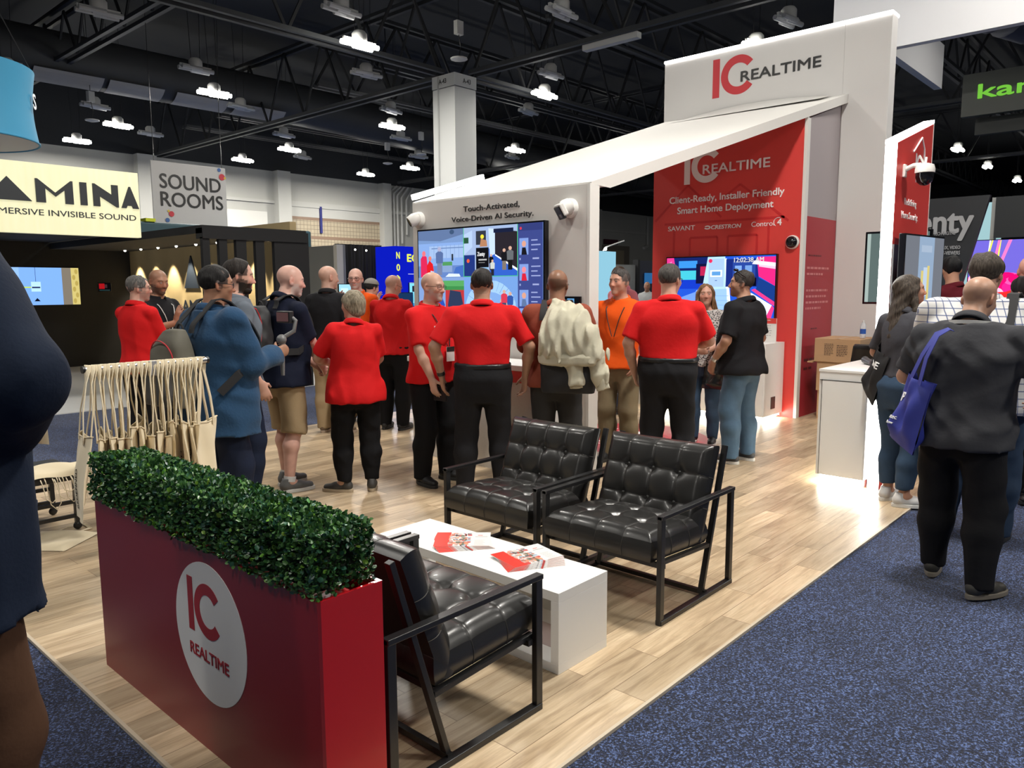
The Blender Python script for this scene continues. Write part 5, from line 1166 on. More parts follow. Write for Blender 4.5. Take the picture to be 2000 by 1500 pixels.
def ell(c, r, k=0.02, op='u', R=None, cuts=None):
    c = np.array(c, np.float32); r = np.array(r, np.float32); Rm = None if R is None else np.array(R, np.float32)
    def f(P):
        q = P - c
        if Rm is not None: q = q @ Rm
        k0 = np.sqrt(((q / r) ** 2).sum(-1)); k1 = np.sqrt(((q / (r * r)) ** 2).sum(-1)) + 1e-9
        return np.where(k0 < 1e-4, -r.min(), k0 * (k0 - 1) / k1)
    m = float(r.max()) if R is not None else r
    return Prim(f, c - m, c + m, k, op, cuts)
def loft(tab, k=0.02, n=2.35, off=None, cuts=None, infl=0.0):
    """stack of superelliptic slices; rows (z, half width, half depth, cx, cy)"""
    T = np.array(tab, np.float64); zz = np.linspace(T[0, 0], T[-1, 0], 90)
    cols = []
    for j in range(1, 5):
        c = np.interp(zz, T[:, 0], T[:, j]); w = 5
        c = np.convolve(np.pad(c, w, mode='edge'), np.ones(2 * w + 1) / (2 * w + 1), 'valid'); cols.append(c)
    a, b, cx, cy = cols; a = a + infl; b = b + infl
    if off is not None:
        o = np.array([off(z) for z in zz]); cx = cx + o[:, 0]; cy = cy + o[:, 1]
    z0, z1 = zz[0], zz[-1]
    def f(P):
        z = P[..., 2]
        A = np.interp(z, zz, a); B = np.interp(z, zz, b); X = np.abs(P[..., 0] - np.interp(z, zz, cx)) / A; Y = np.abs(P[..., 1] - np.interp(z, zz, cy)) / B
        s = (X ** n + Y ** n) ** (1 / n)
        d = (s - 1) * np.minimum(A, B)
        return np.maximum(d, np.maximum(z - z1, z0 - z)).astype(np.float32)
    m = max(a.max(), b.max()) + max(abs(cx).max(), abs(cy).max())
    return Prim(f, (-m, -m, z0), (m, m, z1), k, 'u', cuts)
def sdf_mesh(prims, h, cuts=(), wrinkle=None):
    lo = np.min([p.lo for p in prims if p.op == 'u'], 0) - 3 * h; hi = np.max([p.hi for p in prims if p.op == 'u'], 0) + 3 * h
    B = 8; bs = B * h; nb = np.ceil((hi - lo) / bs).astype(int)
    gi = np.stack(np.meshgrid(*[np.arange(n) for n in nb], indexing='ij'), -1).reshape(-1, 3)
    def ev(P, blo, bhi):
        d = np.full(P.shape[:-1], 0.5, np.float32)
        for p in prims:
            m = np.all((p.lo - p.k - 2 * h <= bhi) & (p.hi + p.k + 2 * h >= blo), -1)
            if not m.any(): continue
            di = p(P[m])
            if p.op == 'u': d[m] = smin(d[m], di, p.k)
            else: d[m] = smax(d[m], -di, p.k)
        for c, n in cuts: d = np.maximum(d, (P - c) @ n)
        return d
    cen = (lo + (gi + 0.5) * bs).astype(np.float32)
    dc = np.full(len(gi), 1e3, np.float32)
    for p in prims:
        if p.op != 'u': continue
        di = p(cen); dc = np.minimum(dc, di)
    act = dc < bs * 1.5
    # keep blocks that may contain the surface: evaluate fine only there
    gi = gi[act]; cen = cen[act]
    g9 = np.stack(np.meshgrid(*[np.arange(B + 1)] * 3, indexing='ij'), -1).reshape(-1, 3)
    VV = []; IDS = []; cells = {}; dims = nb * B
    alld = []
    for s in range(0, len(gi), 256):
        g = gi[s:s + 256]; blo = (lo + g * bs).astype(np.float32)
        P = (blo[:, None, :] + g9[None] * h).astype(np.float32)
        d = ev(P, blo - 0.0, blo + bs)
        if wrinkle is not None: d = d + wrinkle(P).astype(np.float32)
        alld.append(d.reshape(-1, B + 1, B + 1, B + 1))
    D = np.concatenate(alld)
    keep = (D.reshape(len(D), -1).min(1) < 0) & (D.reshape(len(D), -1).max(1) >= 0)
    D = D[keep]; gi = gi[keep]
    off = np.array([(i, j, k) for i in (0, 1) for j in (0, 1) for k in (0, 1)])
    C = np.stack([D[:, i:i + B, j:j + B, k:k + B] for i, j, k in off], -1)         # n,B,B,B,8
    neg = C < 0; has = neg.any(-1) & ~neg.all(-1)
    n_, i_, j_, k_ = np.nonzero(has); c8 = C[n_, i_, j_, k_]
    acc = np.zeros((len(c8), 3)); cnt = np.zeros(len(c8))
    for a in range(8):
        for ax in range(3):
            b = a | (4 >> ax)
            if b == a: continue
            da, db = c8[:, a], c8[:, b]; m = (da < 0) != (db < 0)
            t = da / np.where(m, da - db, 1)
            p = off[a].astype(float)[None] + 0; p = np.repeat(p, len(c8), 0); p[:, ax] += t
            acc[m] += p[m]; cnt[m] += 1
    cell = gi[n_] * B + np.stack([i_, j_, k_], 1)
    verts = lo + (cell + acc / cnt[:, None]) * h
    ids = (cell[:, 0].astype(np.int64) * (dims[1] + 1) + cell[:, 1]) * (dims[2] + 1) + cell[:, 2]
    order = np.argsort(ids); sid = ids[order]
    def look(c):
        q = (c[:, 0].astype(np.int64) * (dims[1] + 1) + c[:, 1]) * (dims[2] + 1) + c[:, 2]
        p = np.clip(np.searchsorted(sid, q), 0, len(sid) - 1); ok = sid[p] == q
        return order[p], ok
    F = []
    E = np.eye(3, dtype=int)
    for ax in range(3):
        sl0 = D[:, :B, :B, :B]; sl1 = [D[:, 1:, :B, :B], D[:, :B, 1:, :B], D[:, :B, :B, 1:]][ax]
        m = (sl0 < 0) != (sl1 < 0); n_, i_, j_, k_ = np.nonzero(m)
        c = gi[n_] * B + np.stack([i_, j_, k_], 1); u, v = E[(ax + 1) % 3], E[(ax + 2) % 3]
        q = [look(c - a) for a in (0 * u, u, u + v, v)]
        ok = q[0][1] & q[1][1] & q[2][1] & q[3][1]
        f = np.stack([x[0] for x in q], 1); fl = sl0[n_, i_, j_, k_] < 0
        f[~fl] = f[~fl][:, ::-1]
        F.append(f[ok])
    return verts.astype(np.float32), np.concatenate(F)
def smooth_verts(v, f, it=1, lam=0.5):
    for _ in range(it):
        acc = np.zeros_like(v); cnt = np.zeros(len(v), np.float32)
        for a in range(4):
            b = (a + 1) % 4
            np.add.at(acc, f[:, a], v[f[:, b]]); np.add.at(cnt, f[:, a], 1)
            np.add.at(acc, f[:, b], v[f[:, a]]); np.add.at(cnt, f[:, b], 1)
        v = v + lam * (acc / np.maximum(cnt, 1)[:, None] - v)
    return v
def np_mesh(name, v, f, m, parent=None, col=None, loc=None):
    me = bpy.data.meshes.new(name); me.vertices.add(len(v)); me.vertices.foreach_set('co', np.ascontiguousarray(v, np.float32).ravel())
    me.loops.add(f.size); me.loops.foreach_set('vertex_index', f.astype(np.int32).ravel())
    me.polygons.add(len(f)); me.polygons.foreach_set('loop_start', (np.arange(len(f)) * f.shape[1]).astype(np.int32))
    me.update(calc_edges=True); me.shade_smooth()
    if col is not None:
        at = me.color_attributes.new('Col', 'FLOAT_COLOR', 'POINT'); c4 = np.ones((len(v), 4), np.float32); c4[:, :3] = col; at.data.foreach_set('color', c4.ravel())
    me.materials.append(m)
    o = bpy.data.objects.new(name, me); COL.objects.link(o)
    if parent is not None: o.parent = parent
    return o
def rot(ax, deg):
    return np.array(Matrix.Rotation(math.radians(deg), 3, ax), np.float32)
def ik(S, T, l1, l2, hint):
    S, T, hint = [np.array(x, float) for x in (S, T, hint)]
    d = T - S; L = np.linalg.norm(d); mx = (l1 + l2) * 0.995
    if L > mx: T = S + d * mx / L; d = T - S; L = mx
    u = d / L; a = (l1 * l1 - l2 * l2 + L * L) / (2 * L); hh = math.sqrt(max(l1 * l1 - a * a, 0))
    p = hint - u * (hint @ u); n = np.linalg.norm(p); p = p / n if n > 1e-6 else np.array([1, 0, 0])
    return S + u * a + p * hh, T
def wrinkler(seed, amp, fx=26, fz=14):
    r = np.random.RandomState(seed); W = [(r.randn(3) * np.array([fx, fx, fz]), r.rand() * 6, 0.5 + r.rand()) for _ in range(5)]
    G = [(r.randn(3) * 9, r.rand() * 6) for _ in range(5)]
    def f(P):
        s = 0
        for (w, ph, a), (g, p2) in zip(W, G):
            q = P @ w + ph + 1.9 * np.sin(P @ g + p2); s = s + a * (0.45 * np.sin(q) + 1.1 * np.abs(np.sin(q * 0.5 + 1)) - 0.7)
        return s * amp / 2.0
    return f
# ------------------------------------------------------------------ people
SKIN = mat('skin', (0.5, 0.3, 0.2), 0.45, attr='Col', spec=0.4, bump=(160, 0.04, 0.002))
HAIRM = {}
def hair_mat(c):
    k = tuple(round(x, 3) for x in c)
    if k not in HAIRM:
        m = bpy.data.materials.new('hair'); m.use_nodes = True; n, l = nodes_of(m); b = n['Principled BSDF']
        tc = n.new('ShaderNodeTexCoord'); mp = n.new('ShaderNodeMapping'); mp.inputs['Scale'].default_value = (130, 130, 16)
        nz = n.new('ShaderNodeTexNoise'); nz.inputs['Scale'].default_value = 1.0; nz.inputs['Detail'].default_value = 4
        r = n.new('ShaderNodeValToRGB'); r.color_ramp.elements[0].position = 0.33; r.color_ramp.elements[1].position = 0.70
        r.color_ramp.elements[0].color = (*[x * 0.45 for x in c], 1); r.color_ramp.elements[1].color = (*[min(1, x * 1.7) for x in c], 1)
        l.new(tc.outputs['Object'], mp.inputs[0]); l.new(mp.outputs[0], nz.inputs['Vector']); l.new(nz.outputs['Fac'], r.inputs['Fac']); l.new(r.outputs['Color'], b.inputs['Base Color'])
        bp = n.new('ShaderNodeBump'); bp.inputs['Strength'].default_value = 0.5; bp.inputs['Distance'].default_value = 0.004
        l.new(nz.outputs['Fac'], bp.inputs['Height']); l.new(bp.outputs['Normal'], b.inputs['Normal']); b.inputs['Roughness'].default_value = 0.6; b.inputs['Specular IOR Level'].default_value = 0.2
        HAIRM[k] = m
    return HAIRM[k]
def cloth(name, c, rough=0.8, sc=34, st=0.30, sheen=0.0):
    return mat('cloth_' + name, c, rough, spec=0.15, bump=(sc, st, 0.006), var=(7, 0.06), sheen=sheen)
def head_frame(c, yaw, pitch, roll=0):
    R = rot('Z', yaw) @ rot('X', pitch) @ rot('Y', roll); return np.array(c, np.float32), R.astype(np.float32)
def person(label, pos, face, H=1.75, g=1.0, belly=0.0, sw=1.0, lean=0.0, side=0.0, head=(0, 0, 0), hd=(0, 0, 0), skin=(0.52, 0.30, 0.20), hair=None, hairc=(0.05, 0.04, 0.03),
           stub=0.0, beard=0.0, beardc=None, shirt=None, tucked=False, hem=0.86, sleeve='short', collar=True, trous=None, legs='long', shoe=(0.02, 0.02, 0.022), sole=(0.02, 0.02, 0.02),
           feet=None, armL=None, armR=None, glasses=None, belt=None, res=0.0075, female=False, seed=1, extra=None, loose=0.0, shorts_skin=None, bald_top=False, lanyard=None, wr=1.0, socks=None, scale_head=1.0, cuff=None):
    s = H / 1.75
    t = empty('person', label, 'person', (pos[0], pos[1], pos[2] if len(pos) > 2 else 0.0), math.radians(face - 90))
    tl, tsd = math.tan(math.radians(lean)), math.tan(math.radians(side))
    def off(z):
        d = max(0.0, z - 0.95); return (tsd * d, tl * d)
    def up(x, y, z): o = off(z); return np.array([x + o[0], y + o[1], z], np.float32)
    if female:
        tab = [(0.74, .172, .125, 0, -.01), (0.84, .188, .136, 0, -.014), (.92, .180, .128, 0, -.008), (1.0, .155, .108, 0, 0), (1.08, .142, .102, 0, .004), (1.18, .150, .112, 0, .01), (1.27, .160, .128, 0, .018), (1.36, .158, .108, 0, 0), (1.42, .140, .086, 0, -.01), (1.46, .09, .066, 0, -.012), (1.5, .055, .055, 0, -.006)]; sw *= 0.88
    else:
        tab = [(0.74, .168, .118, 0, -.005), (0.84, .178, .128, 0, -.012), (.92, .172, .122, 0, -.008), (1.0, .162, .113, 0, 0), (1.10, .160, .113, 0, .006), (1.20, .170, .119, 0, .006), (1.30, .180, .123, 0, 0), (1.38, .176, .112, 0, -.008), (1.43, .150, .090, 0, -.012), (1.47, .10, .070, 0, -.012), (1.5, .060, .058, 0, -.006)]
    T = []
    for z, a, b, cx, cy in tab:
        w = np.clip((1.45 - z) / 0.15, 0, 1); gg = 1 + (g - 1) * w; bl = belly * math.exp(-((z - 1.06) / 0.13) ** 2)
        wide = 1 + (sw - 1) * np.clip((z - 1.15) / 0.15, 0, 1) * w
        T.append((z, a * gg * wide + bl * 0.35, b * gg + bl * 0.5, cx, cy + bl * 0.5))
    SHX = 0.178 * sw * (1 + (g - 1) * 0.5)
    sh = {sd: up(sd * SHX, -0.010, 1.398) for sd in (-1, 1)}
    hc0 = up(0, 0.028, 1.628) + np.array(hd, np.float32)
    hc, R = head_frame(hc0, head[0], head[1], head[2])
    HS = scale_head
    hp = lambda x, y, z: hc + R @ np.array([x * HS, y * HS, z * HS], np.float32)
    nb = up(0, -0.012, 1.46)
    # ---- arms
    arms = {}
    for sd, spec in ((-1, armL), (1, armR)):
        a = dict(w=(sd * (SHX + 0.062 + 0.03 * (g - 1)), 0.045, 0.905), hint=(sd * 0.5, -1, -0.1), n=(-sd, 0.1, 0), curl=0.45, d=None)
        if spec: a.update(spec)
        w = np.array(a['w'], float)
        e, w = ik(sh[sd], w, 0.280, 0.255, a['hint'])
        fd = (w - e) / np.linalg.norm(w - e); d = fd if a['d'] is None else np.array(a['d'], float) / np.linalg.norm(a['d'])
        n = np.array(a['n'], float); n = n - d * (n @ d); n = n / (np.linalg.norm(n) + 1e-9)
        th = np.cross(d, n) if sd > 0 else np.cross(n, d)
        arms[sd] = dict(e=e, w=w, d=d, n=n, th=th, fd=fd, curl=a['curl'], curls=a.get('curls'), hide=a.get('hide', False))
    # ---- legs
    feet = feet or ((-0.105, 0.0, 8), (0.105, 0.0, -8))
    legd = {}
    for sd, (fx, fy, fyaw) in ((-1, feet[0]), (1, feet[1])):
        hip = np.array([sd * 0.092 * (1 + (g - 1) * 0.6), -0.005, 0.885]); an = np.array([fx, fy - 0.0, 0.085])
        k_, an2 = ik(hip, an, 0.405, 0.400, (sd * 0.12, 1, 0)); legd[sd] = (hip, k_, an, fyaw)
    # ---- body: one continuous skin
    P = []
    P.append(loft([(0.83, T[0][1] * 0.8, T[0][2] * 0.8, 0, -.008)] + [r for r in T if r[0] > 0.86], 0.04, off=off, infl=-0.022))
    P.append(cone(nb + np.array([0, 0.0, -0.02]), hp(0, -0.018, -0.055), 0.061 * (0.9 if female else 1.0) * (1 + 0.4 * (g - 1)), 0.057 * (0.88 if female else 1.0), 0.03))
    for sd in (-1, 1):
        a = arms[sd]; ag = 1 + (g - 1) * 0.6
        P.append(cone(up(sd * 0.055, -0.014, 1.437), sh[sd], 0.046, 0.045 * ag, 0.03))
        P.append(cone(sh[sd], a['e'], 0.047 * ag, 0.039 * ag, 0.02))
        mid = a['e'] + (a['w'] - a['e']) * 0.35
        P.append(cone(a['e'], mid, 0.038 * ag, 0.040 * ag, 0.02)); P.append(cone(mid, a['w'], 0.039 * ag, 0.0265, 0.02))
        if legs != 'none':
            hip, kn, an, fy = legd[sd]
            P.append(cone(hip, kn, 0.078 * ag, 0.052 * ag, 0.03))
            cm = kn + (an - kn) * 0.3 + np.array([0, -0.018, 0]); P.append(cone(kn, cm, 0.050 * ag, 0.054 * ag, 0.03)); P.append(cone(cm, an, 0.053 * ag, 0.036, 0.03))
            P.append(cone(an, an + rot('Z', fy) @ np.array([0, 0.06, -0.03]), 0.036, 0.03, 0.02))
        # hand
        if not a['hide']:
            w, d, n, th = a['w'], a['d'], a['n'], a['th']
            P.append(cone(w - d * 0.01, w + d * 0.035, 0.026, 0.034, 0.015, flat=(n, 0.62)))
            P.append(cone(w + d * 0.03 + th * 0.006, w + d * 0.082, 0.038, 0.040, 0.012, flat=(n, 0.40)))
            cl = a['curls'] or [a['curl']] * 5
            for i, (o, ln) in enumerate(((0.031, 0.94), (0.0105, 1.04), (-0.0105, 0.97), (-0.031, 0.78))):
                p = w + d * (0.088 - 0.004 * abs(i - 1)) + th * o; c = cl[i + 1] * (1 + 0.08 * (i - 1.5)); dd = d * 1.0; spread = th * o * 0.9
                ang = c * 0.55
                for j, (sl, r0, r1) in enumerate(((0.043, 0.0094, 0.0086), (0.027, 0.0086, 0.0078), (0.021, 0.0077, 0.0066))):
                    dv = (d + spread) * math.cos(ang) + n * math.sin(ang); dv = dv / np.linalg.norm(dv); q = p + dv * sl * ln
                    P.append(cone(p, q, r0, r1, 0.004 if j else 0.008)); p = q; ang += c
            p = w + d * 0.022 + th * 0.026 + n * 0.008; c = cl[0]; dv = d * 0.62 + th * 0.68 + n * 0.30 * (0.5 + c); dv = dv / np.linalg.norm(dv)
            q = p + dv * 0.042; P.append(cone(p, q, 0.0145, 0.0105, 0.012)); dv2 = d * (0.8) + th * (0.35 - 0.3 * c) + n * (0.25 + 0.5 * c); dv2 = dv2 / np.linalg.norm(dv2)
            P.append(cone(q, q + dv2 * 0.034, 0.0105, 0.0082, 0.005))
    # head
    def he(c, r, k, op='u'): return ell(hp(*c), np.array(r) * HS, k, op, R)
    def hcn(a, b, ra, rb, k, op='u', flat=None): return cone(hp(*a), hp(*b), ra * HS, rb * HS, k, op, None if flat is None else (R @ np.array(flat[0], np.float32), flat[1]))
    fw = 0.93 if female else 1.0
    P.append(he((0, -.014, .032), (.0765 * fw, .097, .086), 0.02))
    P.append(he((0, .020, -.025), (.066 * fw, .072, .082), 0.03))
    P.append(hcn((0, .030, -.060), (0, .060, -.090), .050 * fw, .028 * fw, 0.025))
    P.append(he((0, .070, -.098), (.022, .018, .016), 0.015))
    P.append(he((0, .071, .026), (.050, .020, .013), 0.015))
    for sx in (-1, 1):
        P.append(he((sx * .040, .062, -.022), (.020, .018, .018), 0.02))
        P.append(he((sx * .031, .092, .003), (.016, .012, .010), 0.010, 's'))
        P.append(he((sx * .031, .0785, .003), (.0125, .0125, .0115), 0.004))
        P.append(ell(hp(sx * .077 * fw, -.012, -.010), np.array((.009, .021, .033)) * HS, 0.008, 'u', R @ rot('Z', sx * 22)))
        P.append(ell(hp(sx * .083 * fw, -.006, -.004), np.array((.006, .010, .017)) * HS, 0.004, 's', R @ rot('Z', sx * 22)))
        P.append(he((sx * .012, .094, -.034), (.008, .010, .007), 0.006))
    P.append(hcn((0, .083, .010), (0, .106, -.030), .009, .0115, 0.012))
    P.append(he((0, .084, -.058), (.023, .011, .0065), 0.006)); P.append(he((0, .082, -.071), (.020, .012, .0075), 0.006))
    P.append(he((0, .097, -.0645), (.020, .010, .0016), 0.003, 's'))
    v, f = sdf_mesh(P, res); v = smooth_verts(v, f, 1, 0.35)
    q = (v - hc) @ R / HS; x, y, z = q[:, 0], q[:, 1], q[:, 2]; inh = (np.abs(x) < .11) & (np.abs(y) < .14) & (z > -.13) & (z < .14)
    col = np.tile(np.array(skin, np.float32), (len(v), 1))
    rs = np.random.RandomState(seed); nz = np.sin(v @ (rs.randn(3, 3) * 35)).sum(1) * 0.03 + np.sin(v @ (rs.randn(3, 3) * 90)).sum(1) * 0.02
    col *= (1 + nz)[:, None]
    def mixc(m, c, a): col[m] = col[m] * (1 - a) + np.array(c, np.float32) * a
    mixc(inh & (y > .05) & (np.abs(z + .02) < .03) & (np.abs(x) < .06), (skin[0] * 1.12, skin[1] * 0.82, skin[2] * 0.80), 0.5)
    mixc(inh & (np.abs(x) > .076), (skin[0] * 1.05, skin[1] * 0.75, skin[2] * 0.7), 0.6)
    if stub: mixc(inh & (y - z < .010) & (z > -.075), hairc, stub * (0.35 if bald_top else 1.0)); 
    if bald_top: mixc(inh & (y - z < -0.02) & (z < .035) & (z > -.07), hairc, stub)
    bc = beardc or hairc
    if hair in ('crop', 'thick', 'recede'):
        xm = .056 if hair != 'recede' else .060
        mixc(inh & (np.abs(x) > xm - .25 * np.maximum(z - .03, 0)) & (y < .050 - .12 * np.abs(z - .04)) & (y > -.06) & (z > .006) & (z < .12), hairc, .9); mixc(inh & (np.abs(x) > .058) & (y < .016) & (y > -.012) & (z > -.028) & (z < .02), hairc, .75)
    if beard: mixc(inh & (z < -.042) & (z > -.118) & (y > -.005) & ((np.abs(x) > .016) | (z < -.078) | (z > -.054)), bc, beard); mixc(inh & (z < -.02) & (z > -.05) & (y > -.02) & (y < .05) & (np.abs(x) > .045), bc, beard * 0.8)
    mixc(inh & (y > .07) & (np.abs(z + .064) < .010) & (np.abs(x) < .024), (skin[0] * 0.85, skin[1] * 0.5, skin[2] * 0.5), 0.7)
    mixc(inh & (y > .055) & (np.abs(np.abs(x) - .032) < .020) & (np.abs(z - .026 + 4 * (np.abs(x) - .032) ** 2 * 6) < .0055), hairc if hair else tuple(c * 0.35 for c in skin), 0.75)
    er = np.sqrt((np.abs(x) - .031) ** 2 + ((z - .003) * 1.35) ** 2); mixc(inh & (y > .06) & (er < .0088), (0.42, 0.38, 0.36), 0.8); mixc(inh & (y > .06) & (er < .0056), (0.02, 0.015, 0.012), 0.95)
    mixc(inh & (y > .06) & (np.abs(er - .0100) < .0020) & (z > .002), (0.03, 0.02, 0.02), 0.7)
    body = np_mesh('body', v * s, f, SKIN, t, col)
    # ---- hair
    if hair:
        Hh = []
        pl = lambda nx, ny, nz_, d: (hp(*(np.array((nx, ny, nz_)) * d / (nx * nx + ny * ny + nz_ * nz_))), (R @ np.array((nx, ny, nz_), np.float32) / math.sqrt(nx * nx + ny * ny + nz_ * nz_)).astype(np.float32))
        hw = wrinkler(seed + 3, 0.0032 if hair in ('crop', 'recede') else 0.005, 60, 26); cuts = []
        if hair in ('crop', 'thick', 'recede'):
            e = {'crop': .0015, 'thick': .009, 'recede': .002}[hair]
            Hh.append(he((0, -.015, .034 + e * .4), (.0785 + e, .100 + e, .088 + e), 0.02))
            cuts = [pl(0, 1, -.65, .026 if hair != 'recede' else .004), pl(0, 0, -1, .070), pl(0, 1, -0.25, .056 if hair != 'recede' else .03)]
        elif hair == 'bob':
            Hh.append(he((0, -.018, .022), (.094, .108, .108), 0.03)); Hh.append(he((0, -.055, -.055), (.072, .055, .055), 0.03))
            for sx in (-1, 1): Hh.append(hcn((sx * .075, -.01, .01), (sx * .072, .02, -.060), .026, .016, 0.02))
            cuts = [pl(0, 1, -0.75, .022), pl(0, 0, -1, .105)]
        elif hair == 'long':
            Hh.append(he((0, -.018, .026), (.090, .106, .098), 0.03))
            Hh.append(hcn((0, -.060, -.01), (0, -.155, -.33), .090, .088, 0.04, flat=((0, 1, 0), 0.55)))
            for sx in (-1, 1): Hh.append(hcn((sx * .074, -.015, .02), (sx * .098, .000, -.16), .024, .030, 0.03)); Hh.append(hcn((sx * .098, .000, -.16), (sx * .088, -.01, -.31), .030, .022, 0.03))
            cuts = [pl(0, 1, -0.28, .040)]
        hv, hf = sdf_mesh(Hh, 0.007, cuts, hw); hv = smooth_verts(hv, hf, 1, 0.4)
        np_mesh('hair', hv * s, hf, hair_mat(hairc), t)
    if beard > 0.8:
        Bd = [he((0, .050, -.088), (.046, .044, .036), 0.02)]
        bv, bf = sdf_mesh(Bd, 0.007, [(hp(0, 0, -.074), (R @ V3(0, 0, 1))), (hp(0, .022, 0), (R @ V3(0, -1, 0)))], wrinkler(seed + 9, 0.003, 70, 60)); np_mesh('beard', bv * s, bf, hair_mat(bc), t)
    # ---- shirt
    h2 = max(0.010, res * 1.35)
    fit = 0.012 + loose
    if shirt is not None:
        S = []; fl_ = 0.032 if legs == 'shorts' else 0.012 if female else 0.018; T2 = [(z, a + (fl_ if z < 0.9 else fl_ * .4 if z < .95 else 0), b + (fl_ if z < 0.9 else fl_ * .4 if z < .95 else 0), cx, cy) for z, a, b, cx, cy in T if z < 1.49]
        if sleeve == 'long' and hem < 0.8: T2 = [(hem - 0.06, T2[0][1] + 0.03, T2[0][2] + 0.03, 0, -0.005)] + T2
        S.append(loft(T2, 0.03, off=off, infl=fit))
        for sd in (-1, 1):
            a = arms[sd]; ag = 1 + (g - 1) * 0.6; e, w = a['e'], a['w']
            S.append(cone(up(sd * 0.058, -0.014, 1.436), sh[sd], 0.052, 0.054 * ag + loose * .6, 0.03))
            ud = (e - sh[sd]) / np.linalg.norm(e - sh[sd])
            if sleeve == 'short':
                fr = 0.86; end = sh[sd] + (e - sh[sd]) * fr
                S.append(cone(sh[sd], end + ud * 0.05, 0.056 * ag + loose * .6, 0.062 * ag + loose * .6, 0.028, cuts=[(end.astype(np.float32), ud.astype(np.float32))]))
            elif sleeve == 'long':
                S.append(cone(sh[sd], e, 0.062 * ag + loose, 0.054 * ag + loose, 0.03)); endw = w - a['fd'] * 0.0
                S.append(cone(e, endw + a['fd'] * 0.04, 0.053 * ag + loose, 0.040 + loose, 0.025, cuts=[(endw.astype(np.float32), a['fd'].astype(np.float32))]))
            elif sleeve == 'three':
                S.append(cone(sh[sd], e, 0.060 * ag + loose, 0.052 * ag + loose, 0.03)); endw = e + (w - e) * 0.35
                S.append(cone(e, endw + a['fd'] * 0.04, 0.052 * ag + loose, 0.045 + loose, 0.025, cuts=[(endw.astype(np.float32), a['fd'].astype(np.float32))]))
        hz = 1.022 if tucked else hem
        sv, sf = sdf_mesh(S, h2, [(V3(0, 0, hz), V3(0, 0, -1))], wrinkler(seed, 0.0042 * wr, 20, 13)); sv = smooth_verts(sv, sf, 1, 0.5)
        so = np_mesh('shirt', sv * s, sf, shirt, t)
        if collar:
            cb_ = MB(); ax = unit(Vector(hp(0, -.018, -.055)) - Vector(nb)); c0 = Vector(nb) + ax * 0.0
            fx_ = Vector((1, 0, 0)); fy_ = ax.cross(fx_).normalized(); fx_ = fy_.cross(ax).normalized(); rr_ = 0.061 * (0.9 if female else 1.0) * (1 + 0.4 * (g - 1))
            def cf(u, v_):
                a_ = 2 * PI * (u * 0.90 + 0.05) + PI / 2          # opening at the front
                front = 0.5 + 0.5 * math.sin(a_)
                prof = [(0.006, -0.01), (0.009, 0.022), (0.016, 0.030), (0.024, 0.018), (0.030, -0.012 - 0.022 * front)]
                i = v_ * 4; k0 = min(3, int(i)); fr = i - k0; r_ = prof[k0][0] * (1 - fr) + prof[k0 + 1][0] * fr; hz_ = prof[k0][1] * (1 - fr) + prof[k0 + 1][1] * fr
                p_ = c0 + fx_ * math.cos(a_) * (rr_ + r_) + fy_ * math.sin(a_) * (rr_ + r_ + 0.004) + ax * (hz_ + 0.012 - 0.012 * front)
                return p_ * s
            cb_.grid(cf, 36, 8); co = cb_.build('collar', shirt, so, smooth='all'); sd_ = co.modifiers.new('solid', 'SOLIDIFY'); sd_.thickness = 0.004
    # ---- trousers
    if trous is not None:
        Q = [loft([(0.74, T[0][1] * 0.50, T[0][2] * 0.55, 0, -.008), (0.80, T[0][1] * 0.78, T[0][2] * 0.78, 0, -.008)] + [r for r in T if 0.87 < r[0] < 1.15], 0.05, off=off, infl=0.026 if tucked else 0.008)]
        for sd in (-1, 1):
            hip, kn, an, fy = legd[sd]; ag = 1 + (g - 1) * 0.8; fa = 0.012 if female else 0.0
            Q.append(cone(hip + np.array([0, -0.01, 0.0]), kn, 0.099 * ag + (0.008 if tucked else 0), 0.082 * ag - fa * 0.7, 0.035)); an2 = an + np.array([0, -0.004, -0.03])
            if legs == 'shorts':
                en = kn + (an - kn) * 0.06; dn = (an - kn) / np.linalg.norm(an - kn)
                cc_ = [(en.astype(np.float32), dn.astype(np.float32))]; Q[-1] = cone(hip, kn, 0.092 * ag, 0.086 * ag, 0.02, cuts=cc_); Q.append(cone(kn, kn + dn * 0.10, 0.086 * ag, 0.088 * ag, 0.02, cuts=cc_))
            else:
                cm = kn + (an2 - kn) * 0.35 + np.array([0, -0.010, 0])
                Q.append(cone(kn, cm, 0.081 * ag - fa * 0.6, 0.079 * ag - fa * 0.6, 0.03)); Q.append(cone(cm, an2, 0.079 * ag - fa * 0.6, 0.070 - fa * 1.3, 0.03))
        wz = 1.035 if tucked else max(0.95, min(1.0, hem + 0.07))
        qv, qf = sdf_mesh(Q, h2, [(V3(0, 0, wz), V3(0, 0, 1)), (V3(0, 0, cuff if cuff else 0.052), V3(0, 0, -1))], wrinkler(seed + 1, 0.0036 * wr, 17, 9)); qv = smooth_verts(qv, qf, 1, 0.5)
        to = np_mesh('shorts' if legs == 'shorts' else 'trousers', qv * s, qf, trous, t)
        if belt:
            bv, bf = sdf_mesh([loft([r for r in T if r[0] < 1.15], 0.03, off=off, infl=0.031)], 0.009, [(V3(0, 0, 1.034), V3(0, 0, 1)), (V3(0, 0, 1.000), V3(0, 0, -1))]); np_mesh('belt', bv * s, bf, belt, to)
    # ---- shoes
    sm_ = mat('shoe_%.3f_%.3f_%.3f' % shoe, shoe, 0.5, bump=(90, 0.15, 0.003)); sol = mat('sole_%.3f_%.3f_%.3f' % sole, sole, 0.55)
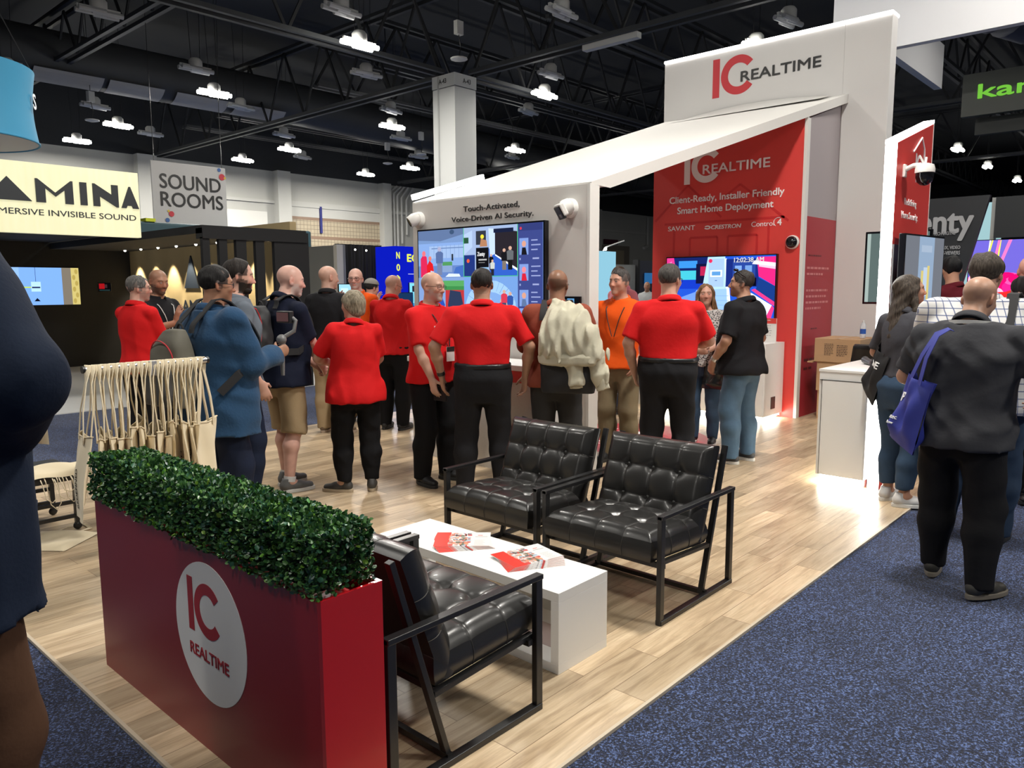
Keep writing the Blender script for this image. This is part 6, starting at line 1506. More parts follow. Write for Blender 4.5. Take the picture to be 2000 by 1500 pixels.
    if legs != 'none' and shoe:
        for sd in (-1, 1):
            hip, kn, an, fy = legd[sd]; F_ = rot('Z', fy); A = an * np.array([1, 1, 0]); fp = lambda x, y, z: A + F_ @ np.array([x, y, z])
            U = [cone(fp(0, -.035, .050), fp(0, .07, .045), .042, .040, 0.02, flat=(F_ @ V3(1, 0, 0), 0.88)), cone(fp(0, .07, .042), fp(sd * -.006, .155, .036), .042, .036, 0.03, flat=((0, 0, 1), 0.8)), cone(fp(0, -.03, .06), fp(0, -.018, .105), .040, .038, 0.02)]
            uv, uf = sdf_mesh(U, 0.009, [(V3(0, 0, 0.022), V3(0, 0, -1)), (V3(0, 0, 0.112), V3(0, 0, 1))]); uo = np_mesh('shoe', uv * s, uf, sm_, t)
            out = []
            for k in range(28):
                a_ = 2 * PI * k / 28; yy = 0.058 + 0.142 * math.sin(a_); wdt = 0.040 + 0.007 * math.sin((yy + 0.08) * 8); xx = wdt * math.copysign(abs(math.cos(a_)) ** 0.75, math.cos(a_)); p_ = fp(xx, yy, 0); out.append((p_[0] * s, p_[1] * s))
            MB().prism(out, 0.0, 0.028 * s).build('sole', sol, uo, bevel=0.004)
            if socks:
                MB().tube([Vector(an * s + np.array([0, 0, 0.0])), Vector((an + (kn - an) * 0.10) * s)], 0.046 * s, 14).build('sock', socks, t, smooth=True)
    # ---- glasses
    if glasses:
        gb = MB(); hv3 = lambda x, y, z: Vector(hp(x, y, z)) * s
        for sx in (-1, 1):
            gb.tube([hv3(sx * .034 + .024 * math.copysign(abs(math.cos(a)) ** 0.6, math.cos(a)), .098 - 0.010 * abs(sx * .034 + .024 * math.cos(a)) / .05, .001 + .016 * math.copysign(abs(math.sin(a)) ** 0.6, math.sin(a))) for a in [2 * PI * k / 20 for k in range(20)]], 0.0017 * s, 6, closed=True)
            gb.tube([hv3(sx * .058, .088, .006), hv3(sx * .079 * fw, .045, .007), hv3(sx * .083 * fw, -.010, .008), hv3(sx * .082 * fw, -.030, -.008)], 0.0018 * s, 6)
        gb.tube([hv3(-.010, .101, .004), hv3(0, .104, .008), hv3(.010, .101, .004)], 0.0016 * s, 6)
        gb.build('glasses', glasses, t, smooth=True)
    I = dict(t=t, s=s, up=lambda x, y, z: Vector(up(x, y, z)) * s, hp=lambda x, y, z: Vector(hp(x, y, z)) * s, arms=arms, T=T, g=g, off=off, nb=Vector(nb) * s, sh=sh, fit=fit, legd=legd)
    if lanyard:
        ln = MB(); n0 = nb
        def bf_(x, z):   # front surface of the shirt
            zz = [r[0] for r in T]; A_ = np.interp(z, zz, [r[1] for r in T]) + fit; B_ = np.interp(z, zz, [r[2] for r in T]) + fit; cy = np.interp(z, zz, [r[4] for r in T]); o = off(z)
            return (x + o[0], o[1] + cy + B_ * max(0.0, 1 - abs(x / A_) ** 2.35) ** (1 / 2.35) + 0.010, z)
        rr_ = 0.078
        back = [Vector(nb) * s + Vector((rr_ * math.cos(a), -0.004 + rr_ * math.sin(a) * 1.0, 0.010)) * s for a in [PI + PI * k / 10 for k in range(11)]]
        L_ = [Vector(bf_(-0.085 + 0.075 * k / 8, 1.40 - 0.25 * k / 8)) * s for k in range(9)][::-1]; R_ = [Vector(bf_(0.085 - 0.075 * k / 8, 1.40 - 0.25 * k / 8)) * s for k in range(9)]
        ln.tube(L_ + back + R_, 0.0042 * s, 6)
        ln.build('lanyard', lanyard[0], t, smooth=True)
        if lanyard[1]:
            p_ = Vector(bf_(0, 1.08)) * s; MB().box(p_.x - 0.045, p_.x + 0.045, p_.y + 0.004, p_.y + 0.008, p_.z - 0.05, p_.z + 0.07).build('badge', WHITE_PAINT, t); MB().box(p_.x - 0.045, p_.x + 0.045, p_.y + 0.008, p_.y + 0.0095, p_.z + 0.03, p_.z + 0.07).build('badge_header', BLACK_PL, t)
    bpy.context.view_layer.update()
    return I
# ------------------------------------------------------------------ clothes
RED = cloth('red_polo', (0.60, 0.012, 0.014)); ORANGE = cloth('orange_polo', (0.78, 0.10, 0.010)); BLACKC = cloth('black', (0.011, 0.011, 0.013)); CHAR = cloth('charcoal', (0.030, 0.030, 0.034))
KHAKI = cloth('khaki', (0.34, 0.25, 0.145)); OLIVE = cloth('olive_khaki', (0.19, 0.15, 0.09)); NAVY = cloth('navy', (0.008, 0.011, 0.026)); NAVYT = cloth('navy_trousers', (0.012, 0.018, 0.04))
FLEECE = cloth('blue_fleece', (0.022, 0.062, 0.130), 0.95, 60, 0.4, 0.1); BLAZER = cloth('navy_blazer', (0.008, 0.014, 0.030), 0.85, 90, 0.2); BROWN = cloth('brown_cotton', (0.075, 0.037, 0.021), 0.9)
RUST = cloth('rust_shirt', (0.25, 0.060, 0.035)); GREYT = cloth('dark_grey_trousers', (0.035, 0.035, 0.036)); PINK = cloth('pink_shirt', (0.62, 0.22, 0.26)); GREYS = cloth('grey_shirt', (0.13, 0.15, 0.18)); DGREY = cloth('dark_grey_shirt', (0.055, 0.055, 0.065)); DGREY2 = cloth('slate_polo', (0.045, 0.046, 0.052))
BLKT = cloth('black_trousers', (0.0085, 0.0085, 0.010)); BLKT2 = cloth('black_dress_trousers', (0.013, 0.013, 0.015))
def denim(name, c):
    return mat('denim_' + name, c, 0.85, spec=0.2, bump=(28, 0.35, 0.006), var=(9, 0.28))
JEANS = denim('blue', (0.075, 0.135, 0.21)); JEANSD = denim('dark', (0.022, 0.040, 0.075)); JEANSM = denim('mid', (0.035, 0.065, 0.115))
def plaid_mat():
    m = bpy.data.materials.new('plaid_cloth'); m.use_nodes = True; n, l = nodes_of(m); b = n['Principled BSDF']; b.inputs['Roughness'].default_value = 0.85
    tc = n.new('ShaderNodeTexCoord'); prev = None
    def line(axis, scale, w, c, prev):
        sp = n.new('ShaderNodeSeparateXYZ'); l.new(tc.outputs['Object'], sp.inputs[0])
        src = sp.outputs[axis]
        if axis == 0:      # run the vertical lines round the body
            ad = n.new('ShaderNodeMath'); ad.operation = 'MULTIPLY_ADD'; ad.inputs[1].default_value = 0.6; l.new(sp.outputs[1], ad.inputs[0]); l.new(sp.outputs[0], ad.inputs[2]); src = ad.outputs[0]
        mu = n.new('ShaderNodeMath'); mu.operation = 'MULTIPLY'; mu.inputs[1].default_value = scale; l.new(src, mu.inputs[0])
        fr = n.new('ShaderNodeMath'); fr.operation = 'FRACT'; l.new(mu.outputs[0], fr.inputs[0])
        lt = n.new('ShaderNodeMath'); lt.operation = 'LESS_THAN'; lt.inputs[1].default_value = w; l.new(fr.outputs[0], lt.inputs[0])
        mx = n.new('ShaderNodeMixRGB'); mx.inputs[2].default_value = (*c, 1)
        ml = n.new('ShaderNodeMath'); ml.operation = 'MULTIPLY'; ml.inputs[1].default_value = 0.85; l.new(lt.outputs[0], ml.inputs[0]); l.new(ml.outputs[0], mx.inputs[0])
        if prev is None: mx.inputs[1].default_value = (0.60, 0.60, 0.60, 1)
        else: l.new(prev, mx.inputs[1])
        return mx.outputs[0]
    for ax in (0, 2): prev = line(ax, 22, 0.14, (0.05, 0.08, 0.20), prev)
    l.new(prev, b.inputs['Base Color']); return m
PLAID = plaid_mat()
def blouse_mat():
    m = bpy.data.materials.new('patterned_cloth'); m.use_nodes = True; n, l = nodes_of(m); b = n['Principled BSDF']; b.inputs['Roughness'].default_value = 0.8
    tc = n.new('ShaderNodeTexCoord'); vz = n.new('ShaderNodeTexVoronoi'); vz.inputs['Scale'].default_value = 75; l.new(tc.outputs['Object'], vz.inputs['Vector'])
    r = n.new('ShaderNodeValToRGB'); r.color_ramp.interpolation = 'CONSTANT'; r.color_ramp.elements[0].color = (0.015, 0.015, 0.018, 1); r.color_ramp.elements[1].position = 0.42; r.color_ramp.elements[1].color = (0.45, 0.43, 0.42, 1)
    l.new(vz.outputs['Distance'], r.inputs['Fac']); l.new(r.outputs['Color'], b.inputs['Base Color']); return m
BLOUSE = blouse_mat()
SK1 = (0.50, 0.265, 0.185); SK2 = (0.58, 0.33, 0.25); SK3 = (0.36, 0.18, 0.11); SK4 = (0.27, 0.13, 0.075); SK5 = (0.52, 0.30, 0.21)
LACE = mat('black_lanyard', (0.012, 0.012, 0.014), 0.6); LACEW = mat('white_lanyard', (0.62, 0.62, 0.60), 0.6)
SOCKW = mat('white_sock', (0.6, 0.6, 0.6), 0.9); STRAPB = mat('black_webbing', (0.013, 0.013, 0.015), 0.8, bump=(200, 0.2, 0.001))
SOLEW = (0.62, 0.62, 0.60); BLKSH = (0.012, 0.012, 0.013)

def to_world(I, p): return I['t'].matrix_world @ Vector(p)
def surf_y(I, x, z, front=1):
    """y of the shirt surface in the person's own frame (in 1.75 m units)"""
    T = I['T']; zz = [r[0] for r in T]; A = np.interp(z, zz, [r[1] for r in T]) + I['fit']; B = np.interp(z, zz, [r[2] for r in T]) + I['fit']; cy = np.interp(z, zz, [r[4] for r in T]); o = I['off'](z)
    return o[1] + cy + front * B * max(0.0, 1 - min(1, abs(x) / A) ** 2.35) ** (1 / 2.35)
def thing_at(I, name, label, cat, c, group=None):
    """a top-level thing whose frame is the person's frame moved to the local point c (metres)"""
    t = empty(name, label, cat, to_world(I, c), 0, group); t.rotation_euler = I['t'].rotation_euler
    bpy.context.view_layer.update(); return t
def shoulder_strap(I, sx, c, w=0.05, t=0.008, pad=0.0, low=1.10, back_top=1.42, back_low=1.02, x0=0.085, x1=0.125, x2=0.155, bot=None):
    s = I['s']; pts = []
    for k in range(4): z = back_top + 0.02 * k; pts.append((sx * x0, surf_y(I, x0, min(z, 1.44), -1) - 0.012 - pad, z))
    o = I['off'](1.45)
    pts += [(sx * x0 + o[0], -0.052 + o[1], 1.492 + pad + I['fit'] * .5), (sx * (x0 + .008) + o[0], -0.005 + o[1], 1.497 + pad + I['fit'] * .6), (sx * (x0 + .012) + o[0], 0.045 + o[1], 1.480 + pad + I['fit'] * .5)]
    for k in range(9):
        z = 1.44 - (1.44 - low) * k / 8; x = x0 + 0.015 + (x1 - x0) * k / 8; pts.append((sx * x, surf_y(I, x, z, 1) + 0.015 + pad, z))
    A = np.interp(low - .03, [r[0] for r in I['T']], [r[1] for r in I['T']]) + I['fit'] + 0.022; o2 = I['off'](low - .03)
    pts += [(sx * A * 0.93 + o2[0], 0.03 + o2[1], low - 0.03), (sx * A + o2[0], -0.02 + o2[1], low - 0.05), (sx * A * 0.86 + o2[0], surf_y(I, A * 0.8, back_low, -1) - 0.030, back_low)]
    P = [Vector(p) * s - Vector(c) for p in pts]
    b = MB(); b.strap(P, w * s, t, [Vector((1, 0, 0)) * 1.0] * 16 + [Vector((0, 0.3, 1))] * 3 if len(P) == 19 else [Vector((1, 0.001, 0))] * len(P)); return b
def backpack(I, label, m, m2=None, w=0.30, h=0.46, d=0.17, ztop=1.42, seed=5, group=None, tilt=0.0, accent=None, pad=0.0):
    s = I['s']; zb = ztop - h; yb = surf_y(I, 0, 1.25, -1) - 0.004; c = Vector((0, yb - d / 2, zb)) * s
    t = thing_at(I, 'backpack', label, 'backpack', c)
    rows = [(0.0, w * .44, d * .40, 0, 0), (0.03, w * .49, d * .49, 0, 0), (h * .5, w * .5, d * .5, 0, 0), (h * .8, w * .46, d * .42, 0, .008), (h * .95, w * .36, d * .28, 0, .02), (h, w * .25, d * .2, 0, .025)]
    R_ = Matrix.Rotation(math.radians(tilt), 3, 'X')
    v, f = sdf_mesh([loft(rows, 0.02, n=3.2)], 0.010, (), wrinkler(seed, 0.004, 22, 16)); v = smooth_verts(v, f, 2, .5); o = np_mesh('main_compartment', v * s, f, m, t)
    rows2 = [(0.02, w * .38, 0.03, 0, -d * .50), (0.05, w * .42, 0.045, 0, -d * .50), (h * .45, w * .42, 0.045, 0, -d * .50), (h * .55, w * .34, 0.03, 0, -d * .47)]
    v, f = sdf_mesh([loft(rows2, 0.02, n=3.2)], 0.009, (), wrinkler(seed + 2, 0.003, 22, 16)); np_mesh('front_pocket', v * s, f, m2 or m, t)
    z_ = MB(); z_.tube([Vector((w * .44 * math.cos(a), -d * .40 + 0.015 * math.cos(a) ** 2, h * .60 + h * .27 * math.sin(a))) * s for a in [PI * k / 16 for k in range(17)]], 0.004, 6); z_.build('zip', accent or STRAPB, t, smooth=True)
    hd_ = MB(); hd_.tube([Vector((0.035 * math.cos(a), d * .3, h - 0.01 + 0.045 * math.sin(a))) * s for a in [PI * k / 8 for k in range(9)]], 0.007, 6); hd_.build('grab_handle', STRAPB, t, smooth=True)
    for sx in (-1, 1): shoulder_strap(I, sx, c, pad=pad, low=1.14, back_top=min(1.42, ztop - 0.02), back_low=zb + 0.08).build('shoulder_strap', STRAPB, t, smooth=True)
    return t
def tote(name, label, M, w, h, d, m, handle_pts=None, group=None, seed=1, strap_m=None, cat='bag', text=None, hw=0.025, textm=None):
    """soft flat bag: M maps x across, y up (0 = bottom), z thickness"""
    t = bpy.data.objects.new(name, None); COL.objects.link(t); t.empty_display_size = .1; t.matrix_world = M; tag(t, label, cat, group); bpy.context.view_layer.update()
    rnd = np.random.RandomState(seed); ph = rnd.rand(6) * 6
    def P(u, v, sgn):
        x = (u - .5) * w * (1 - 0.06 * v + 0.05 * math.sin(3 * v + ph[0])); e = min(1, 6 * u * (1 - u)) * min(1, (0.15 + 4 * v) if v < .25 else 1.0) ; zt = d / 2 * e * (1 - 0.55 * v) + 0.004
        fold = 0.010 * math.sin(9 * u + 5 * v + ph[1]) + 0.008 * math.sin(14 * u - 7 * v + ph[2]) + 0.012 * math.sin(5 * v + 3 * u + ph[3])
        return (x, v * h - 0.012 * math.sin(PI * u) * (1 if v > .98 else 0), sgn * zt + fold * e)
    b = MB(); b.grid(lambda u, v: P(u, v, 1), 22, 26); b.grid(lambda u, v: P(1 - u, v, -1), 22, 26); b.grid(lambda u, v: (lambda a, c: tuple(a[i] * (1 - v) + c[i] * v for i in range(3)))(P(u, 0, -1), P(u, 0, 1)), 22, 2)
    b.build('bag_body', m, t, smooth='all')
    if handle_pts:
        for hpnt in handle_pts:
            q = MB(); q.strap(hpnt, hw, 0.003, [Vector((1, 0, 0))] * len(hpnt)); q.build('handle', strap_m or m, t, smooth=True)
    if text:
        for (tx, x0, y0, tw, th, rotd) in text:
            o = text_mesh(tx, 1.0, textm or WHITE_TXT, 'lettering', t, depth=0.0006, fit=(tw, th), bold=0.02)
            n = len(o.data.vertices); co = np.empty(n * 3, np.float32); o.data.vertices.foreach_get('co', co); co = co.reshape(-1, 3); ca, sa = math.cos(math.radians(rotd)), math.sin(math.radians(rotd))
            X = x0 + co[:, 0] * ca - co[:, 1] * sa; Y = y0 + co[:, 0] * sa + co[:, 1] * ca
            Z = np.array([P(min(.98, max(.02, a / (w * (1 - 0.06 * (c / h))) + .5)), min(.98, c / h), 1)[2] for a, c in zip(X, Y)]) + .003 + co[:, 2]
            o.data.vertices.foreach_set('co', np.stack([X, Y, Z], 1).astype(np.float32).ravel()); o.data.update()
    return t

# ------------------------------------------------------------------ the left group
I0 = person('tall person in navy blazer and brown trousers cut by the left edge, hand on hip', (0.335, 2.185), 20, 2.15, g=1.12, belly=.03, skin=SK2, hair='crop', shirt=BLAZER, sleeve='long', hem=0.735, loose=0.014, trous=BROWN, collar=True,
   armR=dict(w=(0.185, 0.08, 1.09), hint=(1, -0.25, -0.55), n=(-0.3, -1, 0), d=(-0.9, 0.25, -0.35), curl=0.5), armL=dict(w=(-0.25, 0.2, 1.0)), res=0.0065, seed=2, wr=0.8)
s0 = I0['s']; pf = MB()
yy0 = 0.10
pf.grid(lambda u, v: (lambda x, z: ((x * s0, (surf_y(I0, x, z, 1) + 0.016) * s0, z * s0)))(0.10 + 0.105 * u, 0.925 - 0.045 * v + 0.012 * u), 10, 4)
po = pf.build('pocket_flap', BLAZER, [c for c in I0['t'].children if c.name.startswith('shirt')][0], smooth='all'); po.modifiers.new('solid', 'SOLIDIFY').thickness = 0.006
[c for c in I0['t'].children if c.name.startswith('shirt')][0].name = 'blazer'

person('person in red polo with grey hair and folded arms before the tan felt wall', (3.052, 7.578), 17.5, 1.78, g=1.08, skin=SK2, hair='crop', hairc=(0.10, 0.095, 0.09), head=(-32, -2, 0), shirt=RED, hem=.84, trous=BLKT, glasses=BLACK_PL,
   armR=dict(w=(-.04, .24, 1.14), hint=(.7, .1, -1), n=(0, -1, 0), d=(-.9, .2, .1), curl=.6), armL=dict(w=(.06, .20, 1.18), hint=(-.7, .1, -1), n=(0, -1, 0), d=(.9, .1, -.1), curl=.6), seed=3, beard=.4)
person('bald bearded person in black shirt gesturing with both hands at left rear', (3.47, 8.10), -72, 1.85, g=1.1, skin=SK3, stub=.25, beard=.7, hairc=(.03, .025, .02), head=(-8, -10, 0), shirt=BLACKC, hem=.84, trous=BLKT, lanyard=(LACEW, False),
   armR=dict(w=(.10, .34, 1.24), hint=(.7, -.3, -1), d=(-.1, .25, 1), n=(-1, .1, .2), curl=.25), armL=dict(w=(-.10, .36, 1.20), hint=(-.7, -.3, -1), d=(.3, .5, .8), n=(.6, .3, -.2), curl=.4), seed=4)
I3 = person('person in blue fleece wearing glasses and holding a gimbal, back to the tote rack', (2.39, 4.75), 4, 1.80, g=1.28, belly=.05, sw=1.04, skin=SK3, hair='crop', hairc=(.012, .011, .011), head=(-16, -4, 0), glasses=BLACK_PL, shirt=FLEECE, sleeve='long', hem=.70, loose=.022, trous=NAVYT, collar=True, wr=1.8,
   armR=dict(w=(.15, .33, 1.17), hint=(.55, -.6, -1), d=(-.15, .9, .35), n=(-1, 0, 0), curls=[.7, 1.1, 1.1, 1.1, 1.1]), armL=dict(w=(-.10, .30, 1.12), hint=(-.6, -.5, -1), d=(.5, .7, .3), n=(.7, 0, .5), curl=.7), seed=5, shoe=BLKSH)
[c for c in I3['t'].children if c.name.startswith('shirt')][0].name = 'fleece'
backpack(I3, 'olive grey backpack with red trim on the back of the blue fleece', mat('olive_grey_nylon', (0.105, 0.098, 0.075), 0.7, bump=(120, .15, .002), var=(8, .1)), mat('charcoal_nylon', (0.045, 0.043, 0.040), 0.7, bump=(120, .15, .002)), 0.30, 0.46, 0.20, 1.36, pad=0.024, accent=mat('red_trim', (0.45, 0.02, 0.03), 0.6))
person('bearded dark haired person in grey shirt standing behind the blue fleece', (2.88, 5.38), -10, 1.87, g=1.1, skin=SK2, hair='recede', hairc=(.018, .014, .012), beard=1.0, beardc=(.02, .014, .01), head=(-12, -6, 0), shirt=GREYS, trous=NAVYT, lanyard=(mat('red_lanyard', (.6, .02, .03), .6), False), seed=6)
# gimbal held by the fleece
a3 = I3['arms'][1]; g3 = Vector(a3['w'] + a3['d'] * 0.075) * I3['s'] + Vector((-0.018, 0.0, 0.0))
gm = thing_at(I3, 'camera_gimbal', 'grey handheld gimbal with a small camera in the blue fleece hand', 'gimbal', g3)
GM = mat('grey_gimbal', (0.16, 0.16, 0.16), 0.4)
q = MB(); q.tube([(0, 0, -0.17), (0, 0, -0.02), (0, 0.005, 0.06)], [0.012, 0.018, 0.022], 12); q.build('grip', GM, gm, smooth=True)
q = MB(); q.sphere((0, 0.0, 0.075), 0.034, 14, 10); q.build('motor', GM, gm, smooth=True)
q = MB(); q.tube([(0, 0.01, 0.085), (0.045, 0.07, 0.13), (0.055, 0.08, 0.20), (0.02, 0.06, 0.235)], 0.014, 10); q.build('arm', GM, gm, smooth=True)
q = MB(); q.box(-0.10, 0.045, 0.035, 0.075, 0.185, 0.265); q.build('camera', BLACK_PL, gm, bevel=.006)
q = MB(); q.box(-0.09, 0.035, 0.030, 0.036, 0.195, 0.255); q.build('display', emat('tiny_display', (.12, .06, .06), .6), gm)

I5 = person('bald person in navy polo and khaki shorts with tattooed forearm', (3.366, 5.579), 2, 1.85, g=1.16, belly=.05, sw=1.05, skin=(0.62, 0.36, 0.29), stub=.12, bald_top=True, hairc=(.30, .28, .26), beard=.5, beardc=(.5, .48, .46), head=(-22, -8, 0), hd=(0, .03, -.01), lean=4, shirt=NAVY, hem=.82, trous=KHAKI, legs='shorts', shoe=(0.10, 0.10, 0.10), sole=SOLEW, socks=SOCKW,
   armR=dict(w=(.10, .30, .93), hint=(.8, -.8, -.3), d=(-.5, .7, -.5), n=(-.6, -.5, 0), curl=.8), armL=dict(w=(-.02, .32, .93), hint=(-.8, -.6, -.3), d=(.6, .6, -.5), n=(.4, -.5, 0), curl=.8), feet=((-.10, .06, 6), (.12, -.06, -14)), seed=7)
backpack(I5, 'black and blue backpack worn by the bald person in khaki shorts', mat('black_nylon', (0.018, 0.019, 0.022), 0.65, bump=(120, .15, .002)), mat('blue_nylon', (0.02, 0.15, 0.36), 0.6, bump=(120, .15, .002)), 0.30, 0.42, 0.19, 1.43, seed=8, pad=.008)
tt = MB(); e5, w5 = Vector(I5['arms'][1]['e']) * I5['s'], Vector(I5['arms'][1]['w']) * I5['s']
tt.tube([e5.lerp(w5, .30), e5.lerp(w5, .42), e5.lerp(w5, .55)], [.0455 * I5['s'], .0455 * I5['s'], .0395 * I5['s']], 20); tt.build('tattoo', mat('tattoo_ink', (0.20, 0.13, 0.12), 0.5, var=(60, .6)), I5['t'], smooth=True)
person('bald person in black polo and khaki trousers seen from behind at rear', (5.039, 7.346), 26, 1.90, g=1.12, belly=.03, skin=(0.56, 0.33, 0.25), stub=.12, bald_top=True, hairc=(.2, .17, .15), head=(-34, -3, 0), shirt=BLACKC, hem=.86, trous=KHAKI, shoe=(.13, .085, .05), sole=(.35, .27, .2), feet=((-.12, .05, 8), (.12, -.03, -25)), seed=9)
person('bald grey bearded person with glasses in orange polo touching the chin', (5.73, 7.75), 214, 1.89, g=1.1, belly=.03, skin=(0.60, 0.35, 0.28), stub=.1, bald_top=True, hairc=(.3, .28, .26), beard=.6, beardc=(.45, .42, .4), head=(8, -2, 0), glasses=BLACK_PL, shirt=ORANGE, trous=KHAKI, seed=10,
   armR=dict(w=(.14, .22, 1.36), hint=(.9, -.1, -1), d=(-.25, .1, 1), n=(-.6, .7, .2), curls=[.6, .7, .5, .6, .7]), armL=dict(w=(-.24, .12, .98)))
I8 = person('person with grey bob in untucked red polo, back to the camera', (3.70, 5.06), 62, 1.63, female=True, g=1.20, belly=.05, skin=SK5, hair='bob', hairc=(0.23, 0.195, 0.14), head=(40, -2, 0), shirt=RED, hem=.80, loose=.012, trous=BLKT, shoe=(.05, .048, .045), sole=(.42, .34, .24), cuff=.10, wr=1.4,
   armL=dict(w=(-.16, .31, 1.10), hint=(-1, -.1, -.8), d=(-.35, .6, .55), n=(.8, .4, 0), curls=[.5, .9, 1.0, 1.1, 1.2]), armR=dict(w=(.14, .30, 1.0), hint=(1, -.4, -.6), d=(-.3, .8, .2)), feet=((-.12, .02, 62), (.12, .0, -12)), seed=11, lanyard=(LACE, False))
person('balding person with glasses in red polo bending at a screen behind the grey bob', (5.66, 7.0), 24, 1.81, g=1.16, skin=SK2, stub=.12, bald_top=True, hairc=(.3, .25, .2), head=(-30, -22, 0), hd=(0, .03, -.015), glasses=BLACK_PL, shirt=RED, trous=BLKT, seed=12, armR=dict(w=(.2, .34, 1.12), hint=(.6, -.5, -1)), armL=dict(w=(-.2, .34, 1.12), hint=(-.6, -.5, -1)))
IA = person('person in pink shirt and dark cap mostly hidden behind the bending red polo', (6.52, 8.5), 20, 1.77, g=1.0, skin=SK2, hair='crop', hairc=(.02, .02, .02), head=(-20, -8, 0), shirt=PINK, sleeve='long', trous=JEANSD, seed=13, shoe=(.3, .3, .32), armL=dict(w=(-.05, .25, 1.42), hint=(-1, 0, -.6), d=(0, .2, 1)))
cp = MB(); cp.grid(lambda u, v: tuple(IA['hp'](0.090 * math.cos(2 * PI * u) * math.cos(v * PI / 2), -.012 + .108 * math.sin(2 * PI * u) * math.cos(v * PI / 2), .05 + .085 * math.sin(v * PI / 2))), 24, 8, cu=True)
cp.build('cap', mat('cap_cloth', (.22, .21, .19), .8), IA['t'], smooth='all')

# ------------------------------------------------------------------ the men at the screen wall
IB = person('bald grey bearded person with glasses and badge in red polo facing right', (4.319, 4.823), -88, 1.78, g=1.14, belly=.06, sw=1.02, skin=(0.54, 0.32, 0.235), stub=.10, bald_top=True, hairc=(.3, .28, .25), beard=.55, beardc=(.42, .40, .38), head=(10, -4, 0), glasses=BLACK_PL, shirt=RED, hem=.85, trous=BLKT, shoe=BLKSH, lanyard=(LACE, True),
   armR=dict(w=(.17, .17, .895), hint=(.7, -1, 0), d=(.05, .35, -1), n=(-1, .1, 0), curls=[.5, .55, .5, .5, .55]), feet=((-.13, .03, 22), (.13, .0, -10)), seed=14)
so = [c for c in IB['t'].children if c.name.startswith('shirt')][0]
zc = 1.30; lx = -.095; yv_ = surf_y(IB, lx, zc, 1) + .008
for tx_, dx_, w_ in (('IC', 0.115, .022), ('REALTIME', 0.088, .05)):
    o = text_mesh(tx_, 1.0, WHITE_TXT, 'chest_logo', so, depth=.0008, fit=(w_, .018 if tx_ == 'IC' else .009), bold=.02)
    o.matrix_local = frame(Vector((dx_, surf_y(IB, dx_, zc, 1) + .012, zc)) * IB['s'], (-1, -.25, 0), (0, 0, 1))
hb = Vector(IB['arms'][1]['w'] + IB['arms'][1]['d'] * .11 + IB['arms'][1]['n'] * .030) * IB['s']
ph = thing_at(IB, 'phone', 'black phone held low by the red polo person with a badge', 'phone', hb); MB().box(-.012, .006, -.045, .10, -.07, .05).build('phone_body', BLACK_PL, ph, bevel=.006); MB().box(-.0125, -.0118, -.03, .085, -.055, .035).build('glass', GLASS_BLK, ph)
IC_ = person('person with cropped dark hair in tucked red polo, back to the camera at the counter', (4.284, 4.194), 44, 1.80, g=1.12, belly=.02, sw=1.16, skin=(0.40, 0.215, 0.14), hair='crop', hairc=(.024, .021, .020), stub=.3, head=(-3, -2, 0), shirt=RED, tucked=True, trous=BLKT2, belt=BLACK_PL, shoe=BLKSH, lanyard=(LACE, False), loose=.006,
   armL=dict(w=(-.315, .04, .93), hint=(-.8, -.6, 0), d=(.1, .2, -1), n=(.9, .2, 0), curl=.35), armR=dict(w=(.325, .05, .92), hint=(.8, -.6, 0), d=(-.05, .15, -1), n=(-.7, -.3, 0), curl=.55), feet=((-.15, 0, 8), (.15, .03, -8)), seed=15)
wl_ = Vector(IC_['arms'][-1]['w']) * IC_['s']; dl_ = Vector(IC_['arms'][-1]['fd'])
MB().tube([wl_ - dl_ * .045, wl_ - dl_ * .015], .0335, 16).build('watch_band', BLACK_PL, IC_['t'], smooth=True)
ID = person('balding dark skinned person in rust shirt with a jacket slung over the bag', (4.79, 3.86), 30, 1.79, g=1.12, belly=.03, sw=1.04, skin=SK4, stub=.45, bald_top=True, hairc=(.02, .018, .016), head=(-6, -6, 0), shirt=RUST, sleeve='long', hem=.84, loose=.012, trous=GREYT, lean=3, shoe=BLKSH, lanyard=(LACEW, False), glasses=BLACK_PL,
   armL=dict(w=(-.17, .36, 1.10), hint=(-.8, -.5, -.8), d=(.2, .9, .1)), armR=dict(w=(.16, .36, 1.12), hint=(.8, -.5, -.8), d=(-.2, .9, .1)), seed=16)
sD = ID['s']; cD = Vector((0.12, surf_y(ID, 0.1, 1.1, -1) - 0.10, 0.80)) * sD
bp_ = thing_at(ID, 'shoulder_bag', 'black shoulder bag under the pale jacket on the rust shirt', 'bag', cD)
v, f = sdf_mesh([loft([(0.02, .185, .07, 0, 0), (.06, .205, .085, 0, 0), (.30, .20, .08, 0, 0), (.50, .17, .065, -.02, 0), (.56, .10, .04, -.03, 0)], 0.02, n=3)], .011, (), wrinkler(4, .004)); np_mesh('bag_body', v * sD, f, mat('black_nylon2', (.010, .010, .012), .7, bump=(100, .2, .002)), bp_)
for sx in (-1, 1): shoulder_strap(ID, sx, cD, w=.055, back_top=1.36, back_low=1.1).build('shoulder_strap', STRAPB, bp_, smooth=True)
jk = thing_at(ID, 'jacket', 'pale stone coloured jacket draped over the shoulder bag, sleeves hanging', 'jacket', cD)
STONE = cloth('stone_jacket', (0.50, 0.47, 0.365), 0.85, 26, .45)
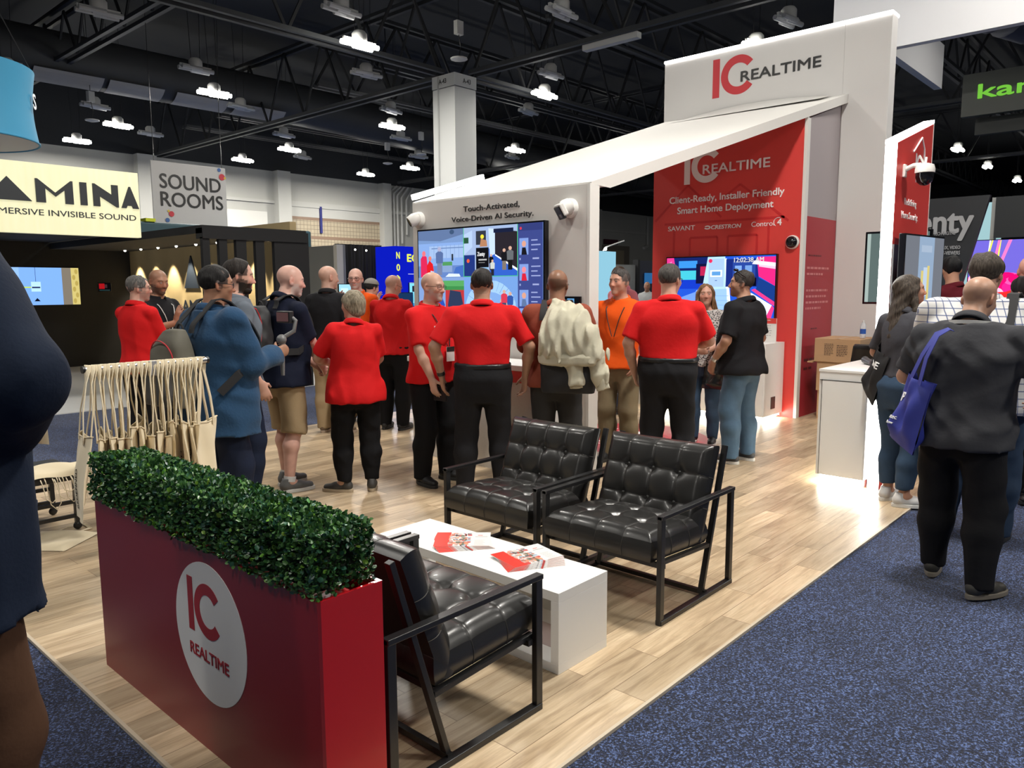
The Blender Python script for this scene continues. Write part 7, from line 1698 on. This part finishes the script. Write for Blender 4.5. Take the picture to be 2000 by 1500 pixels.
v, f = sdf_mesh([loft([(.28, .235, .105, .03, -.035), (.34, .24, .125, .03, -.035), (.46, .215, .125, .02, -.03), (.58, .165, .115, .0, -.01), (.66, .12, .09, -.02, .03), (.70, .06, .05, -.03, .05)], .03, n=2.2)], .009, (), (lambda A, B_: (lambda P: A(P) + B_(P)))(wrinkler(31, .016, 24, 8), wrinkler(77, .012, 55, 6))); v = smooth_verts(v, f, 1, .25); np_mesh('jacket_body', v * sD, f, STONE, jk)
v, f = sdf_mesh([loft([(.235, .228, .100, .035, -.035), (.25, .243, .116, .035, -.035), (.30, .245, .122, .035, -.035), (.32, .232, .110, .035, -.035)], .01, n=2.2)], .008, (), wrinkler(31, .007, 50, 7)); np_mesh('hem_band', v * sD, f, STONE, jk)
for (a_, b_, r0, r1) in (((.06, -.08, .30), (.075, -.085, .10), .072, .058), ((.19, -.06, .32), (.265, -.05, .09), .085, .060)):
    v, f = sdf_mesh([cone(a_, b_, r0, r1, .02, flat=((0, 1, 0), .75))], .008, [(np.array(b_, np.float32), np.array(b_, np.float32) * 0 + (np.array(b_, np.float32) - np.array(a_, np.float32)) / np.linalg.norm(np.array(b_) - np.array(a_)))], wrinkler(7, .012, 50, 16)); so_ = np_mesh('sleeve', v * sD, f, STONE, jk)
    d_ = (np.array(b_) - np.array(a_)) / np.linalg.norm(np.array(b_) - np.array(a_)); b2 = np.array(b_) + d_ * .035
    v, f = sdf_mesh([cone(np.array(b_) - d_ * .03, b2, r1 * .86, r1 * .84, .02, flat=((0, 1, 0), .75))], .008, [((b2 - d_ * 0.0).astype(np.float32), d_.astype(np.float32))], wrinkler(9, .004, 90, 8)); np_mesh('cuff', v * sD, f, STONE, so_)

IE = person('grey cropped person in orange polo with black lanyard looking left', (5.99, 4.07), 190, 1.82, g=1.04, sw=1.06, skin=(0.50, 0.27, 0.19), hair='crop', hairc=(.055, .050, .048), stub=.3, head=(-12, 1, 0), shirt=ORANGE, hem=.86, trous=OLIVE, shoe=BLKSH, lanyard=(LACE, False), seed=17,
   armL=dict(w=(-.235, .11, .955), hint=(-.8, -1, 0), d=(.35, .3, -1), n=(.8, -.2, 0), curl=.3), armR=dict(w=(.26, .10, .93)))
IF_ = person('person with glasses in pink shirt and jeans behind the orange polo', (8.45, 5.72), 160, 1.92, g=1.06, skin=(0.58, 0.30, 0.24), hair='crop', hairc=(.10, .065, .045), head=(10, -18, 0), hd=(0, .02, -.01), glasses=BLACK_PL, shirt=PINK, sleeve='long', trous=JEANSM, hem=.92, shoe=BLKSH, seed=18, belt=None)
tote('carrier_bag', 'black carrier bag with small white print held beside the pink shirt', IF_['t'].matrix_world @ Matrix.Translation((-.30, .12, .42)) @ Matrix.Rotation(math.radians(90), 4, 'X') @ Matrix.Rotation(math.radians(200), 4, 'Y'), .34, .52, .10, mat('black_poly', (.010, .010, .011), .5), [[(-.07, .5, z_), (-.04, .60, z_ * .3), (.04, .60, z_ * .3), (.07, .5, z_)] for z_ in (-.03, .03)], text=[('lo.com', -.06, .34, .17, .03, 0)])

IG = person('grey haired person with glasses in tucked red polo right of the screen wall', (5.482, 3.248), 26, 1.83, g=1.16, belly=.05, sw=1.08, skin=(0.50, 0.28, 0.20), hair='crop', hairc=(.055, .050, .046), head=(-26, -4, 0), glasses=BLACK_PL, shirt=RED, tucked=True, trous=BLKT2, belt=BLACK_PL, shoe=BLKSH, loose=.008, lanyard=(LACE, False),
   armL=dict(w=(-.27, .05, .905), hint=(-.8, -.8, 0), n=(.9, .1, 0), curl=.5), armR=dict(w=(.16, .30, 1.10), hint=(1, -.4, -.8), d=(-.6, .7, .1), curl=.6), feet=((-.13, 0, 8), (.13, .02, -8)), seed=19)
IH = person('long haired brunette person in patterned blouse facing the red shirted backs', (7.30, 3.89), 196, 1.68, female=True, g=1.05, skin=(0.55, 0.31, 0.23), hair='long', hairc=(.16, .088, .045), head=(14, 4, 0), shirt=BLOUSE, sleeve='three', hem=.86, collar=False, trous=JEANSM, shoe=BLKSH, sole=SOLEW, loose=.008, seed=20,
   armR=dict(w=(.04, .25, 1.04), hint=(.8, -.3, -1), d=(-.9, .3, .1), n=(0, -.6, .3), curl=.8), armL=dict(w=(-.06, .26, 1.03), hint=(-.8, -.3, -1), d=(.9, .3, .1), n=(0, -.6, .3), curl=.8))
wH = Vector(IH['arms'][-1]['w']) * IH['s']; dH = Vector(IH['arms'][-1]['fd']); MB().tube([wH - dH * .03, wH - dH * .012], .031, 14).build('watch_band', CHROME, IH['t'], smooth=True)
tote('handbag', 'glossy black handbag hanging from the arm of the brunette', IH['t'].matrix_world @ Matrix.Translation((-.20, .15, .60)) @ Matrix.Rotation(math.radians(90), 4, 'X') @ Matrix.Rotation(math.radians(170), 4, 'Y'), .40, .27, .15, mat('glossy_black_leather', (.010, .010, .010), .25, coat=.2), [[(-.09, .25, z_), (-.075, .40, z_ * .5), (0, .47, z_ * .2), (.075, .40, z_ * .5), (.09, .25, z_)] for z_ in (-.03, .03)], strap_m=mat('glossy_black_leather', (.010, .010, .010), .25), cat='handbag')
II = person('person in loose black shirt and blue jeans with sunglasses on the head', (6.72, 3.20), 88, 1.80, g=1.18, belly=.05, sw=1.06, skin=(0.40, 0.22, 0.145), hair='crop', hairc=(.035, .030, .028), stub=.35, beard=.25, head=(26, 2, 0), shirt=BLACKC, hem=.82, loose=.02, trous=JEANS, shoe=(.03, .03, .035), sole=SOLEW, wr=1.3, feet=((-.12, .02, 10), (.12, -.02, -10)), seed=21,
   armL=dict(w=(-.235, .155, .935), hint=(-.8, -1, .1), d=(.35, .45, -.9), n=(.9, -.2, 0), curl=.4), armR=dict(w=(.25, .12, .93)))
wI = Vector(II['arms'][-1]['w']) * II['s']; dI = Vector(II['arms'][-1]['fd']); MB().tube([wI - dI * .05, wI - dI * .02], .036, 16).build('watch_band', CHROME, II['t'], smooth=True)
gs = MB()
for sx in (-1, 1): gs.sphere(tuple(II['hp'](sx * .034, .055, .118)), .024, 10, 8, (1, 1, .55)); gs.tube([II['hp'](sx * .062, .045, .108), II['hp'](sx * .083, .0, .075), II['hp'](sx * .084, -.04, .05)], .003, 6)
gs.build('sunglasses', GLASS_BLK, II['t'], smooth=True)
person('tiny far off bald person in pale shirt before the navy stall wall', (17.9, 11.3), 205, 1.78, skin=SK3, stub=.1, bald_top=True, shirt=cloth('pale_grey', (.45, .46, .46)), trous=BLKT, res=.012, seed=22, armR=dict(w=(.1, .3, 1.15)), armL=dict(w=(-.1, .3, 1.2)))

# ------------------------------------------------------------------ the right group
IJ = person('long haired person in dark grey shirt and jeans beside the glowing light strip', (6.19, 1.67), -30, 1.73, female=True, g=1.12, skin=(0.44, 0.235, 0.155), hair='long', hairc=(.055, .043, .034), head=(-22, 6, 0), shirt=DGREY, hem=.98, trous=JEANSM, shoe=(.55, .55, .55), sole=SOLEW, cuff=.14, feet=((-.10, .02, 10), (.10, -.02, -30)), seed=23,
   armR=dict(w=(.255, -.02, .905), hint=(.6, -1, 0), d=(-.35, -.1, -.9), n=(-.8, .3, 0), curl=.6), armL=dict(w=(-.2, .2, 1.0), hint=(-.8, -.6, -.3)))
sJ = IJ['s']
tote('tote_bag', 'black tote bag lettered LIVE on the shoulder of the long haired person', IJ['t'].matrix_world @ Matrix.Translation((-.27, -.06, .80)) @ Matrix.Rotation(math.radians(90), 4, 'X') @ Matrix.Rotation(math.radians(-22), 4, 'Z') @ Matrix.Rotation(math.radians(-28), 4, 'Y'), .34, .40, .10, mat('black_canvas', (.010, .010, .012), .8), [[(-.10, .38, z_), (-.05, .52, z_ * .6), (.02, .66, z_ * .2), (.06, .52, z_ * .6), (.08, .38, z_)] for z_ in (-.025, .025)], text=[('LIVE', -.04, .24, .16, .05, 12)], hw=.03)
IK = person('big person in blue checked shirt with a black strap over the shoulder', (5.66, 1.07), 2, 1.85, g=1.42, belly=.08, sw=1.22, skin=(0.50, 0.29, 0.21), hair='thick', hairc=(.050, .040, .032), head=(-14, -3, 0), shirt=PLAID, sleeve='long', hem=.80, loose=.015, trous=JEANSD, shoe=BLKSH, seed=24, wr=1.5, beard=.5,
   armR=dict(w=(.20, .36, 1.14), hint=(1, -.5, -.7)), armL=dict(w=(-.20, .36, 1.14), hint=(-1, -.5, -.7)), feet=((-.15, -.03, 15), (.15, 0, -10)))
cK = Vector((.23, .03, 1.0)) * IK['s']; sb_ = thing_at(IK, 'shoulder_bag', 'black bag strap and small bag on the checked shirt', 'bag', cK)
shoulder_strap(IK, 1, cK, w=.06, x0=.15, x1=.17, low=1.12, back_top=1.26, back_low=1.05).build('shoulder_strap', STRAPB, sb_, smooth=True)
v, f = sdf_mesh([loft([(0, .09, .05, 0, 0), (.03, .11, .06, 0, 0), (.24, .11, .06, 0, 0), (.28, .08, .04, 0, 0)], .02, n=3)], .012, (), wrinkler(3, .003)); np_mesh('bag_body', (v + V3(.10, .06, -.12)) * IK['s'], f, STRAPB, sb_)
IL = person('bald person in slate polo and black jeans standing on the blue carpet', (4.685, 0.948), -2, 1.72, g=1.22, belly=.05, sw=1.14, skin=(0.44, 0.25, 0.17), stub=.22, bald_top=True, hairc=(.14, .10, .08), head=(-16, -20, 0), hd=(0.01, .05, -.025), lean=4, shirt=DGREY2, hem=.80, loose=.012, trous=BLKT, shoe=(.035, .033, .028), sole=(.17, .15, .12), wr=1.4, res=.0065,
   armR=dict(w=(.34, .20, 1.00), hint=(1, -.9, -.3), d=(-.5, .9, .1), curl=.6), armL=dict(w=(-.22, .30, 1.06), hint=(-1, -.5, -.8), d=(.3, .9, .1)), feet=((-.13, .10, 10), (.16, -.12, -28)), seed=25)
sL = IL['s']; lnb = MB(); o_ = IL['off'](1.47)
lnb.strap([IL['nb'] + Vector((.105 * math.cos(a), -.006 + .082 * math.sin(a), .012 - .012 * math.sin(a))) * sL for a in [PI * 1.08 + PI * .84 * k / 14 for k in range(15)]], .020, .003, [Vector((0, 0, 1))] * 15); lnb.build('lanyard', LACEW, IL['t'], smooth=True)
BLUEB = mat('blue_nonwoven', (0.022, 0.034, 0.27), 0.6, bump=(220, .2, .001), var=(5, .12))
tote('tote_bag', 'bright blue tote bag hanging from the shoulder of the bald person in slate polo', IL['t'].matrix_world @ Matrix.Translation((-.265, -.13, .77)) @ Matrix.Rotation(math.radians(90), 4, 'X') @ Matrix.Rotation(math.radians(-13), 4, 'Z') @ Matrix.Rotation(math.radians(-52), 4, 'Y') @ Matrix.Scale(.92, 4), .36, .43, .14, BLUEB, [[(-.03, .40, .05), (.02, .56, .05), (.06, .70, .03), (.085, .745, -.015), (.09, .74, -.04)], [(.10, .40, .05), (.105, .56, .06), (.11, .70, .04), (.10, .745, -.01), (.10, .74, -.035)]], text=[('P', -.09, .25, .045, .055, 8), ('ntec', -.11, .13, .07, .02, 8), ('show', -.11, .095, .06, .018, 8)], hw=.045)
person('bald person in dark red shirt seen from behind beyond the checked shirt', (7.95, 1.18), 12, 1.90, g=1.15, skin=(0.55, 0.28, 0.22), stub=.1, bald_top=True, hairc=(.2, .15, .12), shirt=RED, trous=BLKT, seed=26, res=.009)
person('short dark haired person between the checked shirt and the red polo', (7.05, 1.06), 36, 1.71, g=1.05, skin=SK2, hair='thick', hairc=(.012, .011, .011), head=(24, -8, 0), shirt=RED, trous=BLKT, seed=27, res=.009)
person('bearded bald person in red polo speaking to the left at the right edge', (6.78, .72), 122, 1.84, g=1.16, skin=(0.55, 0.31, 0.22), stub=.15, bald_top=True, hairc=(.2, .17, .15), beard=.45, beardc=(.3, .27, .25), head=(12, -6, 0), shirt=RED, trous=BLKT2, seed=28, res=.009, shoe=BLKSH)
person('black haired person in maroon shirt beyond the grey wall screen', (9.36, 2.08), 55, 1.95, g=1.0, skin=(0.45, 0.24, 0.16), hair='thick', hairc=(.010, .010, .011), head=(-30, -10, 0), shirt=cloth('maroon', (.10, .008, .015)), trous=BLKT, seed=29, res=.011)
person('bald person far behind at the pink video wall', (12.6, 1.9), 40, 1.84, skin=(0.56, 0.30, 0.24), stub=.1, bald_top=True, shirt=BLACKC, trous=BLKT, seed=30, res=.012)
# ------------------------------------------------------------------ garment racks of cotton tote bags
COTTON = mat('natural_cotton', (0.80, 0.69, 0.48), 0.9, bump=(350, .25, .001), var=(6, .06), sheen=.2)
CORD = mat('cotton_cord', (0.80, 0.70, 0.51), 0.9, bump=(350, .3, .001))
RAIL = mat('rail_chrome', (0.55, 0.55, 0.56), 0.25, 1.0)
INKT = mat('black_bag_print', (0.02, 0.018, 0.016), 0.8)
def rack(label, a, b, z, post, base):
    a = Vector((*a, 0)); b = Vector((*b, 0)); d = (b - a).normalized(); m = a.lerp(b, post)
    t = empty('garment_rack', label, 'clothes rack', (m.x, m.y, 0))
    q = MB(); q.tube([Vector((a.x - m.x, a.y - m.y, z)), Vector((b.x - m.x, b.y - m.y, z))], 0.0165, 16); q.build('rail', RAIL, t, smooth=True)
    for p, s_ in ((a, -1), (b, 1)):
        e = Vector((p.x - m.x, p.y - m.y, z)); q = MB(); q.tube([e, e + d * s_ * 0.012], 0.019, 16); q.build('end_cap', BLACK_PL, t, smooth=True)
    MB().tube([(0, 0, 0.02), (0, 0, z - 0.017)], 0.014, 12).build('post', RAIL, t, smooth=True)
    MB().box(-0.022, 0.022, -0.022, 0.022, z - 0.06, z + 0.02).build('clamp', mat('grey_clamp', (0.30, 0.30, 0.31), 0.4), t, bevel=.004)
    q = MB(); q.bar((-base, 0, 0.02), (base, 0, 0.02), 0.04, 0.04); q.bar((0, -base, 0.02), (0, base, 0.02), 0.04, 0.04); q.build('foot', BLACK_MT, t)
    return t
rack('chrome garment rack behind the hedge hung with cotton tote bags', (1.395, 4.155), (2.045, 4.19), 1.25, 0.52, 0.22)
def cotton_bag(M, label, group, seed, w=0.36, h=0.41, drop=0.36, roll=1.0, text=True, d=0.035, spread=.10):
    """M: origin at the rail point, y up, x across the bag, z through it"""
    rnd = random.Random(seed); t = bpy.data.objects.new('tote_bag', None); COL.objects.link(t); t.empty_display_size = .1
    t.matrix_world = M @ Matrix.Translation((0, -drop - h, 0)); tag(t, label, 'bag', group); bpy.context.view_layer.update()
    ph = [rnd.uniform(0, 6) for _ in range(6)]
    def P(u, v, sg):
        x = (u - .5) * w * roll; e = min(1, 7 * u * (1 - u)) * min(1, 0.3 + 3 * v)
        sag = -0.028 * math.sin(PI * u) * v ** 4
        zf = (0.011 * math.sin(4.5 * u + ph[0] + 1.5 * v) + 0.006 * math.sin(11 * u + ph[1] - 4 * v) + .006 * math.sin(6 * v + ph[2])) 
        return (x, v * h + sag + 0.012 * math.sin(3 * u + ph[3]), sg * (d / 2 * e * (0.55 + 0.45 * math.sin(PI * v) + .25 * v)) + zf)
    b = MB(); b.grid(lambda u, v: P(u, v, 1), 20, 22); b.grid(lambda u, v: P(1 - u, v, -1), 20, 22); b.grid(lambda u, v: tuple(np.array(P(u, 0, -1)) * (1 - v) + np.array(P(u, 0, 1)) * v), 20, 1)
    for uu in (0, 1): b.grid(lambda v, k, uu=uu: tuple(np.array(P(uu, v, -1 if uu else 1)) * (1 - k) + np.array(P(uu, v, 1 if uu else -1)) * k), 22, 1)
    b.build('bag_body', COTTON, t, smooth='all')
    q = MB()
    for sg in (-1, 1): q.tube([tuple(np.array(P(u / 20, .985, sg)) + np.array([0, .004, sg * .002])) for u in range(21)], 0.0035, 5)
    q.build('hem', COTTON, t, smooth=True)
    for sg in (-1, 1):
        q = MB(); s0, s1 = spread * roll, spread * roll * .9; tw = rnd.uniform(-.03, .03)
        for k in range(5):
            o = (k - 2) * 0.0058; z0 = P(.5 - .22, .96, sg)[2]; z1 = P(.5 + .22, .96, sg)[2]; top = drop + h
            pts = [(-s0 + o, h * .90, z0 + sg * .006), (-s0 + o, h * 1.0, z0 + sg * .006), (-s0 * .75 + o + tw * .4, h + drop * .35, z0 * .5 + sg * .016), (-.030 + o + tw * .3, top - .07, sg * .012), (-.0225 + o * .3, top - .004, sg * .010 + o), (-.012, top + .0185, sg * .009 + o), (.012, top + .0185, sg * .009 + o), (.0225 - o * .3, top - .004, sg * .010 + o), (.030 - o + tw * .3, top - .07, sg * .012), (s1 * .75 - o + tw * .4, h + drop * .35, z1 * .5 + sg * .016), (s1 - o, h, z1 + sg * .006), (s1 - o, h * .90, z1 + sg * .006)]
            q.tube(pts, 0.0034, 5)
        q.build('handle', CORD, t, smooth=True)
    if text:
        zt = P(.5, .5, 1)[2] + .004
        for (tx, dx, wd, hh) in (('SECURITY', -.02, .20, .026), ('REDEFINED', .028, .20, .022)):
            o = text_mesh(tx, 1.0, INKT, 'lettering', t, depth=.0004, fit=(wd, hh), bold=.03)
            n = len(o.data.vertices); co = np.empty(n * 3, np.float32); o.data.vertices.foreach_get('co', co); co = co.reshape(-1, 3)
            y = 0.06 + co[:, 0]; x = dx - co[:, 1] + .02; z = np.array([P(a / (w * roll) + .5, c / h, 1)[2] for a, c in zip(x, y)]) + .0015
            o.data.vertices.foreach_set('co', np.stack([x, y, z], 1).astype(np.float32).ravel()); o.data.update()
    return t
NB = 15; rnd_ = random.Random(11)
for i in range(NB):
    f = (i + .25) / NB if i else 0.03
    px, py = 1.40 + 0.64 * f, 4.156 + 0.034 * f
    if abs(f - .52) < .03: px += .03
    ya = -22 + rnd_.uniform(-5, 5) + {0: 6, 13: -6, 14: -20}.get(i, 0)
    # bag plane across the rail: x axis towards the camera side (-Y), normal towards -X
    A = math.radians(ya); xd = Vector((math.sin(A), -math.cos(A), 0)); zd = xd.cross(Vector((0, 0, 1)))
    Mx = Matrix(((xd.x, 0, zd.x, px), (xd.y, 0, zd.y, py), (xd.z, 1, zd.z, 1.25), (0, 0, 0, 1)))
    if i == 0: Mx = Mx @ Matrix.Rotation(math.radians(-7), 4, 'X')
    lab = 'leftmost tote bag on the chrome rack, swinging clear of the others with black print' if i == 0 else 'natural cotton tote bag in the row on the chrome rack' if i < NB - 1 else 'rightmost tote bag on the chrome rack, next to the blue fleece'
    cotton_bag(Mx, lab, 'tote bags on the chrome rack', 20 + i, drop=.32 + rnd_.uniform(-.035, .035), h=.42 + rnd_.uniform(-.02, .02), w=.36, d=.026, roll=rnd_.uniform(.85, 1.0))
# second rack half hidden by the person in the blazer
rack('second chrome rack half hidden by the navy blazer', (0.95, 5.32), (1.50, 5.32), 1.34, 0.35, 0.2)
for i in range(6):
    A = math.radians(rnd_.uniform(-14, 14) + 18); xd = Vector((math.sin(A), -math.cos(A), 0)); zd = xd.cross(Vector((0, 0, 1)))
    Mx = Matrix(((xd.x, 0, zd.x, 1.02 + .085 * i), (xd.y, 0, zd.y, 5.32), (xd.z, 1, zd.z, 1.34), (0, 0, 0, 1)))
    cotton_bag(Mx, 'natural cotton tote bag on the rack half hidden by the navy blazer', 'tote bags on the hidden rack', 60 + i, drop=.20 + rnd_.uniform(-.04, .04), h=.42, d=.03, text=False)
# low black trolley under them
tr = empty('trolley', 'low black flat trolley on the wood floor behind the navy blazer', 'trolley', (1.35, 5.95, 0))
MB().box(-.55, .50, -.30, .30, .36, .41).build('deck', mat('black_deck', (.018, .018, .020), .4), tr, bevel=.008)
for x in (-.5, .45):
    for y in (-.25, .25): MB().bar((x, y, .05), (x, y, .36), .03, .03).build('leg', BLACK_MT, tr); MB().sphere((x, y, .03), .03, 10, 8, (1, .5, 1)).build('castor', BLACK_PL, tr, smooth=True)
for y in (-.25, .25):
    for z in (.10, .20): MB().bar((-.5, y, z), (.45, y, z), .02, .025).build('rail', BLACK_MT, tr)
# loose cords and a spilled bag on the floor
q = MB()
for i in range(9):
    x = 1.56 + .035 * i; y = 5.58 + .05 * math.sin(i * 2); d_ = .10 + .05 * math.sin(i * 1.7)
    q.tube([(x - 1.7, y - 5.6, .41), (x - 1.71, y - 5.66, .40), (x - 1.70, y - 5.70, .40 - d_), (x - 1.67, y - 5.71, .40 - d_ * 1.25), (x - 1.64, y - 5.70, .40 - d_), (x - 1.64, y - 5.66, .40), (x - 1.63, y - 5.60, .41)], .0034, 5)
ltb = empty('tote_bag', 'folded pile of cotton totes on the black trolley with dangling cords', 'bag', (1.70, 5.60, 0.0)); q.build('handle', CORD, ltb, smooth=True)
MB().grid(lambda u, v: (-.20 + .42 * u, .0 + .34 * v, .412 + .05 * math.sin(PI * min(1, max(0, u * 1.0))) ** .4 * math.sin(PI * v) ** .4 + .008 * math.sin(9 * u + 5 * v)), 16, 16).build('bag_body', COTTON, ltb, smooth='all')
fl = empty('tote_bag', 'cotton tote bag lying on the wood floor left of the red planter', 'bag', (1.60, 5.55, 0), math.radians(38))
b = MB(); b.grid(lambda u, v: (-.20 + .38 * u, -.21 + .42 * v, .004 + .030 * math.sin(PI * u) ** .5 * math.sin(PI * v) ** .5 * (1 + .5 * math.sin(7 * u + 4 * v))), 18, 18); b.grid(lambda u, v: (.18 - .38 * u, -.21 + .42 * v, .003), 2, 2); b.build('bag_body', COTTON, fl, smooth='all')
q = MB()
for k in range(3): q.tube([(.17, -.08 + .006 * k, .012), (.26, -.10 + .012 * k, .006), (.34, .0 + .01 * k, .006), (.27, .09, .006), (.17, .08, .012)], .0034, 5)
q.build('handle', CORD, fl, smooth=True)
# ------------------------------------------------------------------ last small things at the right
cy = empty('stall_counter', 'glowing pale cyan stall counter between the grey screen and the checked shirt', 'counter', (10.9, 2.35, 0))
bpart(MB().box(10.9, 11.3, 2.02, 2.62, 0, 1.62), 'body', emat('pale_cyan_glow', (0.16, 0.50, 0.74), 0.9), cy, bevel=0.02)
bpart(MB().box(10.88, 11.32, 2.0, 2.64, 1.62, 1.655), 'top', BLACK_PL, cy)
pd = empty('intercom_pod', 'small black upright pod with a red light beside the grey wall screen', 'intercom', (7.42, 1.80, 1.60))
MB().sphere((0, 0, 0.14), 0.15, 18, 12, (0.28, 0.22, 1)).build('pod', BLACK_PL, pd, smooth=True)
MB().sphere((-0.01, -0.034, 0.17), 0.008, 10, 6).build('red_light', emat('red_indicator', (1, .02, .06), 6), pd)
MB().box(-0.03, 0.03, 0.02, 0.075, 0.10, 0.18).build('bracket', BLACK_MT, pd)
